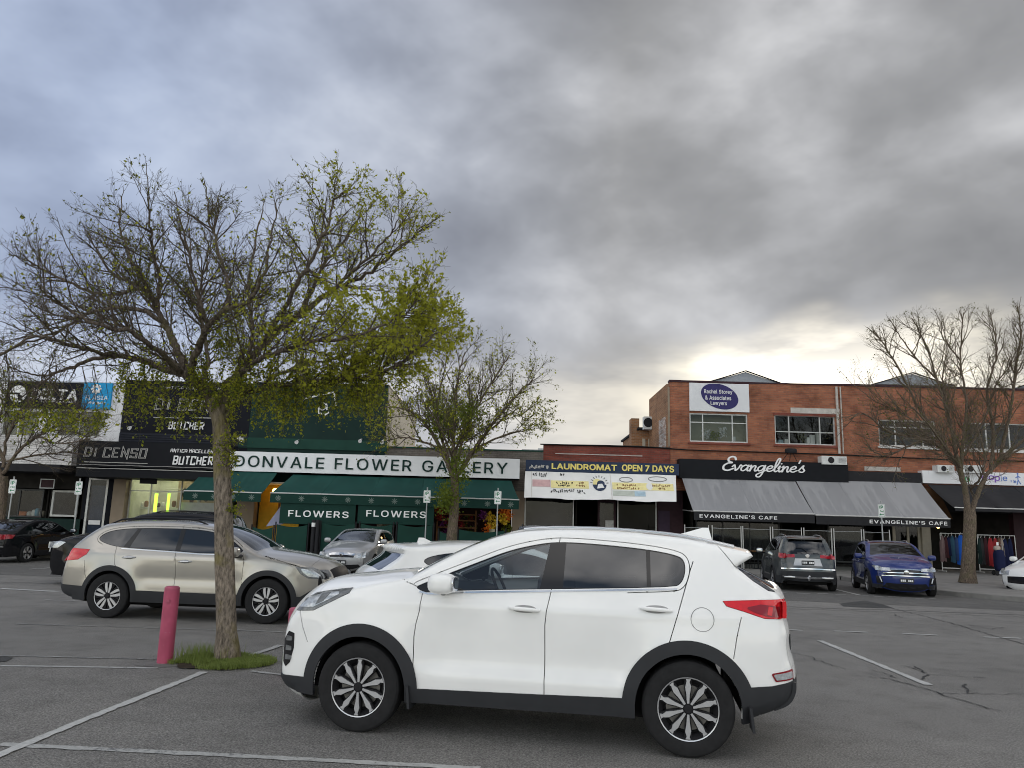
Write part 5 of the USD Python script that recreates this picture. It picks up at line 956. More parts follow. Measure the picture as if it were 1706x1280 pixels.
def Q(u, v, y=FY): p = at_y(u, v, y); return p[0], p[2]
def R(u0, v0, u1, v1, y=FY):
    um, vm = (u0+u1)/2, (v0+v1)/2; return Q(u0, vm, y)[0], Q(u1, vm, y)[0], Q(um, v1, y)[1], Q(um, v0, y)[1]
def rbox(u0, v0, u1, v1, y0, y1, mb=None):
    a, b, c, d = R(u0, v0, u1, v1, y0); return (mb or MB()).box(a, b, y0, y1, c, d)
def RP(u0, v0, u1, v1, y=FY): a, b, c, d = R(u0, v0, u1, v1, y); return sbox(a, c, b, d)
def QP(pts, y=FY): return Polygon([Q(u, v, y) for u, v in pts])
def quad(x0, x1, y, z0, z1): return np.array([[x0, y, z0], [x1, y, z0], [x1, y, z1], [x0, y, z1]]), np.array([[0, 1, 2], [0, 2, 3]])
def window(par, rect, y, frame_m, glass_m, mull=(), trans=(), back='dark_interior', w=.06, deep=1.2, sill=None, inside=None):
    """a window in an opening: frame, bars, one pane per light, the room behind"""
    a, b, c, d = rect
    fr = obj('window_frame', MB().prism(frame(a, b, c, d, w), y + .06, y + .14), frame_m, par)
    xs = [a + w, *mull, b - w]; zs = [c + w, *trans, d - w]
    for x_ in mull: obj('mullion', MB().box(x_ - w*.4, x_ + w*.4, y + .063, y + .13, c + w, d - w), frame_m, fr)
    for z_ in trans: obj('transom', MB().box(a + w, b - w, y + .066, y + .127, z_ - w*.35, z_ + w*.35), frame_m, fr)
    for i in range(len(xs)-1):
        for j in range(len(zs)-1): obj('pane', quad(xs[i], xs[i+1], y + .095, zs[j], zs[j+1]), glass_m, fr)
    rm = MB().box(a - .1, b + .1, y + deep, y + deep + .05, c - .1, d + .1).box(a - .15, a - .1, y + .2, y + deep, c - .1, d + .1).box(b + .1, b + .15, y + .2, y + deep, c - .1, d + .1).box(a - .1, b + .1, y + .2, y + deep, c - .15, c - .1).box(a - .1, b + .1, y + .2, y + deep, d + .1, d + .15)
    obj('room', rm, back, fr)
    if sill: obj('sill', MB().box(a - .08, b + .08, y - .06, y + .06, c - .11, c - .012), sill, fr)
    return fr
def facade(par, name, outline, holes, mat_, y0=FY, y1=FY+.25, **kw): return obj(name, MB().prism(outline.difference(unary_union([sbox(a, c, b, d) for a, b, c, d in holes])) if holes else outline, y0, y1), mat_, par, **kw)
def body(par, x0, x1, z1, depth, wall_m, roof_m='roof_steel', par_h=.35):
    obj('side_wall', MB().box(x0, x0 + .22, FY + .25, FY + depth, 0, z1), wall_m, par); obj('side_wall', MB().box(x1 - .22, x1, FY + .25, FY + depth, 0, z1), wall_m, par)
    obj('back_wall', MB().box(x0, x1, FY + depth, FY + depth + .22, 0, z1), wall_m, par); obj('roof', MB().box(x0 + .22, x1 - .22, FY + .25, FY + depth, z1 - par_h - .15, z1 - par_h), roof_m, par)
def skew(g, k): return affinity.affine_transform(g, [1, k, 0, 1, 0, 0])
def block_text(txt, stroke=.13, inline=None):
    """angular condensed capitals drawn as strokes on a 1 by 2 grid; inline leaves only their outline"""
    S = {'D': [[(0,0),(0,2),(.7,2),(1,1.7),(1,.3),(.7,0),(0,0)]], 'I': [[(.2,0),(.2,2)]], 'C': [[(1,1.55),(1,2),(0,2),(0,0),(1,0),(1,.45)]], 'E': [[(1,2),(0,2),(0,0),(1,0)],[(0,1),(.8,1)]], 'N': [[(0,0),(0,2),(1,0),(1,2)]], 'S': [[(1,1.6),(1,2),(0,2),(0,1.05),(1,.95),(1,0),(0,0),(0,.4)]], 'O': [[(0,0),(0,2),(1,2),(1,0),(0,0)]],
         'B': [[(0,0),(0,2),(.8,2),(1,1.8),(1,1.2),(.8,1),(1,.8),(1,.2),(.8,0),(0,0)],[(0,1),(.8,1)]], 'U': [[(0,2),(0,0),(1,0),(1,2)]], 'T': [[(0,2),(1,2)],[(.5,2),(.5,0)]], 'H': [[(0,0),(0,2)],[(1,0),(1,2)],[(0,1),(1,1)]], 'R': [[(0,0),(0,2),(.8,2),(1,1.8),(1,1.2),(.8,1),(0,1)],[(.5,1),(1,0)]],
         'A': [[(0,0),(0,1.6),(.3,2),(.7,2),(1,1.6),(1,0)],[(0,.8),(1,.8)]], 'L': [[(0,2),(0,0),(1,0)]], 'M': [[(0,0),(0,2),(.5,1.2),(1,2),(1,0)]]}
    x, out = 0, []
    for ch in txt:
        if ch == ' ': x += .75; continue
        g = unary_union([LineString(q).buffer(stroke, cap_style=2, join_style=2) for q in S[ch]])
        if inline: g = g.difference(g.buffer(-inline))
        out.append(affinity.translate(g, x, 0)); x += (.4 if ch == 'I' else 1) + .62
    return unary_union(out)
def script_text(txt, w=.10):
    S = {'E': ([(1.45,1.95),(1.25,2.35),(.85,2.45),(.5,2.15),(.6,1.65),(1.05,1.4),(.6,1.3),(.15,.85),(.2,.25),(.75,0),(1.4,.35)], 1.35), 'v': ([(-.1,.7),(.12,1.0),(.3,.5),(.42,.02),(.75,.5),(.88,1.0),(1.1,.85)], 1.0), 'a': ([(.85,.88),(.5,1.0),(.1,.6),(.15,.1),(.5,.06),(.85,.6),(.92,1),(.86,.3),(1.0,.02),(1.25,.25)], 1.15),
         'n': ([(-.05,.8),(.12,1.0),(.12,.5),(.1,0),(.2,.5),(.5,.95),(.72,.8),(.66,.3),(.8,0),(1.05,.25)], .98), 'g': ([(.85,.88),(.5,1),(.1,.6),(.2,.1),(.6,.2),(.85,.8),(.92,1),(.85,0),(.6,-.9),(.2,-.98),(.1,-.6),(.8,-.05),(1.25,.3)], 1.12), 'e': ([(.1,.45),(.6,.55),(.75,.85),(.5,1.02),(.15,.7),(.15,.2),(.5,0),(.95,.28)], .88),
         'l': ([(.05,.3),(.5,1.3),(.62,2.2),(.38,2.3),(.2,1.5),(.2,.3),(.4,0),(.7,.28)], .62), 'i': ([(.0,.6),(.18,1.0),(.14,.3),(.3,0),(.6,.25)], .52), 's': ([(-.05,.3),(.4,1.15),(.42,.75),(.68,.3),(.45,0),(.1,.1)], .8), "'": ([(.2,2.1),(.12,1.6)], .34)}
    x, out = 0, []
    for ch in txt:
        p, adv = S[ch]; q = spline(p, 8); out.append(affinity.translate(LineString(q).buffer(w*(1.25 if ch == 'E' else 1), 6), x, 0))
        if ch == 'i': out.append(affinity.translate(Point(.28, 1.42).buffer(w*1.1), x, 0))
        x += adv
    return skew(unary_union(out), .22)
def squiggle(rng, x0, x1, z0, z1, n, w=.02):
    """hand lettering too blurred to read: short strokes on a line"""
    out = []; p = (x1-x0)/n
    for i in range(n):
        if rng.random() < .14: continue
        a = rng.uniform(0, 1, (4, 2)); a[:, 0] = x0 + p*(i + .12 + .7*a[:, 0]); a[:, 1] = z0 + (z1-z0)*a[:, 1]; out.append(LineString(a).buffer(w, 2))
    return unary_union(out)
def spot(par, u, v, y=FY):
    x_, z_ = Q(u, v, y); o = obj('spot_lamp', MB().tube([(x_, y - .45, z_ - .02), (x_, y - .62, z_ - .10)], [.05, .09], 8), 'white_ink', par, smooth=40)
    obj('lamp_arm', MB().tube([(x_, y, z_ + .05), (x_, y - .25, z_ + .08), (x_, y - .47, z_)], .018, 5), 'metal_grey', o)
GR = FZ                                                    # floor level at the fronts

# --- white two-storey building at the left
xA0, xA1 = -34.0, Q(204, 690)[0]; zA = Q(100, 637)[1]
A = thing('white_shop_building', 'white painted two-storey shop building at the left edge with dark logo board', 'building', ((xA0+xA1)/2*0, 0, 0))
w1, w2 = R(94, 684, 168, 729), R(2, 684, 58, 728)
shop_z = Q(80, 782)[1]
facade(A, 'front_wall', sbox(xA0, shop_z, xA1 - .004, zA), [w1, w2], 'white_render'); body(A, xA0, xA1 - .01, zA - .01, 12, 'white_render')
for w_ in (w1, w2): window(A, w_, FY, 'frame_alu', 'upper_glass', mull=[(w_[0]+w_[1])/2], back='blind_cream', deep=.55, sill='white_render')
obj('parapet_cap', MB().box(xA0, xA1 - .01, FY - .05, FY + .3, zA, zA + .06), 'roof_steel', A)
obj('brick_fascia', MB().box(xA0, Q(140, 750)[0], FY - .9, FY - .004, Q(70, 777)[1], Q(70, 731)[1]), 'brick_white', A)
obj('canopy', MB().box(xA0, Q(132, 790)[0], FY - 1.6, FY - .002, Q(70, 790)[1], Q(70, 778)[1]), 'charcoal', A)
a, b, c, d = R(13, 637, 140, 682); s = obj('sign_board', MB().box(a, b, FY - .12, FY - .003, c, d), 'navy_dark', A) if False else obj('sign_board', MB().box(a, b, FY - .12, FY - .003, c, d), 'black_paint', A)
letters('sign_lettering', fit(skew(text_poly('DELTA', 1, .035), .12), *R(53, 650, 131, 668)), FY - .12, 'white_ink', s)
letters('sign_small_print', squiggle(np.random.default_rng(1), *R(70, 669, 130, 673), 26, .012), FY - .12, 'white_ink_dim', s)
cx, cz = Q(33, 658); lg = Point(cx, cz).buffer(.40, 20).difference(sbox(cx-.5, cz-.02, cx+.1, cz+.06)).difference(affinity.rotate(sbox(cx-.05, cz-.5, cx+.05, cz), 35, origin=(cx, cz))).difference(Polygon([(cx, cz), (cx+.30, cz-.12), (cx+.02, cz-.33)]))
letters('sign_emblem', lg, FY - .12, 'white_ink', s)
a, b, c, d = R(140, 638, 187, 683); s = obj('blue_sign_board', MB().box(a + .004, b, FY - .12, FY - .003, c, d), 'blue_board', A)
letters('sign_lettering', fit(text_poly('FLASIA', 1), *R(145, 661, 182, 668)), FY - .12, 'white_ink', s); cx, cz = Q(163, 650)
letters('sign_emblem', unary_union([affinity.rotate(affinity.translate(affinity.scale(Point(0, 0).buffer(.06), 1, 1.5), cx, cz + .16), 45*i, origin=(cx, cz)) for i in range(8)] + [sbox(cx-.015, cz-.35, cx+.015, cz)]), FY - .12, 'white_ink', s)
letters('sign_small_print', squiggle(np.random.default_rng(2), *R(148, 671, 178, 675), 18, .012), FY - .12, 'white_ink', s)
# its shopfront
yS = FY + .25
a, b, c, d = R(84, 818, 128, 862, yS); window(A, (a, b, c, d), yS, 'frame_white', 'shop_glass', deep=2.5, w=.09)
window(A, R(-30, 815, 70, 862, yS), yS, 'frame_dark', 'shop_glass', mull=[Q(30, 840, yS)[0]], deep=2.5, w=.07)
top = R(-40, 790, 134, 815, yS); obj('upper_panel', MB().box(xA0, top[1], yS, yS + .08, top[2] + .02, shop_z), 'dark_interior', A)
bx = R(67, 799, 91, 815, FY - .3); obj('hanging_sign_frame', MB().prism(frame(*bx, .04), FY - .32, FY - .27), 'metal_grey', A); obj('hanging_sign_panel', MB().box(bx[0]+.04, bx[1]-.04, FY - .31, FY - .28, bx[2]+.04, bx[3]-.04), 'maroon', A)
obj('stall_riser', MB().box(xA0, Q(134, 870)[0], yS - .02, yS + .2, GR - .2, Q(60, 864, yS)[1]), 'green_dark', A)
a, b, c, d = R(144, 797, 178, 868, yS); dr = obj('door', MB().prism(frame(a, b, GR, d, .10), yS, yS + .09), 'frame_alu', A); obj('door_pane', quad(a + .10, b - .10, yS + .045, GR + .3, d - .10), 'shop_glass', dr); obj('door_blind', MB().box(a + .12, b - .12, yS + .12, yS + .14, GR + .5, d - .35), 'navy_board', dr); obj('door_notice', MB().box(a + .2, b - .2, yS + .030, yS + .036, GR + .95, GR + 1.15), 'white_ink', dr); obj('kick_plate', MB().box(a + .10, b - .10, yS + .02, yS + .07, GR + .02, GR + .3), 'frame_alu', dr)
obj('door_surround', MB().box(Q(134, 830)[0], a - .004, yS - .02, yS + .3, GR - .2, shop_z).box(b + .004, Q(187, 830)[0], yS - .02, yS + .3, GR - .2, shop_z), 'black_paint', A)
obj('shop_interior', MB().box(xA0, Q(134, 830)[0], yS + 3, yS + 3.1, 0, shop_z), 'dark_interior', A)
for i, (u, mt_, w_, h_) in enumerate(((38, 'box_orange', 16, 9), (50, 'white_ink_dim', 7, 9), (58, 'aircon_white', 7, 12), (63, 'box_blue', 6, 14), (71, 'cream_render', 7, 10))):
    a, b, c, d = R(u - w_/2, 862 - h_, u + w_/2, 862, yS + .6); tag_ = obj('window_goods', blob((b-a)/2, .15, (d-c)/2, 4, ((a+b)/2, yS + .6, (c+d)/2), 2), mt_, None, smooth=40, label=('orange packets', 'pale jar', 'white tall tub', 'blue tall tub', 'cream round tub')[i] + ' standing in the window of the white building', cat='shop goods')

# --- black butcher
xB0, xB1 = xA1, Q(417, 690)[0]; zB = Q(310, 637)[1]
B = thing('butcher_shop_building', 'black painted two-storey butcher shop with white angular lettering', 'building')
shop_zB = Q(250, 776)[1]
facade(B, 'front_wall', sbox(xB0, shop_zB, xB1, zB), [], 'black_paint', FY - .02, FY + .25); body(B, xB0, xB1, zB - .01, 12, 'black_paint')
obj('parapet_cap', MB().box(xB0, xB1, FY - .05, FY + .3, zB, zB + .05), 'black_gloss_board', B)
z0, z1 = Q(250, 741)[1], Q(250, 723)[1]; nb = 5
for i in range(nb): h_ = (z1-z0)/nb; obj('board', MB().hexa([(xB0, FY-.07, z0+i*h_), (xB1, FY-.07, z0+i*h_), (xB1, FY-.021, z0+i*h_), (xB0, FY-.021, z0+i*h_), (xB0, FY-.045, z0+(i+.94)*h_), (xB1, FY-.045, z0+(i+.94)*h_), (xB1, FY-.021, z0+(i+.94)*h_), (xB0, FY-.021, z0+(i+.94)*h_)]), 'weatherboard', B)
letters('upper_lettering', fit(skew(block_text('DI CENSO', .15, .085), .10), *R(258, 662, 388, 690)), FY - .02, 'white_ink_dim', B, .03)
letters('upper_small_lettering', fit(skew(block_text('BUTCHER', .17), .10), *R(281, 704, 341, 717)), FY - .02, 'white_ink', B, .03)
letters('upper_top_lettering', fit(skew(block_text('ANTICA MACELLERIA', .14), .1), *R(272, 645, 372, 651)), FY - .02, 'white_ink_dim', B, .02)
letters('upper_rule', RP(256, 696.5, 300, 697.6).union(RP(320, 697, 372, 698.2)), FY - .02, 'white_ink_dim', B, .02)
yF = FY - 1.5
a, b, c, d = R(129, 738, 370, 781, yF); fs = obj('fascia_board', MB().box(a, b, yF, FY - .072, c, d), 'black_gloss_board', B)
letters('lettering', fit(skew(block_text('DI CENSO', .15, .08), .10), *R(140, 743.5, 246, 767, yF)), yF, 'white_ink_dim', fs, .03)
letters('small_lettering', fit(skew(block_text('ANTICA MACELLERIA', .15), .08), *R(284, 748.5, 364, 757, yF)), yF, 'white_ink', fs, .02)
letters('shop_kind_lettering', fit(skew(block_text('BUTCHER', .18), .10), *R(288, 761, 356, 776, yF)), yF, 'white_ink', fs, .03)
letters('rule', RP(140, 771.4, 246, 772.4, yF).union(RP(132, 777.6, 360, 778.2, yF)), yF, 'white_ink_dim', fs, .02)
a, b, c, d = R(126, 783, 362, 800, yF - .3); cn = obj('canopy', MB().box(a, b, yF - .3, FY + .2, c + .06, d), 'black_gloss_board', B); obj('canopy_trim', MB().box(a, b, yF - .32, yF - .303, d - .025, d), 'white_ink_dim', cn)
a, b, c, d = R(230, 791, 258, 801, yF); hs = obj('hanging_sign', MB().box(a, b, yF + .2, yF + .28, c - .15, d - .04), 'black_gloss_board', B); letters('hanging_lettering', fit(block_text('DI CENSO', .17), *R(233, 793, 255, 798, yF)), yF + .2, 'white_ink_dim', hs, .01)
a, b, c, d = R(204, 797, 366, 872, yS); bw = window(B, (a + .25, b, GR + .55, shop_zB), yS, 'frame_alu', 'shop_glass', mull=[Q(249, 830, yS)[0], Q(300, 830, yS)[0]], trans=[Q(250, 819, yS)[1]], back='tile_white', deep=3.4, w=.06)
obj('stall_riser', MB().box(a, b, yS - .02, yS + .2, GR - .2, GR + .53), 'tile_green', B); obj('pier', MB().box(Q(187, 830)[0] + .004, a + .22, FY - .02, FY + .5, GR - .2, shop_zB), 'pier_tan', B)
obj('ceiling_lamp', MB().box(a + .8, a + 2.2, yS + 1.0, yS + 1.3, shop_zB - .06, shop_zB + .0).box(a + .8, a + 2.2, yS + 2.2, yS + 2.5, shop_zB - .06, shop_zB), 'ceiling_lamp', B)
for u0, u1 in ((256, 261.5), (277.5, 282)): a2, b2, c2, d2 = R(u0, 823, u1, 854, yS + .12); obj('lime_light', MB().box(a2, b2, yS + .14, yS + .17, c2, d2), 'lime_lamp', B)
a2, b2, c2, d2 = R(204, 822, 230, 842, yS + 2.5); obj('inner_doors', MB().prism(frame(a2, (a2+b2)/2, c2, d2, .08).union(frame((a2+b2)/2, b2, c2, d2, .08)), yS + 2.6, yS + 2.66), 'frame_white', B); obj('inner_door_panes', MB().box(a2 + .08, b2 - .08, yS + 2.62, yS + 2.64, c2 + .08, d2 - .08), 'dark_interior', B)
a2, b2, c2, d2 = R(300, 835, 362, 862, yS + .8); obj('display_counter', MB().box(a2, b2, yS + .8, yS + 1.7, GR, d2 - .1), 'metal_grey', B)
a2, b2, c2, d2 = R(292, 822, 372, 872, yS + 2.4); obj('dark_partition', MB().box(a2, b2, yS + 2.5, yS + 2.6, GR, d2 + .6), 'pier_tan', B); obj('hanging_rail', MB().tube([(a2, yS + 1.1, d2 + .1), (b2, yS + 1.1, d2 + .1)], .02, 6), 'frame_alu', B)  # partition added to darken the right side of the shop
a2, b2, c2, d2 = R(216, 846, 296, 850, yS + 1.5); obj('long_shelf', MB().box(a2, b2, yS + 1.5, yS + 1.8, c2, d2), 'frame_white', B)
for i, u in enumerate((222, 234, 242, 262, 270, 288)): a2, b2, c2, d2 = R(u - 3, 839 - i % 3*2, u + 3, 846, yS + 1.5); obj('shelf_jar', blob((b2-a2)/2, .1, (d2-c2)/2, 3, ((a2+b2)/2, yS + 1.62, (c2+d2)/2), 2), ('maroon', 'white_ink', 'timber')[i % 3], B, smooth=40)
for i, u in enumerate((306, 318, 330, 342, 354)): x_, z_ = Q(u, 822 + (i*37) % 13, yS + 1); obj('hanging_meat' if i % 2 else 'shelf_goods', blob(.10, .08, .22, 2.5, (x_, yS + 1.1, z_), 2), ('dark_interior', 'maroon', 'aircon_white')[i % 3], B, smooth=40)

# --- green flower shop
xC0, xC1 = xB1 + .004, Q(645, 690)[0]; zC = Q(530, 641)[1]; xC2 = Q(905, 760)[0]
C = thing('flower_shop_building', 'dark green flower shop building with long white name board and green awnings', 'building')
zlow = Q(760, 750)[1]
facade(C, 'front_wall', sbox(xC0, 3.3, xC1, zC), [], 'green_dark', FY - .01, FY + .25); body(C, xC0, xC1, zC - .01, 11, 'cream_render')
obj('parapet_cap', MB().box(xC0, xC1 + .02, FY - .05, FY + .28, zC, zC + .06), 'black_gloss_board', C); obj('side_coping', MB().box(xC1 - .25, xC1 + .06, FY + .28, FY + 11.2, zC - .01, zC + .10), 'white_board', C)
facade(C, 'low_front_wall', sbox(xC1 + .004, 3.3, xC2, zlow), [], 'brick_grey', FY, FY + .25); obj('low_roof', MB().box(xC1, xC2, FY + .25, FY + 10, zlow - .5, zlow - .35), 'roof_steel', C); obj('low_parapet_cap', MB().box(xC1 + .004, xC2, FY - .04, FY + .29, zlow, zlow + .06), 'green_mid', C)
a, b, c, d = R(398, 733, 645, 750); obj('green_band', MB().box(a, b, FY - .06, FY - .012, c, d), 'green_mid', C)
cx, cz = Q(533, 677); br_ = unary_union([LineString(q).buffer(.035, cap_style=2, join_style=2) for q in ([(-.62, .42), (-.70, .30), (-.55, .36), (.20, .56), (.62, .66), (.70, .30), (.78, -.10)], [(-.05, -.05), (-.02, -.35), (.30, -.42), (.45, -.30)], [(.30, .10), (.36, -.2)])] + [Point(.12, -.02).buffer(.2).difference(Point(.12, -.02).buffer(.15))])
letters('emblem', affinity.translate(br_, cx, cz), FY - .01, 'white_ink', C, .03)
for u, v in ((410, 733), (500, 737), (604, 735), (640, 737)): spot(C, u, v)
for u, v in ((226, 714), (406, 731)): spot(B, u, v, FY - .02)
yN = FY - 1.3
a, b, c, d = R(376, 760, 866, 785, yN); zt, zb = Q(620, 759, yN)[1], Q(620, 792, yN)[1]; nb_ = obj('name_board', MB().box(a, b, yN, yN + .10, zb, zt), 'white_board', C)
obj('board_soffit', MB().box(a, b, yN + .102, FY - .012, zb + .02, zb + .12), 'charcoal', C)
tx = fit(text_poly('DONVALE FLOWER GALLERY', 1, .012, .16), Q(391, 770, yN)[0], Q(846, 770, yN)[0], zb + (zt-zb)*.22, zb + (zt-zb)*.80); letters('name_lettering', tx, yN, 'ink_green', nb_, .025)
def awning(par, u0, u1, vt, vb, y0, y1, fabric, val, val_m, valmat=None, nm='awning', skewx=0.0, cut=0.0):
    """a stretched fabric slope from the wall out to its front rail, with a hanging valance"""
    x0, zt_ = Q(u0, vt, y0); x1 = Q(u1, vt, y0)[0]; zb_ = Q((u0+u1)/2, vb, y1)[1]; zt_ = Q((u0+u1)/2, vt, y0)[1]
    xa, xb = x0, x1; n = 60; ns0 = max(1, int((xb - xa)/1.9)); g = np.linspace(0, 1, n); r_ = np.random.default_rng(int(u0)); V = []
    for layer in (0, 1):
        for k in np.linspace(0, 1, 7):
            sag = -.05*math.sin(math.pi*k)*(1 + .3*np.sin(g*9 + u0)) ; V.append(np.column_stack([xa - skewx*k + (xb - xa + 2*skewx*k)*g, np.full(n, y0 + (y1-y0)*k), zt_ + (zb_-zt_)*k + sag + .018*np.sin(g*ns0*6.283 + 1)*math.sin(math.pi*k) + .010*np.sin(g*61 + u0)*k - .02*layer]))
    V = np.vstack(V); Fc = []
    for i in range(6):
        for j in range(n-1):
            q = i*n + j; Fc += [[q, q+n, q+1], [q+1, q+n, q+n+1]]; q += 7*n; Fc += [[q, q+1, q+n], [q+1, q+n+1, q+n]]
    e = [i*n for i in range(7)], [i*n + n-1 for i in range(7)]
    for i in range(6):
        for s_, ed in enumerate(e):
            q, w_ = ed[i], ed[i+1]; Fc += [[q, q+7*n, w_], [w_, q+7*n, w_+7*n]] if s_ else [[q, w_, q+7*n], [w_, w_+7*n, q+7*n]]
    aw = obj(nm, (V, np.array(Fc)), fabric, par, smooth=40)
    ns = max(1, int((xb - xa)/1.9))
    for i in range(1, ns):                                              # sewn seams down the slope
        k = np.linspace(0, 1, 7); f_ = i/ns; P_ = np.column_stack([xa - skewx*k + (xb - xa + 2*skewx*k)*f_, y0 + (y1-y0)*k, zt_ + (zb_-zt_)*k - .05*np.sin(np.pi*k)*(1 + .3*math.sin(f_*9 + u0)) + .004]); obj('seam', MB().tube(P_, .012, 4, False), fabric, aw)
    xl, xr = xa - skewx, xb + skewx
    obj('front_rail', MB().tube([(xl, y1 - .01, zb_ + .02), (xr, y1 - .01, zb_ + .02)], .028, 6), 'frame_alu', aw)
    if val: obj('valance', MB().box(xl + .01, xr - .01, y1 - .03, y1 - .018, zb_ - val, zb_ - .012), valmat or fabric, aw)
    return aw, (xl, xr, zb_)
yA = FY - 3.2
aw1, (xl, xr, zv) = awning(C, 340, 462, 787, 822, FY - 1.25, yA, 'green_awning', .36, None, 'green_blind')
aw2, (xl2, xr2, zv2) = awning(C, 488, 852, 797, 829, FY - 1.25, yA, 'green_awning', .38, None, 'green_blind', skewx=.35)
def rosettes(par, x0, x1, z_, n, r_, y):
    for x_ in np.linspace(x0, x1, n):
        g = unary_union([affinity.rotate(sbox(x_-.012, z_+r_*.3, x_+.012, z_+r_), 45*i, origin=(x_, z_)) for i in range(8)] + [Point(x_, z_).buffer(r_*.22)]); letters('rosette', g, y, 'rosette_grey', par, .006)
rosettes(aw1, xl + .5, xr - .4, zv - .18, 4, .12, yA - .03); rosettes(aw2, xl2 + .35, xr2 - .35, zv2 - .19, 11, .12, yA - .03)
yB = yA + .02
for u0, u1 in ((466, 592), (596, 723)):
    a, b, c, d = R(u0, 842, u1, 874, yB); bl = obj('roller_blind', MB().box(a, b, yB, yB + .025, c, zv2 - .37), 'green_blind', C); obj('blind_bar', MB().tube([(a, yB + .012, c), (b, yB + .012, c)], .03, 6), 'green_blind', bl)
    letters('blind_lettering', fit(text_poly('FLOWERS', 1, .02, .16), *R(u0 + 14, 852, u1 - (11 if u0 < 500 else 13), 863, yB)), yB, 'white_ink', bl, .006)
a, b, c, d = R(437, 846, 466, 880, yA + .6); sd_ = Polygon([Q(437, 878, yA), Q(466, 838, yA), Q(466, 874, yA)]); obj('clear_side_blind', MB().prism(sd_, yA + .5, yA + .52), 'blind_pale', C)
obj('pier', MB().box(*[Q(u, 840)[0] for u in (396, 425)], FY - .1, FY + .4, GR - .2, 3.29), 'pier_tan', C); obj('pier', MB().box(*[Q(u, 840)[0] for u in (853, 874)], FY - .1, FY + .4, GR - .2, 3.29), 'pier_tan', C)
x0_, x1_ = Q(425, 840)[0], Q(853, 840)[0]
obj('shop_back_wall', MB().box(x0_, x1_, FY + 4, FY + 4.1, 0, 3.3), 'maroon', C); obj('shop_ceiling', MB().box(x0_, x1_, yN + .2, FY + 4, 3.3, 3.36), 'cream_render', C)
xw = Q(470, 840)[0]; obj('yellow_wall', MB().box(x0_ + .01, x0_ + 1.9, FY + .6, FY + .7, 0, 3.29), 'yellow_wall', C); obj('yellow_panel', MB().prism(frame(x0_ + .9, x0_ + 1.7, 1.9, 2.5, .06), FY + .55, FY + .6), 'timber', C)  # the yellow lamplight in this gap is put into the wall's own colour
obj('bulb', MB().tm(trimesh.creation.icosphere(2, .12).apply_translation([x0_ + .9, FY - .1, 3.0])), 'warm_lamp', C, smooth=True)
for u in (742, 790, 838): x_, z_ = Q(u, 846, FY + .8); obj('bulb', trimesh.creation.icosphere(2, .07).apply_translation([x_, FY + .5, 2.75]), 'warm_lamp', C, smooth=True)
# green screens and posts on the footpath before the shop
plain('screen_green', (.010, .042, .032), .7, vary=.15, scale=1.2)
for i, (u0, u1, vt) in enumerate(((418, 455, 879), (458, 513, 875), (533, 592, 873), (598, 655, 874), (660, 722, 875), (730, 757, 886), (762, 842, 884))):
    yP = yA - .05; a, b, c, d = R(u0, vt, u1, 915, yP); t_ = thing('green_screen', f'dark green canvas screen panel before the flower shop, {("first", "second", "third", "fourth", "fifth", "sixth", "seventh")[i]} from the left', 'screen', ((a+b)/2, yP, GR-.06), group='green screens before the flower shop'); w_ = (b-a)/2; h_ = d - GR + .06
    n = 12; g = np.linspace(-w_ + .05, w_ - .05, n); sag = -.10*np.sin(np.linspace(0, np.pi, n))
    obj('canvas', MB().prism(Polygon(list(zip(g, h_ + sag)) + [(w_ - .05, .14), (-w_ + .05, .14)]), -.015, .015), 'screen_green', t_)
    for s_ in (-1, 1): obj('post', MB().tube([(s_*w_, 0, 0), (s_*w_, 0, h_ + .10)], .03, 8), 'charcoal', t_, smooth=40)
for u in (522, 529): x_ = Q(u, 880, yA - .25)[0]; t_ = obj('post', MB().lathe([(.001, 1.75), (.07, 1.75), (.08, 1.70), (.08, .2), (.10, .19), (.10, .17)], 12, (x_, yA - .25, 0)), 'charcoal', None, smooth=40, label='black post with white band' if u == 522 else 'plain black post right of the banded post', cat='post')
x_ = Q(522, 880, yA - .25)[0]; obj('white_band', MB().lathe([(.083, 1.62), (.083, 1.46)], 12, (x_, yA - .25, 0)), 'white_ink', stage.GetPrimAtPath('/World/post'), smooth=40)
# flower stand at the right end
yW = FY - .3; rr_ = np.random.default_rng(4)
st = thing('flower_rack', 'timber rack of dried flowers under the right end of the green awning', 'flower rack', (0, 0, 0))
for v in (858, 868, 880): a, b, c, d = R(728, v - 1, 792, v + 1, yW); obj('shelf', MB().box(a, b, yW, yW + .5, c, d), 'timber', st)
for u in (728, 760, 792): a, b, c, d = R(u - 1.2, 852, u + 1.2, 910, yW); obj('upright', MB().box(a, b, yW, yW + .05, GR, d), 'timber', st)
def bunch(par, name, x_, y_, z_, r_, m_, n=60):
    a = rr_.normal(size=(n, 3)); a /= np.linalg.norm(a, axis=1)[:, None]; p = np.array([x_, y_, z_]) + a*r_*rr_.uniform(.3, 1, (n, 1))*[1, .7, 1]; v, f = leaves(rr_, p, r_*.45, 0); return obj(name, (v, f), m_, par)
fm = ('orange_flower', 'yellow_flower', 'red_flower', 'purple_flower', 'leaf_green', 'red_flower', 'maroon')
for i in range(22): x_ = Q(rr_.uniform(728, 792), 850, yW)[0]; z_ = Q(760, rr_.choice([852, 863, 874, 884]), yW)[1]; bunch(st, 'dried_flowers', x_, yW + .25, z_, rr_.uniform(.14, .24), fm[rr_.integers(2, 7)])
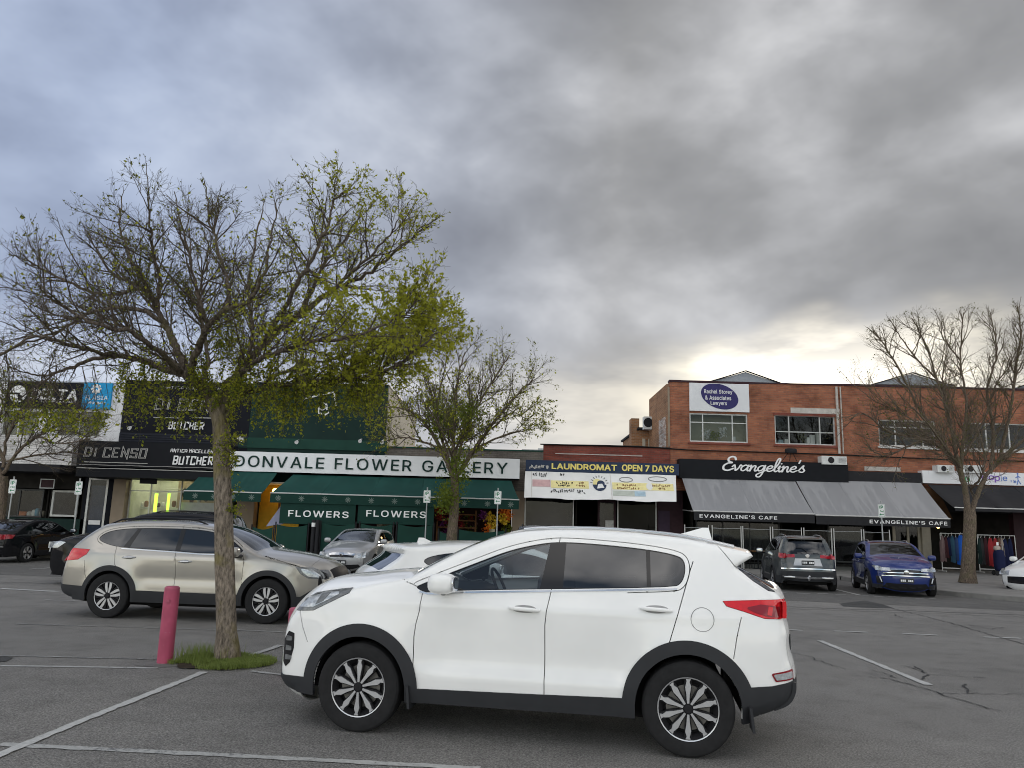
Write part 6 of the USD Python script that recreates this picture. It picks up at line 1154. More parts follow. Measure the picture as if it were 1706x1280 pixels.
for i, (u, v, r_, m_) in enumerate(((730, 848, .26, 'orange_flower'), (740, 846, .2, 'red_flower'), (842, 852, .30, 'orange_flower'), (838, 866, .30, 'yellow_flower'), (846, 860, .22, 'orange_flower'), (815, 862, .26, 'yellow_flower'), (812, 884, .26, 'orange_flower'), (820, 876, .24, 'yellow_flower'), (806, 860, .24, 'purple_flower'), (845, 884, .26, 'leaf_green'), (732, 862, .22, 'red_flower'))):
    x_, z_ = Q(u, v, yW - .4); t_ = bunch(None, 'flower_bunch', x_, yW - .4, z_, r_, m_, 110); keys(t_, f"{'large' if r_ > .25 else 'small'} {m_.split('_')[0] if 'leaf' not in m_ else 'green'} flower bunch, " + ('hanging at the left end of the flower rack' if u < 750 else 'right of the flower rack') + (', ' + ('top', 'second', 'third', 'fourth', 'fifth', 'sixth', 'seventh', 'eighth', 'ninth', 'lowest', 'last')[i] + ' one'), 'flowers')
    if v > 870: obj('pot', MB().lathe([(.001, 0), (.10, 0), (.14, max(.3, z_ - GR - .15)), (.001, max(.3, z_ - GR - .15))], 12, (x_, yW - .4, GR - .02)), 'blind_cream' if i % 2 else 'orange_flower', t_, smooth=40)

# --- laundromat
xD0, xD1 = xC2 + .004, Q(1116, 750)[0] - .004; zD = Q(1000, 745)[1]
D = thing('laundromat_building', 'single-storey brick laundromat with blue sign and white banner awning', 'building')
facade(D, 'front_wall', sbox(xD0, 3.2, xD1, zD), [], 'brick_red', FY, FY + .25); obj('parapet_cap', MB().box(xD0, xD1, FY - .03, FY + .28, zD, zD + .05), 'charcoal', D); obj('roof', MB().box(xD0 - 1, xD1 + .5, FY + .28, FY + 14, zD - .35, zD - .2), 'roof_steel', D); obj('roof_edge', MB().box(xD0, Q(1070, 740)[0], FY + 7, FY + 7.1, zD - .3, zD + .55), 'aircon_white', D)
obj('coping_strip', MB().box(Q(925, 757)[0], Q(1070, 757)[0], FY - .02, FY - .003, Q(1000, 759.5)[1], Q(1000, 758)[1]), 'pale_mortar', D)
yL = FY - 1.0
a, b, c, d = R(876, 770.5, 1131, 789.5, yL); lb = obj('sign_board', MB().box(a, b, yL, yL + .10, c, d), 'navy_board', D)
letters('sign_lettering', fit(text_poly('LAUNDROMAT', 1, .045, .04), *R(919, 774, 1028, 784, yL)).union(fit(text_poly('OPEN 7 DAYS', 1, .045, .02), *R(1036, 776, 1123, 787, yL))), yL, 'yellow_ink', lb, .012)
letters('sign_small_lettering', squiggle(np.random.default_rng(5), *R(882, 776, 914, 782, yL), 14, .018), yL, 'white_ink_dim', lb)
obj('sign_soffit', MB().box(a, b, yL + .102, FY - .004, c + .05, c + .15), 'charcoal', D)
ban = thing('banner_awning', 'white printed banner awning with yellow bands under the laundromat sign', 'awning')
x0, zt = Q(875, 786, yL - .05); x1 = Q(1126, 792, yL - .05)[0]; zt = Q(1000, 789.5, yL - .05)[1]; y2 = yL - .9; zb = Q(1000, 834, y2)[1]; x0b, x1b = Q(873, 830, y2)[0], Q(1127, 838, y2)[0]
def onban(g, off=.008):                                   # puts a flat print on the sloping banner
    m_ = MB().prism(g, 0, .006); v = m_.v; nrm = np.array([0, -(zt-zb), -(y2 - yL + .05)*-1]); nrm = np.array([0, -(zt-zb), (yL-.05-y2)]); nrm = nrm/np.linalg.norm(nrm)
    m_.v = [np.column_stack([q[:, 0], y2 + (yL - .05 - y2)*(q[:, 2]-zb)/(zt-zb), q[:, 2]]) + nrm*(off - q[:, 1:2]) for q in v]; return m_
n = 30; g = np.linspace(0, 1, n); ed = zb + .025*np.sin(g*14) + .012*np.sin(g*37)
obj('canvas', onban(Polygon([(x0b + (x1b-x0b)*t_, z_) for t_, z_ in zip(g, ed)] + [(x1, zt), (x0, zt)]), 0), 'banner_white', ban)
B2 = lambda u0, v0, u1, v1: sbox(*[ (Q(u0, (v0+v1)/2, (yL+y2)/2)[0]), Q((u0+u1)/2, v1, (yL+y2)/2)[1], Q(u1, (v0+v1)/2, (yL+y2)/2)[0], Q((u0+u1)/2, v0, (yL+y2)/2)[1]])
for nm, g, m_, o in (('pink_band', B2(887, 800, 917, 812), 'banner_pink', .012), ('yellow_band', B2(918, 802, 981, 815), 'banner_yellow', .012), ('yellow_band', B2(1020, 806, 1122, 818), 'banner_yellow', .012), ('grey_band', B2(1020, 819, 1056, 828), 'banner_grey', .012), ('blue_band', B2(1056, 820, 1074, 828.5), 'banner_blue', .012)): obj(nm, onban(g, o), m_, ban)
def sq(seed, u0, v0, u1, v1, n, w=.016): bb = B2(u0, v0, u1, v1).bounds; return squiggle(np.random.default_rng(seed), bb[0], bb[2], bb[1], bb[3], n, w)
for nm, args, m_ in (('lettering', (1, 926, 804, 955, 808, 9), 'ink_black'), ('lettering', (2, 930, 809, 952, 812, 8), 'ink_black'), ('lettering', (3, 962, 804, 976, 808, 5), 'timber'), ('lettering', (4, 960, 809, 975, 813, 5), 'timber'), ('script_line', (5, 917, 817, 975, 823, 16), 'ink_black'), ('lettering', (6, 1027, 808, 1060, 811.5, 10), 'timber'), ('lettering', (7, 1027, 813, 1066, 816.5, 12), 'timber'), ('lettering', (8, 1086, 809, 1117, 812.5, 10), 'timber'), ('lettering', (9, 1096, 814, 1108, 817, 4), 'timber'), ('drawing', (10, 888, 788, 912, 796, 7), 'ink_black'), ('drawing', (11, 930, 789, 942, 793, 3), 'ink_black')): obj(nm, onban(sq(*args), .018), m_, ban)
bb = B2(986, 792, 1012, 824).bounds; cx, cz, rr0 = (bb[0]+bb[2])/2, (bb[1]+bb[3])/2, (bb[2]-bb[0])/2
logo = obj('round_logo', onban(Point(cx, cz).buffer(rr0*.88, 20).intersection(sbox(cx-9, cz-9, cx+9, cz-.02)).union(affinity.scale(Point(cx+.06, cz+.02).buffer(rr0*.5), 1, .9)), .014), 'navy_board', ban); obj('logo_face', onban(Point(cx-.1, cz+.06).buffer(rr0*.55), .012), 'banner_yellow', logo); obj('logo_shirt', onban(Polygon([(cx-.12, cz-.2), (cx+.2, cz-.16), (cx+.12, cz+.02), (cx-.06, cz)]), .020), 'banner_white', logo)
obj('logo_rays', onban(unary_union([affinity.rotate(sbox(cx-.012, cz+rr0*.92, cx+.012, cz+rr0*1.18), k, origin=(cx, cz)) for k in range(-80, 100, 20)]), .014), 'ink_black', logo)
for u, v, sx in ((1045, 799, .30), (1098, 798, .42)): bb = B2(u-1, v-1, u+1, v+1).bounds; e = affinity.translate(affinity.scale(Point(0, 0).buffer(1), sx, .12), bb[0], bb[1]); obj('oval_drawing', onban(e.difference(e.buffer(-.02)), .014), 'ink_black', ban)
bb = B2(1078, 806, 1086, 818).bounds; e = affinity.scale(Point((bb[0]+bb[2])/2, (bb[1]+bb[3])/2).buffer(.13), 1.1, 1.2); obj('round_drawing', onban(e, .016), 'banner_white', ban)
for u in (885.5, 1018): bb = B2(u-.4, 790, u+.4, 834).bounds; obj('seam', onban(sbox(bb[0], zb + .04, bb[0] + .02, zt - .02), .010), 'pale_mortar', ban)
# laundromat shopfront
ls = 3.2
window(D, (*[Q(u, 860)[0] for u in (874, 957)], GR + .2, ls), yS, 'frame_alu', 'shop_glass', deep=3, w=.05)
window(D, (*[Q(u, 860)[0] for u in (1030, 1096)], GR + .2, ls), yS, 'frame_alu', 'dull_glass', deep=3, w=.05)
a, b = [Q(u, 860)[0] for u in (997, 1027)]; dr = obj('door', MB().prism(frame(a, b, GR, ls - .2, .09), yS, yS + .08), 'maroon', D); obj('door_pane', quad(a + .09, b - .09, yS + .035, GR + .3, ls - .29), 'shop_glass', dr); obj('door_notice', MB().box(a + .35, a + .78, yS + .015, yS + .022, 1.75, 2.1), 'white_ink_dim', dr); obj('door_notice', MB().box(a + .30, a + .70, yS + .015, yS + .022, 1.35, 1.55), 'white_ink_dim', dr)
obj('wall_panel', MB().box(*[Q(u, 860)[0] for u in (1097, 1140)], yS - .03, yS + .2, GR - .2, 3.6), 'maroon', D); obj('service_door', MB().box(*[Q(u, 860)[0] for u in (1098, 1117)], yS - .08, yS - .035, GR, 2.6), 'plum', D); obj('stall_riser', MB().box(xD0, Q(1030, 860)[0], yS - .05, yS + .1, GR - .2, GR + .19), 'maroon', D); obj('shop_back_wall', MB().box(xD0, xD1, FY + 5, FY + 5.1, 0, 3.3), 'dark_interior', D)

# --- orange brick building
xE0, xE1 = Q(1116, 690)[0], 36.0; zE = Q(1410, 644)[1]; ze = Q(1400, 803)[1]
E_ = thing('brick_office_building', 'orange brick two-storey building with offices above the cafe', 'building')
W_ = [R(1149, 690, 1246, 738), R(1291, 693, 1392, 742), R(1464, 701, 1559, 745), R(1606, 706, 1716, 751), R(1760, 708, 1870, 755)]
facade(E_, 'front_wall', sbox(xE0, 3.55, xE1, zE), W_, 'brick_orange'); obj('parapet_cap', MB().box(xE0 - .02, xE1, FY - .04, FY + .3, zE, zE + .10), 'maroon', E_); body(E_, xE0, xE1, zE - .01, 5.2, 'brick_tan')
a = W_[0]; window(E_, a, FY, 'frame_alu', 'upper_glass', mull=[a[0] + (a[1]-a[0])*.23, a[0] + (a[1]-a[0])*.74], trans=[a[2] + (a[3]-a[2])*.68], back='blind_cream', deep=.9, sill='brick_red')
a = W_[1]; window(E_, a, FY, 'frame_alu', 'upper_glass', mull=[a[0] + (a[1]-a[0])*.24, a[0] + (a[1]-a[0])*.75], trans=[a[2] + (a[3]-a[2])*.43], deep=1.4, sill='brick_red')
a = W_[2]; window(E_, a, FY, 'frame_white', 'upper_glass', mull=[a[0] + (a[1]-a[0])*.30, a[0] + (a[1]-a[0])*.78], trans=[a[2] + (a[3]-a[2])*.72], deep=1.2, sill='frame_white')
for a in W_[3:]: window(E_, a, FY, 'frame_white', 'upper_glass', mull=[a[0] + (a[1]-a[0])*.35, a[0] + (a[1]-a[0])*.7], deep=1.2, sill='frame_white')
a, b, c, d = R(1317, 681.5, 1398, 690.5); obj('lintel', MB().box(a, b, FY - .05, FY - .003, c, d), 'pale_mortar', E_); obj('lintel_shadow_board', MB().box(*R(1288, 690.5, 1394, 693)[:2], FY - .04, FY - .003, c - .12, c - .005), 'brick_red', E_)  # darker strip put in for the shadow under the lintel
for u, w_, m_ in ((1394.5, .10, 'pale_mortar'), (1401, .05, 'pale_mortar')): x_ = Q(u, 690)[0]; obj('drainpipe', MB().tube([(x_, FY - .06, Q(u, 757)[1]), (x_, FY - .06, Q(u, 646)[1])], w_*.6, 8), m_, E_, smooth=40)
x_, z_ = Q(1117, 700); obj('drainpipe', MB().tube([(xE0 - .05, FY - .02, Q(1116, 745)[1]), (xE0 - .05, FY - .02, zE - .3)], .05, 8), 'pier_tan', E_, smooth=40)
obj('patched_wall', MB().box(xE0 - .025, xE0 - .004, FY + .9, FY + 2.6, Q(1110, 748)[1], Q(1110, 690)[1]), 'brick_patchy', E_)
yR = FY + 6
for u, v, w_, h_ in ((1242, 619, 62, 21), (1520, 622, 62, 20), (1760, 628, 60, 20)):
    x_, z_ = Q(u, v, yR); a = w_*yR/F; hh = h_*yR/F; g = Polygon([(x_ - a*1.12, z_ - hh*1.05), (x_ + a*1.12, z_ - hh*1.05), (x_, z_)]); r2 = obj('gable', MB().prism(g, yR, yR + 9), 'roof_steel', E_); obj('gable_edge', MB().bar((x_ - a*1.14, yR - .05, z_ - hh*1.05), (x_, yR - .05, z_ + .05), .07, .06).bar((x_, yR - .05, z_ + .05), (x_ + a*1.14, yR - .05, z_ - hh*1.05), .07, .06), 'charcoal', r2)
# lower annex at the side, with chimney and plant
yX = FY + 5.5; a, b, c, d = R(1065, 718, 1096, 755, yX); obj('annex', MB().box(a, xE0 + .3, yX, yX + 6, 3, d), 'brick_tan', E_); a2, b2, c2, d2 = R(1053, 697, 1066, 755, yX); obj('chimney', MB().box(a2, b2, yX + .2, yX + 1, 3, d2), 'brick_tan', E_); obj('annex_roof', MB().box(a - .1, xE0, yX - .3, yX + 6.2, d + .005, d + .12), 'charcoal', E_)
for i, u in enumerate((1074, 1084)): a, b, c, d = R(u - 4, 732, u + 1, 750, yX - .01); obj('annex_panel', MB().box(a, b, yX - .03, yX - .004, c, d), 'cream_render', E_)
def aircon(u0, v0, u1, v1, y, label):
    a, b, c, d = R(u0, v0, u1, v1, y); t_ = thing('air_conditioner', label, 'air conditioner', ((a+b)/2, y, c)); w_, h_ = (b-a)/2, d-c
    obj('casing', MB().box(-w_, w_, .0, .45, 0, h_), 'aircon_white', t_); obj('fan_grille', MB().lathe([(.001, 0), (h_*.36, 0), (h_*.38, .015), (h_*.34, .02)], 20, (-w_*.25, -.012, h_*.52), axis='y'), 'charcoal', t_, smooth=40)
    for k in range(5): obj('grille_slat', MB().box(w_*.35, w_*.92, -.01, -.002, h_*(.2+.14*k), h_*(.26+.14*k)), 'metal_grey', t_)
aircon(1073, 695, 1092, 716, FY + 4.6, 'boxy grey air conditioner unit beside the side wall of the brick building'); aircon(1369, 761, 1411, 775, FY - .6, 'long pale air conditioner unit on top of the black cafe sign'); aircon(1562, 776, 1590, 788, FY - .6, 'air conditioner above the clothes shop sign behind the bare tree, left one'); aircon(1604, 776, 1640, 789, FY - .6, 'air conditioner above the clothes shop sign behind the bare tree, right one')
# office sign
a, b, c, d = R(1148, 639, 1247, 687); of = obj('office_sign', MB().box(a, b, FY - .09, FY - .003, c, d), 'white_board', None, label='white board with tilted dark blue oval above the cafe window', cat='sign'); cx, cz = Q(1198, 662)
ov = affinity.rotate(affinity.scale(Point(0, 0).buffer(1, 32), .90, .58), -18, origin=(0, 0)); obj('oval', MB().prism(affinity.translate(ov, cx, cz), FY - .10, FY - .091), 'navy_logo', of)
for tx_, v0, v1, u0, u1 in (('Rachel Storey', 651, 659, 1172, 1219), ('& Associates', 661, 668, 1174, 1217), ('Lawyers', 670, 678, 1183, 1210)): letters('lettering', fit(text_poly(tx_, 1, .02, .03), *R(u0, v0, u1, v1)), FY - .10, 'white_ink', of, .008)
# things on the window ledges
for i, (u, v, w_, h_, m_, lb_) in enumerate(((1222, 735, 5, 6, 'white_ink', 'white flower pot at the right of the first office window'), (1300, 739, 8, 5, 'banner_blue', 'blue box at the left of the middle office window'), (1310, 739, 6, 6, 'white_ink', 'small red topped white box in the middle office window'), (1346, 738, 5, 8, 'white_ink', 'leftmost of the three white stacked boxes in the office window'), (1353, 737, 7, 11, 'white_ink', 'middle one of the three white stacked boxes in the office window'), (1363, 736, 7, 14, 'aircon_white', 'tallest of the three white stacked boxes in the office window'))):
    a, b, c, d = R(u - w_/2, v - h_, u + w_/2, v, FY + .35); obj('ledge_box', MB().box(a, b, FY + .28, FY + .45, W_[1][2] + .0 if u > 1250 else W_[0][2], d), m_, None, label=lb_, cat='box')
for i, (u, v, m_, n) in enumerate(((1178, 722, 'white_ink', 70), (1190, 726, 'leaf_spring', 120), (1203, 720, 'white_ink', 70), (1336, 728, 'leaf_olive', 80))): x_, z_ = Q(u, v, FY + .4); bunch(None, 'window_plant', x_, FY + .4, z_, .26, m_, n); keys(stage.GetPrimAtPath('/World/window_plant' + ('' if i == 0 else f'_{i:03d}')), ('white flowers at the left in the first office window', 'yellow green plant in the first office window', 'white flowers at the right in the first office window', 'plant in the middle office window')[i], 'plant')
# cafe front
yE = FY - .55
a, b, c, d = R(1132, 768, 1413, 800, yE); zt, zb = Q(1270, 769, yE)[1], Q(1270, 801, yE)[1]
cs = obj('cafe_sign', MB().box(a, b, yE, FY - .004, zb, zt), 'black_gloss_board', None, label='long black board with white script name over the cafe', cat='sign')
letters('script_lettering', fit(script_text("Evangeline's", .105), *R(1203, 762, 1341, 797, yE)), yE, 'white_ink', cs, .02)
a, b, c, d = R(1413, 787, 1537, 806, yE); obj('fascia_panel', MB().box(a + .004, b, yE + .1, FY - .004, c, d), 'charcoal', E_); a, b, c, d = R(1440, 779, 1500, 786); obj('pale_strip', MB().box(a, b, FY - .03, FY - .003, c, d), 'pale_mortar', E_)
yG = FY - 2.6
for u0, u1, vt, vb, lb_, sk in ((1136, 1324, 799, 855, 'left half of the large grey fabric awning over the cafe', 0), (1325.5, 1534, 803, 862, 'right half of the large grey fabric awning over the cafe', 0)):
    t_ = thing('cafe_awning', lb_, 'awning'); aw, (xl, xr, zv) = awning(t_, u0, u1, vt, vb, yE + .1, yG, 'grey_awning', .36, None, 'charcoal', nm='fabric')
    xo = xl + .25 if u0 < 1200 else xr - 3.45
    for wd_, q0, q1 in (("EVANGELINE'S", 0, 2.36), ('CAFE', 2.52, 3.3)): letters('valance_lettering', fit(text_poly(wd_, 1, .02, .14), xo + q0, xo + q1, zv - .26, zv - .11), yG - .03, 'white_ink', aw, .008)
    for x_ in (xl + .05, xr - .05): obj('awning_arm', MB().tube([(x_, yE + .2, zv + .1), (x_, yG, zv + .0)], .025, 6), 'frame_alu', aw)
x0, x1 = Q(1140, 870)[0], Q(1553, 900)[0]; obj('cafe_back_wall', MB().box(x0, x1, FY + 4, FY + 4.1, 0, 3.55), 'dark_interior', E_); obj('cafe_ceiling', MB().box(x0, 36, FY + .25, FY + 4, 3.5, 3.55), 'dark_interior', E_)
a, b, c, d = R(1488, 872, 1545, 948, FY); window(E_, (a, b - .3, GR + .55, 3.5), FY - .1, 'pier_cream', 'shop_glass', mull=[Q(1513, 900)[0]], deep=3, w=.12); obj('cafe_stall_riser', MB().box(a - .2, b - .35, FY - .1, FY + .1, GR - .2, GR + .53), 'pier_cream', E_); obj('cafe_pier', MB().box(b - .29, b + .1, FY - .16, FY + .2, GR - .25, 3.5), 'pier_cream', E_)
window(E_, (*[Q(u, 880)[0] for u in (1380, 1440)], GR + .2, 3.5), FY, 'frame_dark', 'shop_glass', deep=3, w=.06); window(E_, (*[Q(u, 880)[0] for u in (1160, 1300)], GR + .2, 3.5), FY, 'frame_dark', 'shop_glass', mull=[Q(1205, 880)[0], Q(1250, 880)[0]], deep=3, w=.06)
# glass screens round the cafe's outdoor seats
yQ = KY + 1.2
for i, (u0, u1) in enumerate(((1141, 1181), (1187, 1235), (1238, 1284), (1288, 1336), (1340, 1386), (1390, 1436), (1440, 1483))):
    a, b, c, d = R(u0, 878 + (u0-1141)*.026, u1, 930, yQ); t_ = thing('glass_screen', f'clear glass wind screen with steel posts before the cafe, {("first", "second", "third", "fourth", "fifth", "sixth", "last")[i]} from the left', 'glass screen', ((a+b)/2, yQ, zpath(yQ)), group='glass screens before the cafe'); w_, h_ = (b-a)/2, d - zpath(yQ)
    obj('glass_sheet', quad(-w_ + .03, w_ - .03, 0, .12, h_ - .06), 'screen_glass', t_)
    for s_ in (-1, 1): obj('post', MB().tube([(s_*w_, 0, 0), (s_*w_, 0, h_ + .06)], .020, 8), 'frame_alu', t_, smooth=40)
    obj('top_rail', MB().box(-w_ + .027, w_ - .027, -.010, .010, h_ - .06, h_ - .045), 'metal_grey', t_)
x_, z_ = Q(1311, 754); fl = thing('floodlight', 'dark floodlight on struts above the cafe sign', 'floodlight', (x_, FY - .5, z_)); obj('head', blob(.26, .12, .12, 5, (0, 0, 0), 2), 'charcoal', fl, smooth=40)
for s_ in (-1, 0, 1): obj('strut', MB().tube([(s_*.1, .05, -.08), (s_*.34, .2, -.45)], .015, 5), 'charcoal', fl)
obj('overhead_cable', MB().tube(spline([(Q(900, 740)[0], FY - .06, zD + .02), (Q(1060, 742)[0], FY - .06, Q(1060, 745)[1]), (Q(1150, 752)[0], FY - .06, Q(1150, 751)[1]), (Q(1250, 753)[0], FY - .06, Q(1250, 754)[1]), (Q(1400, 757)[0], FY - .06, Q(1400, 759)[1]), (Q(1560, 765)[0], FY - .06, Q(1560, 766)[1]), (Q(1720, 768)[0], FY - .06, Q(1720, 770)[1])], 8), .03, 5), 'cable', None, label='black cable running along the brick wall under the office windows', cat='cable')
# clothes shop
yP = FY - .4
a, b = Q(1537, 795, yP)[0], 36.0; zt, zb = Q(1620, 787, yP)[1], Q(1620, 808, yP)[1]
cl = obj('clothes_shop_sign', MB().box(a, b, yP, FY - .004, zb, zt), 'white_board', None, label='white sign board with purple and blue letters over the clothes shop', cat='sign')
for ch, u0, u1, v0, v1, m_ in (('p', 1608, 1616, 797, 808, 'green_ink'), ('e', 1634, 1646, 792, 801, 'purple_ink'), ('o', 1647, 1656, 794, 802, 'purple_ink'), ('p', 1657, 1666, 795, 806, 'purple_ink'), ('l', 1667.5, 1669, 792, 803.5, 'blue_ink'), ('e', 1670.5, 1678, 796, 803.5, 'blue_ink')): letters('lettering', fit(text_poly(ch, 1, .01), *R(u0, v0 - 1, u1, v1 - 1, yP)), yP, m_, cl, .012)
gx, gz = Q(1696, 800, yP); letters('figure_emblem', unary_union([LineString(q).buffer(.018) for q in ([(0, .22), (0, -.02), (-.06, -.22)], [(0, -.02), (.10, -.2)], [(-.1, .08), (0, .15), (.10, .10)])] + [Point(0, .27).buffer(.04)]).buffer(0) if False else affinity.translate(unary_union([LineString(q).buffer(.018) for q in ([(0, .22), (0, -.02), (-.06, -.22)], [(0, -.02), (.10, -.2)], [(-.1, .08), (0, .15), (.10, .10)])] + [Point(0, .27).buffer(.04)]), gx, gz), yP, 'blue_ink', cl, .01)
letters('small_lettering', squiggle(np.random.default_rng(6), *R(1684, 801, 1693, 806, yP), 6, .012), yP, 'blue_ink', cl)
t_ = thing('shop_awning', 'near black fabric awning of the clothes shop behind the bare tree', 'awning'); awning(t_, 1546, 1900, 813, 851, yP, FY - 2.4, 'charcoal', .12, None, 'charcoal', nm='fabric')
t2 = obj('side_blind', MB().prism(Polygon([Q(1538, 815, FY - .5), Q(1560, 815, FY - .5), Q(1585, 866, FY - .5), Q(1563, 862, FY - .5)]), FY - .6, FY - .55), 'timber_dark', E_)
obj('shop_back_wall', MB().box(x1 + .1, 36, FY + 3.5, FY + 3.6, 0, 3.5), 'dark_interior', E_); obj('shop_bulb', trimesh.creation.icosphere(2, .09).apply_translation([Q(1573, 880)[0], FY + .5, Q(1573, 878)[1]]), 'warm_lamp', E_, smooth=True)
obj('shop_lintel', MB().box(x1 + .12, 36, FY, FY + .2, 2.9, 3.5), 'charcoal', E_); obj('shop_pier', MB().box(*[Q(u, 900)[0] for u in (1690, 1730)], FY - .05, FY + .3, GR - .2, 3.5), 'maroon', E_)

# ---------------------------------------------------------------- bollards, signs, clothes racks
mat('bollard_pink', {'tc': ('texture_coordinate', {}), 'n': ('noise_texture', {'scale': 5.0, 'detail': 5.0}), 'n2': ('noise_texture', {'scale': 40.0, 'detail': 6.0, 'roughness': .7}), 'r': ('rgb_ramp', {'ramp': [(.3, (.30, .040, .085)), (.7, (.40, .065, .125))]}), 'r2': ('rgb_ramp', {'ramp': [(.655, (0, 0, 0)), (.69, (1, 1, 1))]}),
    'm': ('mix_color', {'b': (.30, .22, .24)}), 'p': ('principled_bsdf', {'roughness': .55}), 'b': ('bump', {'strength': .2, 'distance': .004})},
    [('tc.object', 'n.vector'), ('tc.object', 'n2.vector'), ('n.fac', 'r.fac'), ('n2.fac', 'r2.fac'), ('r2.color', 'm.fac'), ('r.color', 'm.a'), ('m.result', 'p.base_color'), ('n2.fac', 'b.height'), ('b.normal', 'p.normal')])
plain('bollard_cap', (.36, .09, .14), .6, vary=.15)
def bollard(loc, label):
    t = thing('bollard', label, 'bollard', loc, 0, 'pink bollards by the near tree'); r = .088
    obj('post', MB().lathe([(.001, 0), (r, 0), (r, .82), (r-.004, .845)], 28), 'bollard_pink', t, smooth=40); obj('cap', MB().lathe([(r-.001, .846), (r-.003, .865), (r-.02, .88), (.001, .884)], 28), 'bollard_cap', t, smooth=40)
    if label.startswith('whole'): obj('reflective_patch', MB().box(-.02, .025, -.1025, -.0895, .70, .73), 'bollard_cap', t)
b0 = at_z(268, 1108); bollard((b0[0], b0[1] + .1, 0), 'whole pink painted steel bollard left of the near tree'); b1 = at_y(496, 1003, 9.0); bollard((b1[0], 9.0, -.14), 'pink bollard mostly hidden behind the nose of the nearest white vehicle')
plain('sign_green', (.03, .20, .10), .5)
for (u, v0, v1, lb) in ((19.5, 800, 823, 'parking sign on a pole before the white building, leftmost of all'), (130, 803, 825, 'parking sign on a pole left of the butcher doorway'), (711, 818, 839, 'parking sign on a pole in front of the dark green blind'), (829, 819, 841, 'parking sign on a pole right of the small leafy tree'), (1469, 841, 863, 'parking sign on a pole before the grey cafe awning')):
    yP = KY + .28; x_, zb = Q(u, v1, yP); zt = Q(u, v0, yP)[1]; z0 = zpath(yP); t = thing('parking_sign', lb, 'sign', (x_, yP, z0)); h_ = zt - z0; hb = zb - z0; w_ = .135
    obj('pole', MB().tube([(0, .02, 0), (0, .02, h_ + .12)], .028, 10), 'metal_grey', t, smooth=40)
    pl = obj('plate', MB().prism(sbox(-w_ + .03, hb + .03, w_ - .03, h_ - .03).buffer(.03), -.018, -.012), 'white_ink', t)
    hh = h_ - hb
    obj('border', MB().prism(sbox(-w_+.02, hb+.02, w_-.02, h_-.02).difference(sbox(-w_+.028, hb+.028, w_-.028, h_-.028)), -.0195, -.0181), 'sign_green', pl)
    obj('lettering', MB().prism(fit(text_poly('P', 1, .05), -.035, .065, hb + hh*.62, hb + hh*.90), -.021, -.0181), 'sign_green', pl)
    obj('digit', MB().prism(sbox(-.085, hb + hh*.66, -.06, hb + hh*.88), -.021, -.0181), 'sign_green', pl)
    obj('print_lines', MB().prism(squiggle(np.random.default_rng(int(u)), -.09, .09, hb + hh*.40, hb + hh*.52, 5, .010), -.021, -.0181), 'sign_green', pl)
    obj('arrow', MB().prism(Polygon([(-.09, hb+hh*.22), (-.03, hb+hh*.32), (-.03, hb+hh*.245), (.085, hb+hh*.245), (.085, hb+hh*.195), (-.03, hb+hh*.195), (-.03, hb+hh*.12)]), -.021, -.0181), 'sign_green', pl)
plain('cloth_pinkgrey', (.16, .11, .11), .9); plain('cloth_navy', (.012, .016, .05), .9); plain('cloth_teal', (.03, .075, .12), .9); plain('cloth_denim', (.035, .06, .14), .9); plain('cloth_blue', (.015, .09, .42), .8); plain('cloth_darkgreen', (.015, .03, .028), .9); plain('cloth_grey', (.035, .035, .037), .9); plain('cloth_red', (.30, .03, .035), .8); plain('cloth_brown', (.14, .07, .05), .9); plain('cloth_pale', (.40, .34, .30), .9); plain('cloth_maroon', (.05, .018, .022), .9)
yK = FY - 1.7
def rack(u0, u1, v, label, legs=True):
    x0, z0 = Q(u0, v, yK); x1, z1 = Q(u1, v, yK); zf = zpath(yK); t = thing('clothes_rack', label, 'clothes rack', ((x0+x1)/2, yK, zf)); w_ = (x1-x0)/2; h_ = (z0+z1)/2 - zf
    obj('rail', MB().tube([(-w_, 0, h_), (w_, 0, h_)], .016, 8), 'frame_alu', t, smooth=40)
    for s_ in (-1, 1): obj('upright', MB().tube([(s_*w_, 0, .10), (s_*w_, 0, h_)], .018, 8), 'frame_alu', t, smooth=40); obj('foot', MB().tube([(s_*w_, -.3, .08), (s_*w_, .3, .08)], .02, 6), 'frame_alu', t, smooth=40)
    obj('low_rail', MB().tube([(-w_, 0, .20), (w_, 0, .20)], .016, 8), 'frame_white', t, smooth=40)
rack(1566, 1612, 890, 'clothes rack left of the bare tree trunk with blue garments'); rack(1628, 1690, 893, 'clothes rack right of the bare tree trunk with red and dark garments')
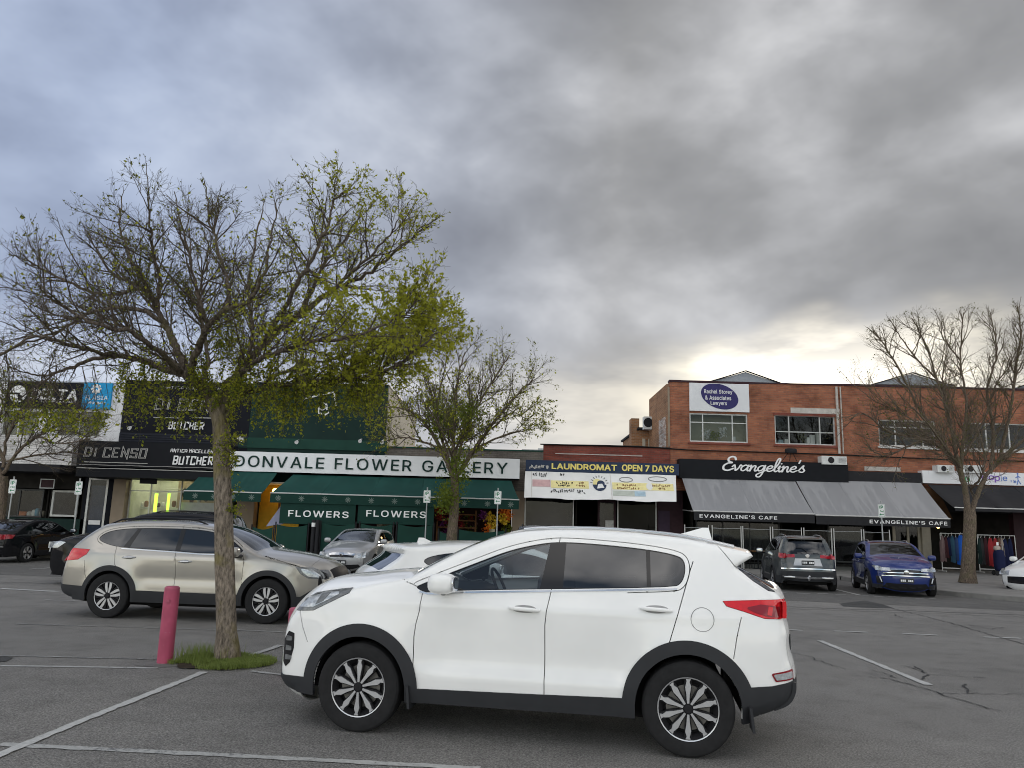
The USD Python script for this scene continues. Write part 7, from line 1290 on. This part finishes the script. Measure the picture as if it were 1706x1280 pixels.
def garment(u0, u1, v0, v1, m_, label, seed):
    r = np.random.default_rng(seed); a, b, c, d = R(u0, v0, u1, v1, yK); n, k = 11, 8; g = np.linspace(-1, 1, n); V = []
    for s_ in (1, -1):
        for j in range(k):
            t_ = j/(k-1); half = (b-a)/2*(.45 + .55*min(1, t_*3.5))*(1 + .06*t_*r.normal()); y = .05*np.sin(g*5 + seed)*t_ + .03*np.sin(g*11 + seed*2)*t_; V.append(np.column_stack([g*half, y - s_*.05*(1-g**2), np.full(n, (d-c)*(1-t_)) - .04*np.abs(g)*(t_ < .1) + .03*np.sin(g*4+seed)*(t_ > .95)]))
    V = np.vstack(V); Fc = []
    for s_ in (0, 1):
        for j in range(k-1):
            for i in range(n-1): q = s_*n*k + j*n + i; Fc += [[q, q+n, q+1], [q+1, q+n, q+n+1]] if s_ == 0 else [[q, q+1, q+n], [q+1, q+n+1, q+n]]
    t = thing('garment', label, 'garment', ((a+b)/2, yK, c), 0, 'garments on the racks'); obj('cloth', (V, np.array(Fc)), m_, t, smooth=60)
    obj('hanger', MB().tube(spline([(-(b-a)*.18, 0, d-c-.03), (0, 0, d-c+.05), (.0, 0, d-c+.11)], 4), .008, 5), 'frame_white', t)
for i, (u0, u1, v0, v1, m_, lb) in enumerate(((1566, 1575, 893, 936, 'cloth_pinkgrey', 'pinkish grey garment at the left end of the left rack'), (1572, 1580, 895, 930, 'cloth_maroon', 'dark maroon garment, second on the left rack'), (1577, 1585, 895, 926, 'cloth_navy', 'short navy garment hanging on the left rack'), (1583, 1592, 893, 938, 'cloth_teal', 'teal blue garment in the middle of the left rack'), (1590, 1598, 895, 934, 'cloth_denim', 'denim blue garment beside the bright blue one'), (1595, 1609, 892, 942, 'cloth_blue', 'bright blue garment at the right of the left rack'),
     (1629, 1635, 897, 940, 'cloth_darkgreen', 'dark green garment next to the tree trunk'), (1633, 1640, 896, 941, 'cloth_grey', 'charcoal garment, second on the right rack'), (1639, 1647, 896, 942, 'cloth_maroon', 'dark maroon garment left of the red one'), (1646, 1657, 897, 944, 'cloth_red', 'left one of two red garments'), (1655, 1664, 897, 943, 'cloth_red', 'right one of two red garments, with a white tag'), (1662, 1668, 896, 930, 'cloth_brown', 'brown garment right of the red ones'), (1667, 1672, 897, 928, 'cloth_pale', 'pale garment near the right end of the rack'), (1670, 1681, 899, 945, 'cloth_navy', 'long navy garment near the right end of the rack'), (1680, 1688, 898, 940, 'cloth_navy', 'rightmost navy garment at the end of the rack'))): garment(u0, u1, v0, v1, m_, lb, i+1)
x_, z_ = Q(1657.5, 907, yK - .14); obj('tag', MB().box(-.05, .05, -.004, .004, -.07, .07), 'white_ink', stage.GetPrimAtPath('/World/garment_010'), loc=(.0, -.14, z_ - Q(1660, 943, yK)[1]))
yT = yK - .7; x_, z0_ = Q(1667, 960, yT); t = thing('trolley_bag', 'dark upright wheeled bag with pale top before the right clothes rack', 'trolley bag', (x_, yT, zpath(yT)))
obj('bag', blob(.20, .16, .46, 4, (0, 0, .62), 3), 'cloth_navy', t, smooth=50); obj('top', blob(.13, .10, .10, 3, (-.06, 0, 1.13), 2), 'cloth_pale', t, smooth=50)
for s_ in (-1, 1): obj('wheel', MB().lathe([(.001, -.02), (.09, -.02), (.10, 0), (.09, .02), (.001, .02)], 16, (-.2, .12*s_, .10), axis='y'), 'rubber', t, smooth=40)
obj('handle', MB().tube([(.15, 0, .95), (.18, 0, 1.25), (.10, 0, 1.28)], .015, 6), 'metal_grey', t)
# seats and tables half seen behind the cafe's glass
for i, (u, lb) in enumerate(((1168, 'cafe table behind the first glass screens'), (1222, 'cafe table behind the second glass screens'), (1262, 'cafe table behind the third glass screen'))):
    yC = KY + 2.6; x_ = Q(u, 900, yC)[0]; z0 = zpath(yC); t = thing('cafe_table', lb, 'table', (x_, yC, z0)); obj('table_top', MB().box(-.35, .35, -.35, .35, .72, .75), 'timber', t); obj('pedestal', MB().tube([(0, 0, 0), (0, 0, .72)], .035, 8), 'charcoal', t); obj('foot', MB().lathe([(.001, .03), (.24, .02), (.25, 0)], 16), 'charcoal', t)
    for s_ in (-1, 1):
        c = thing('cafe_chair', f"dark cafe chair {'left' if s_ < 0 else 'right'} of the {('first', 'second', 'third')[i]} cafe table", 'chair', (x_ + s_*.62, yC, z0), 0 if s_ > 0 else math.pi)
        obj('seat', MB().box(-.21, .21, -.21, .21, .43, .46), 'charcoal', c); obj('backrest', MB().box(.19, .215, -.21, .21, .62, .90), 'charcoal', c)
        for a in (-1, 1):
            for b in (-1, 1): obj('leg', MB().tube([(a*.19, b*.19, 0), (a*.19, b*.19, .43 if a < 0 else .90)], .014, 6), 'charcoal', c)
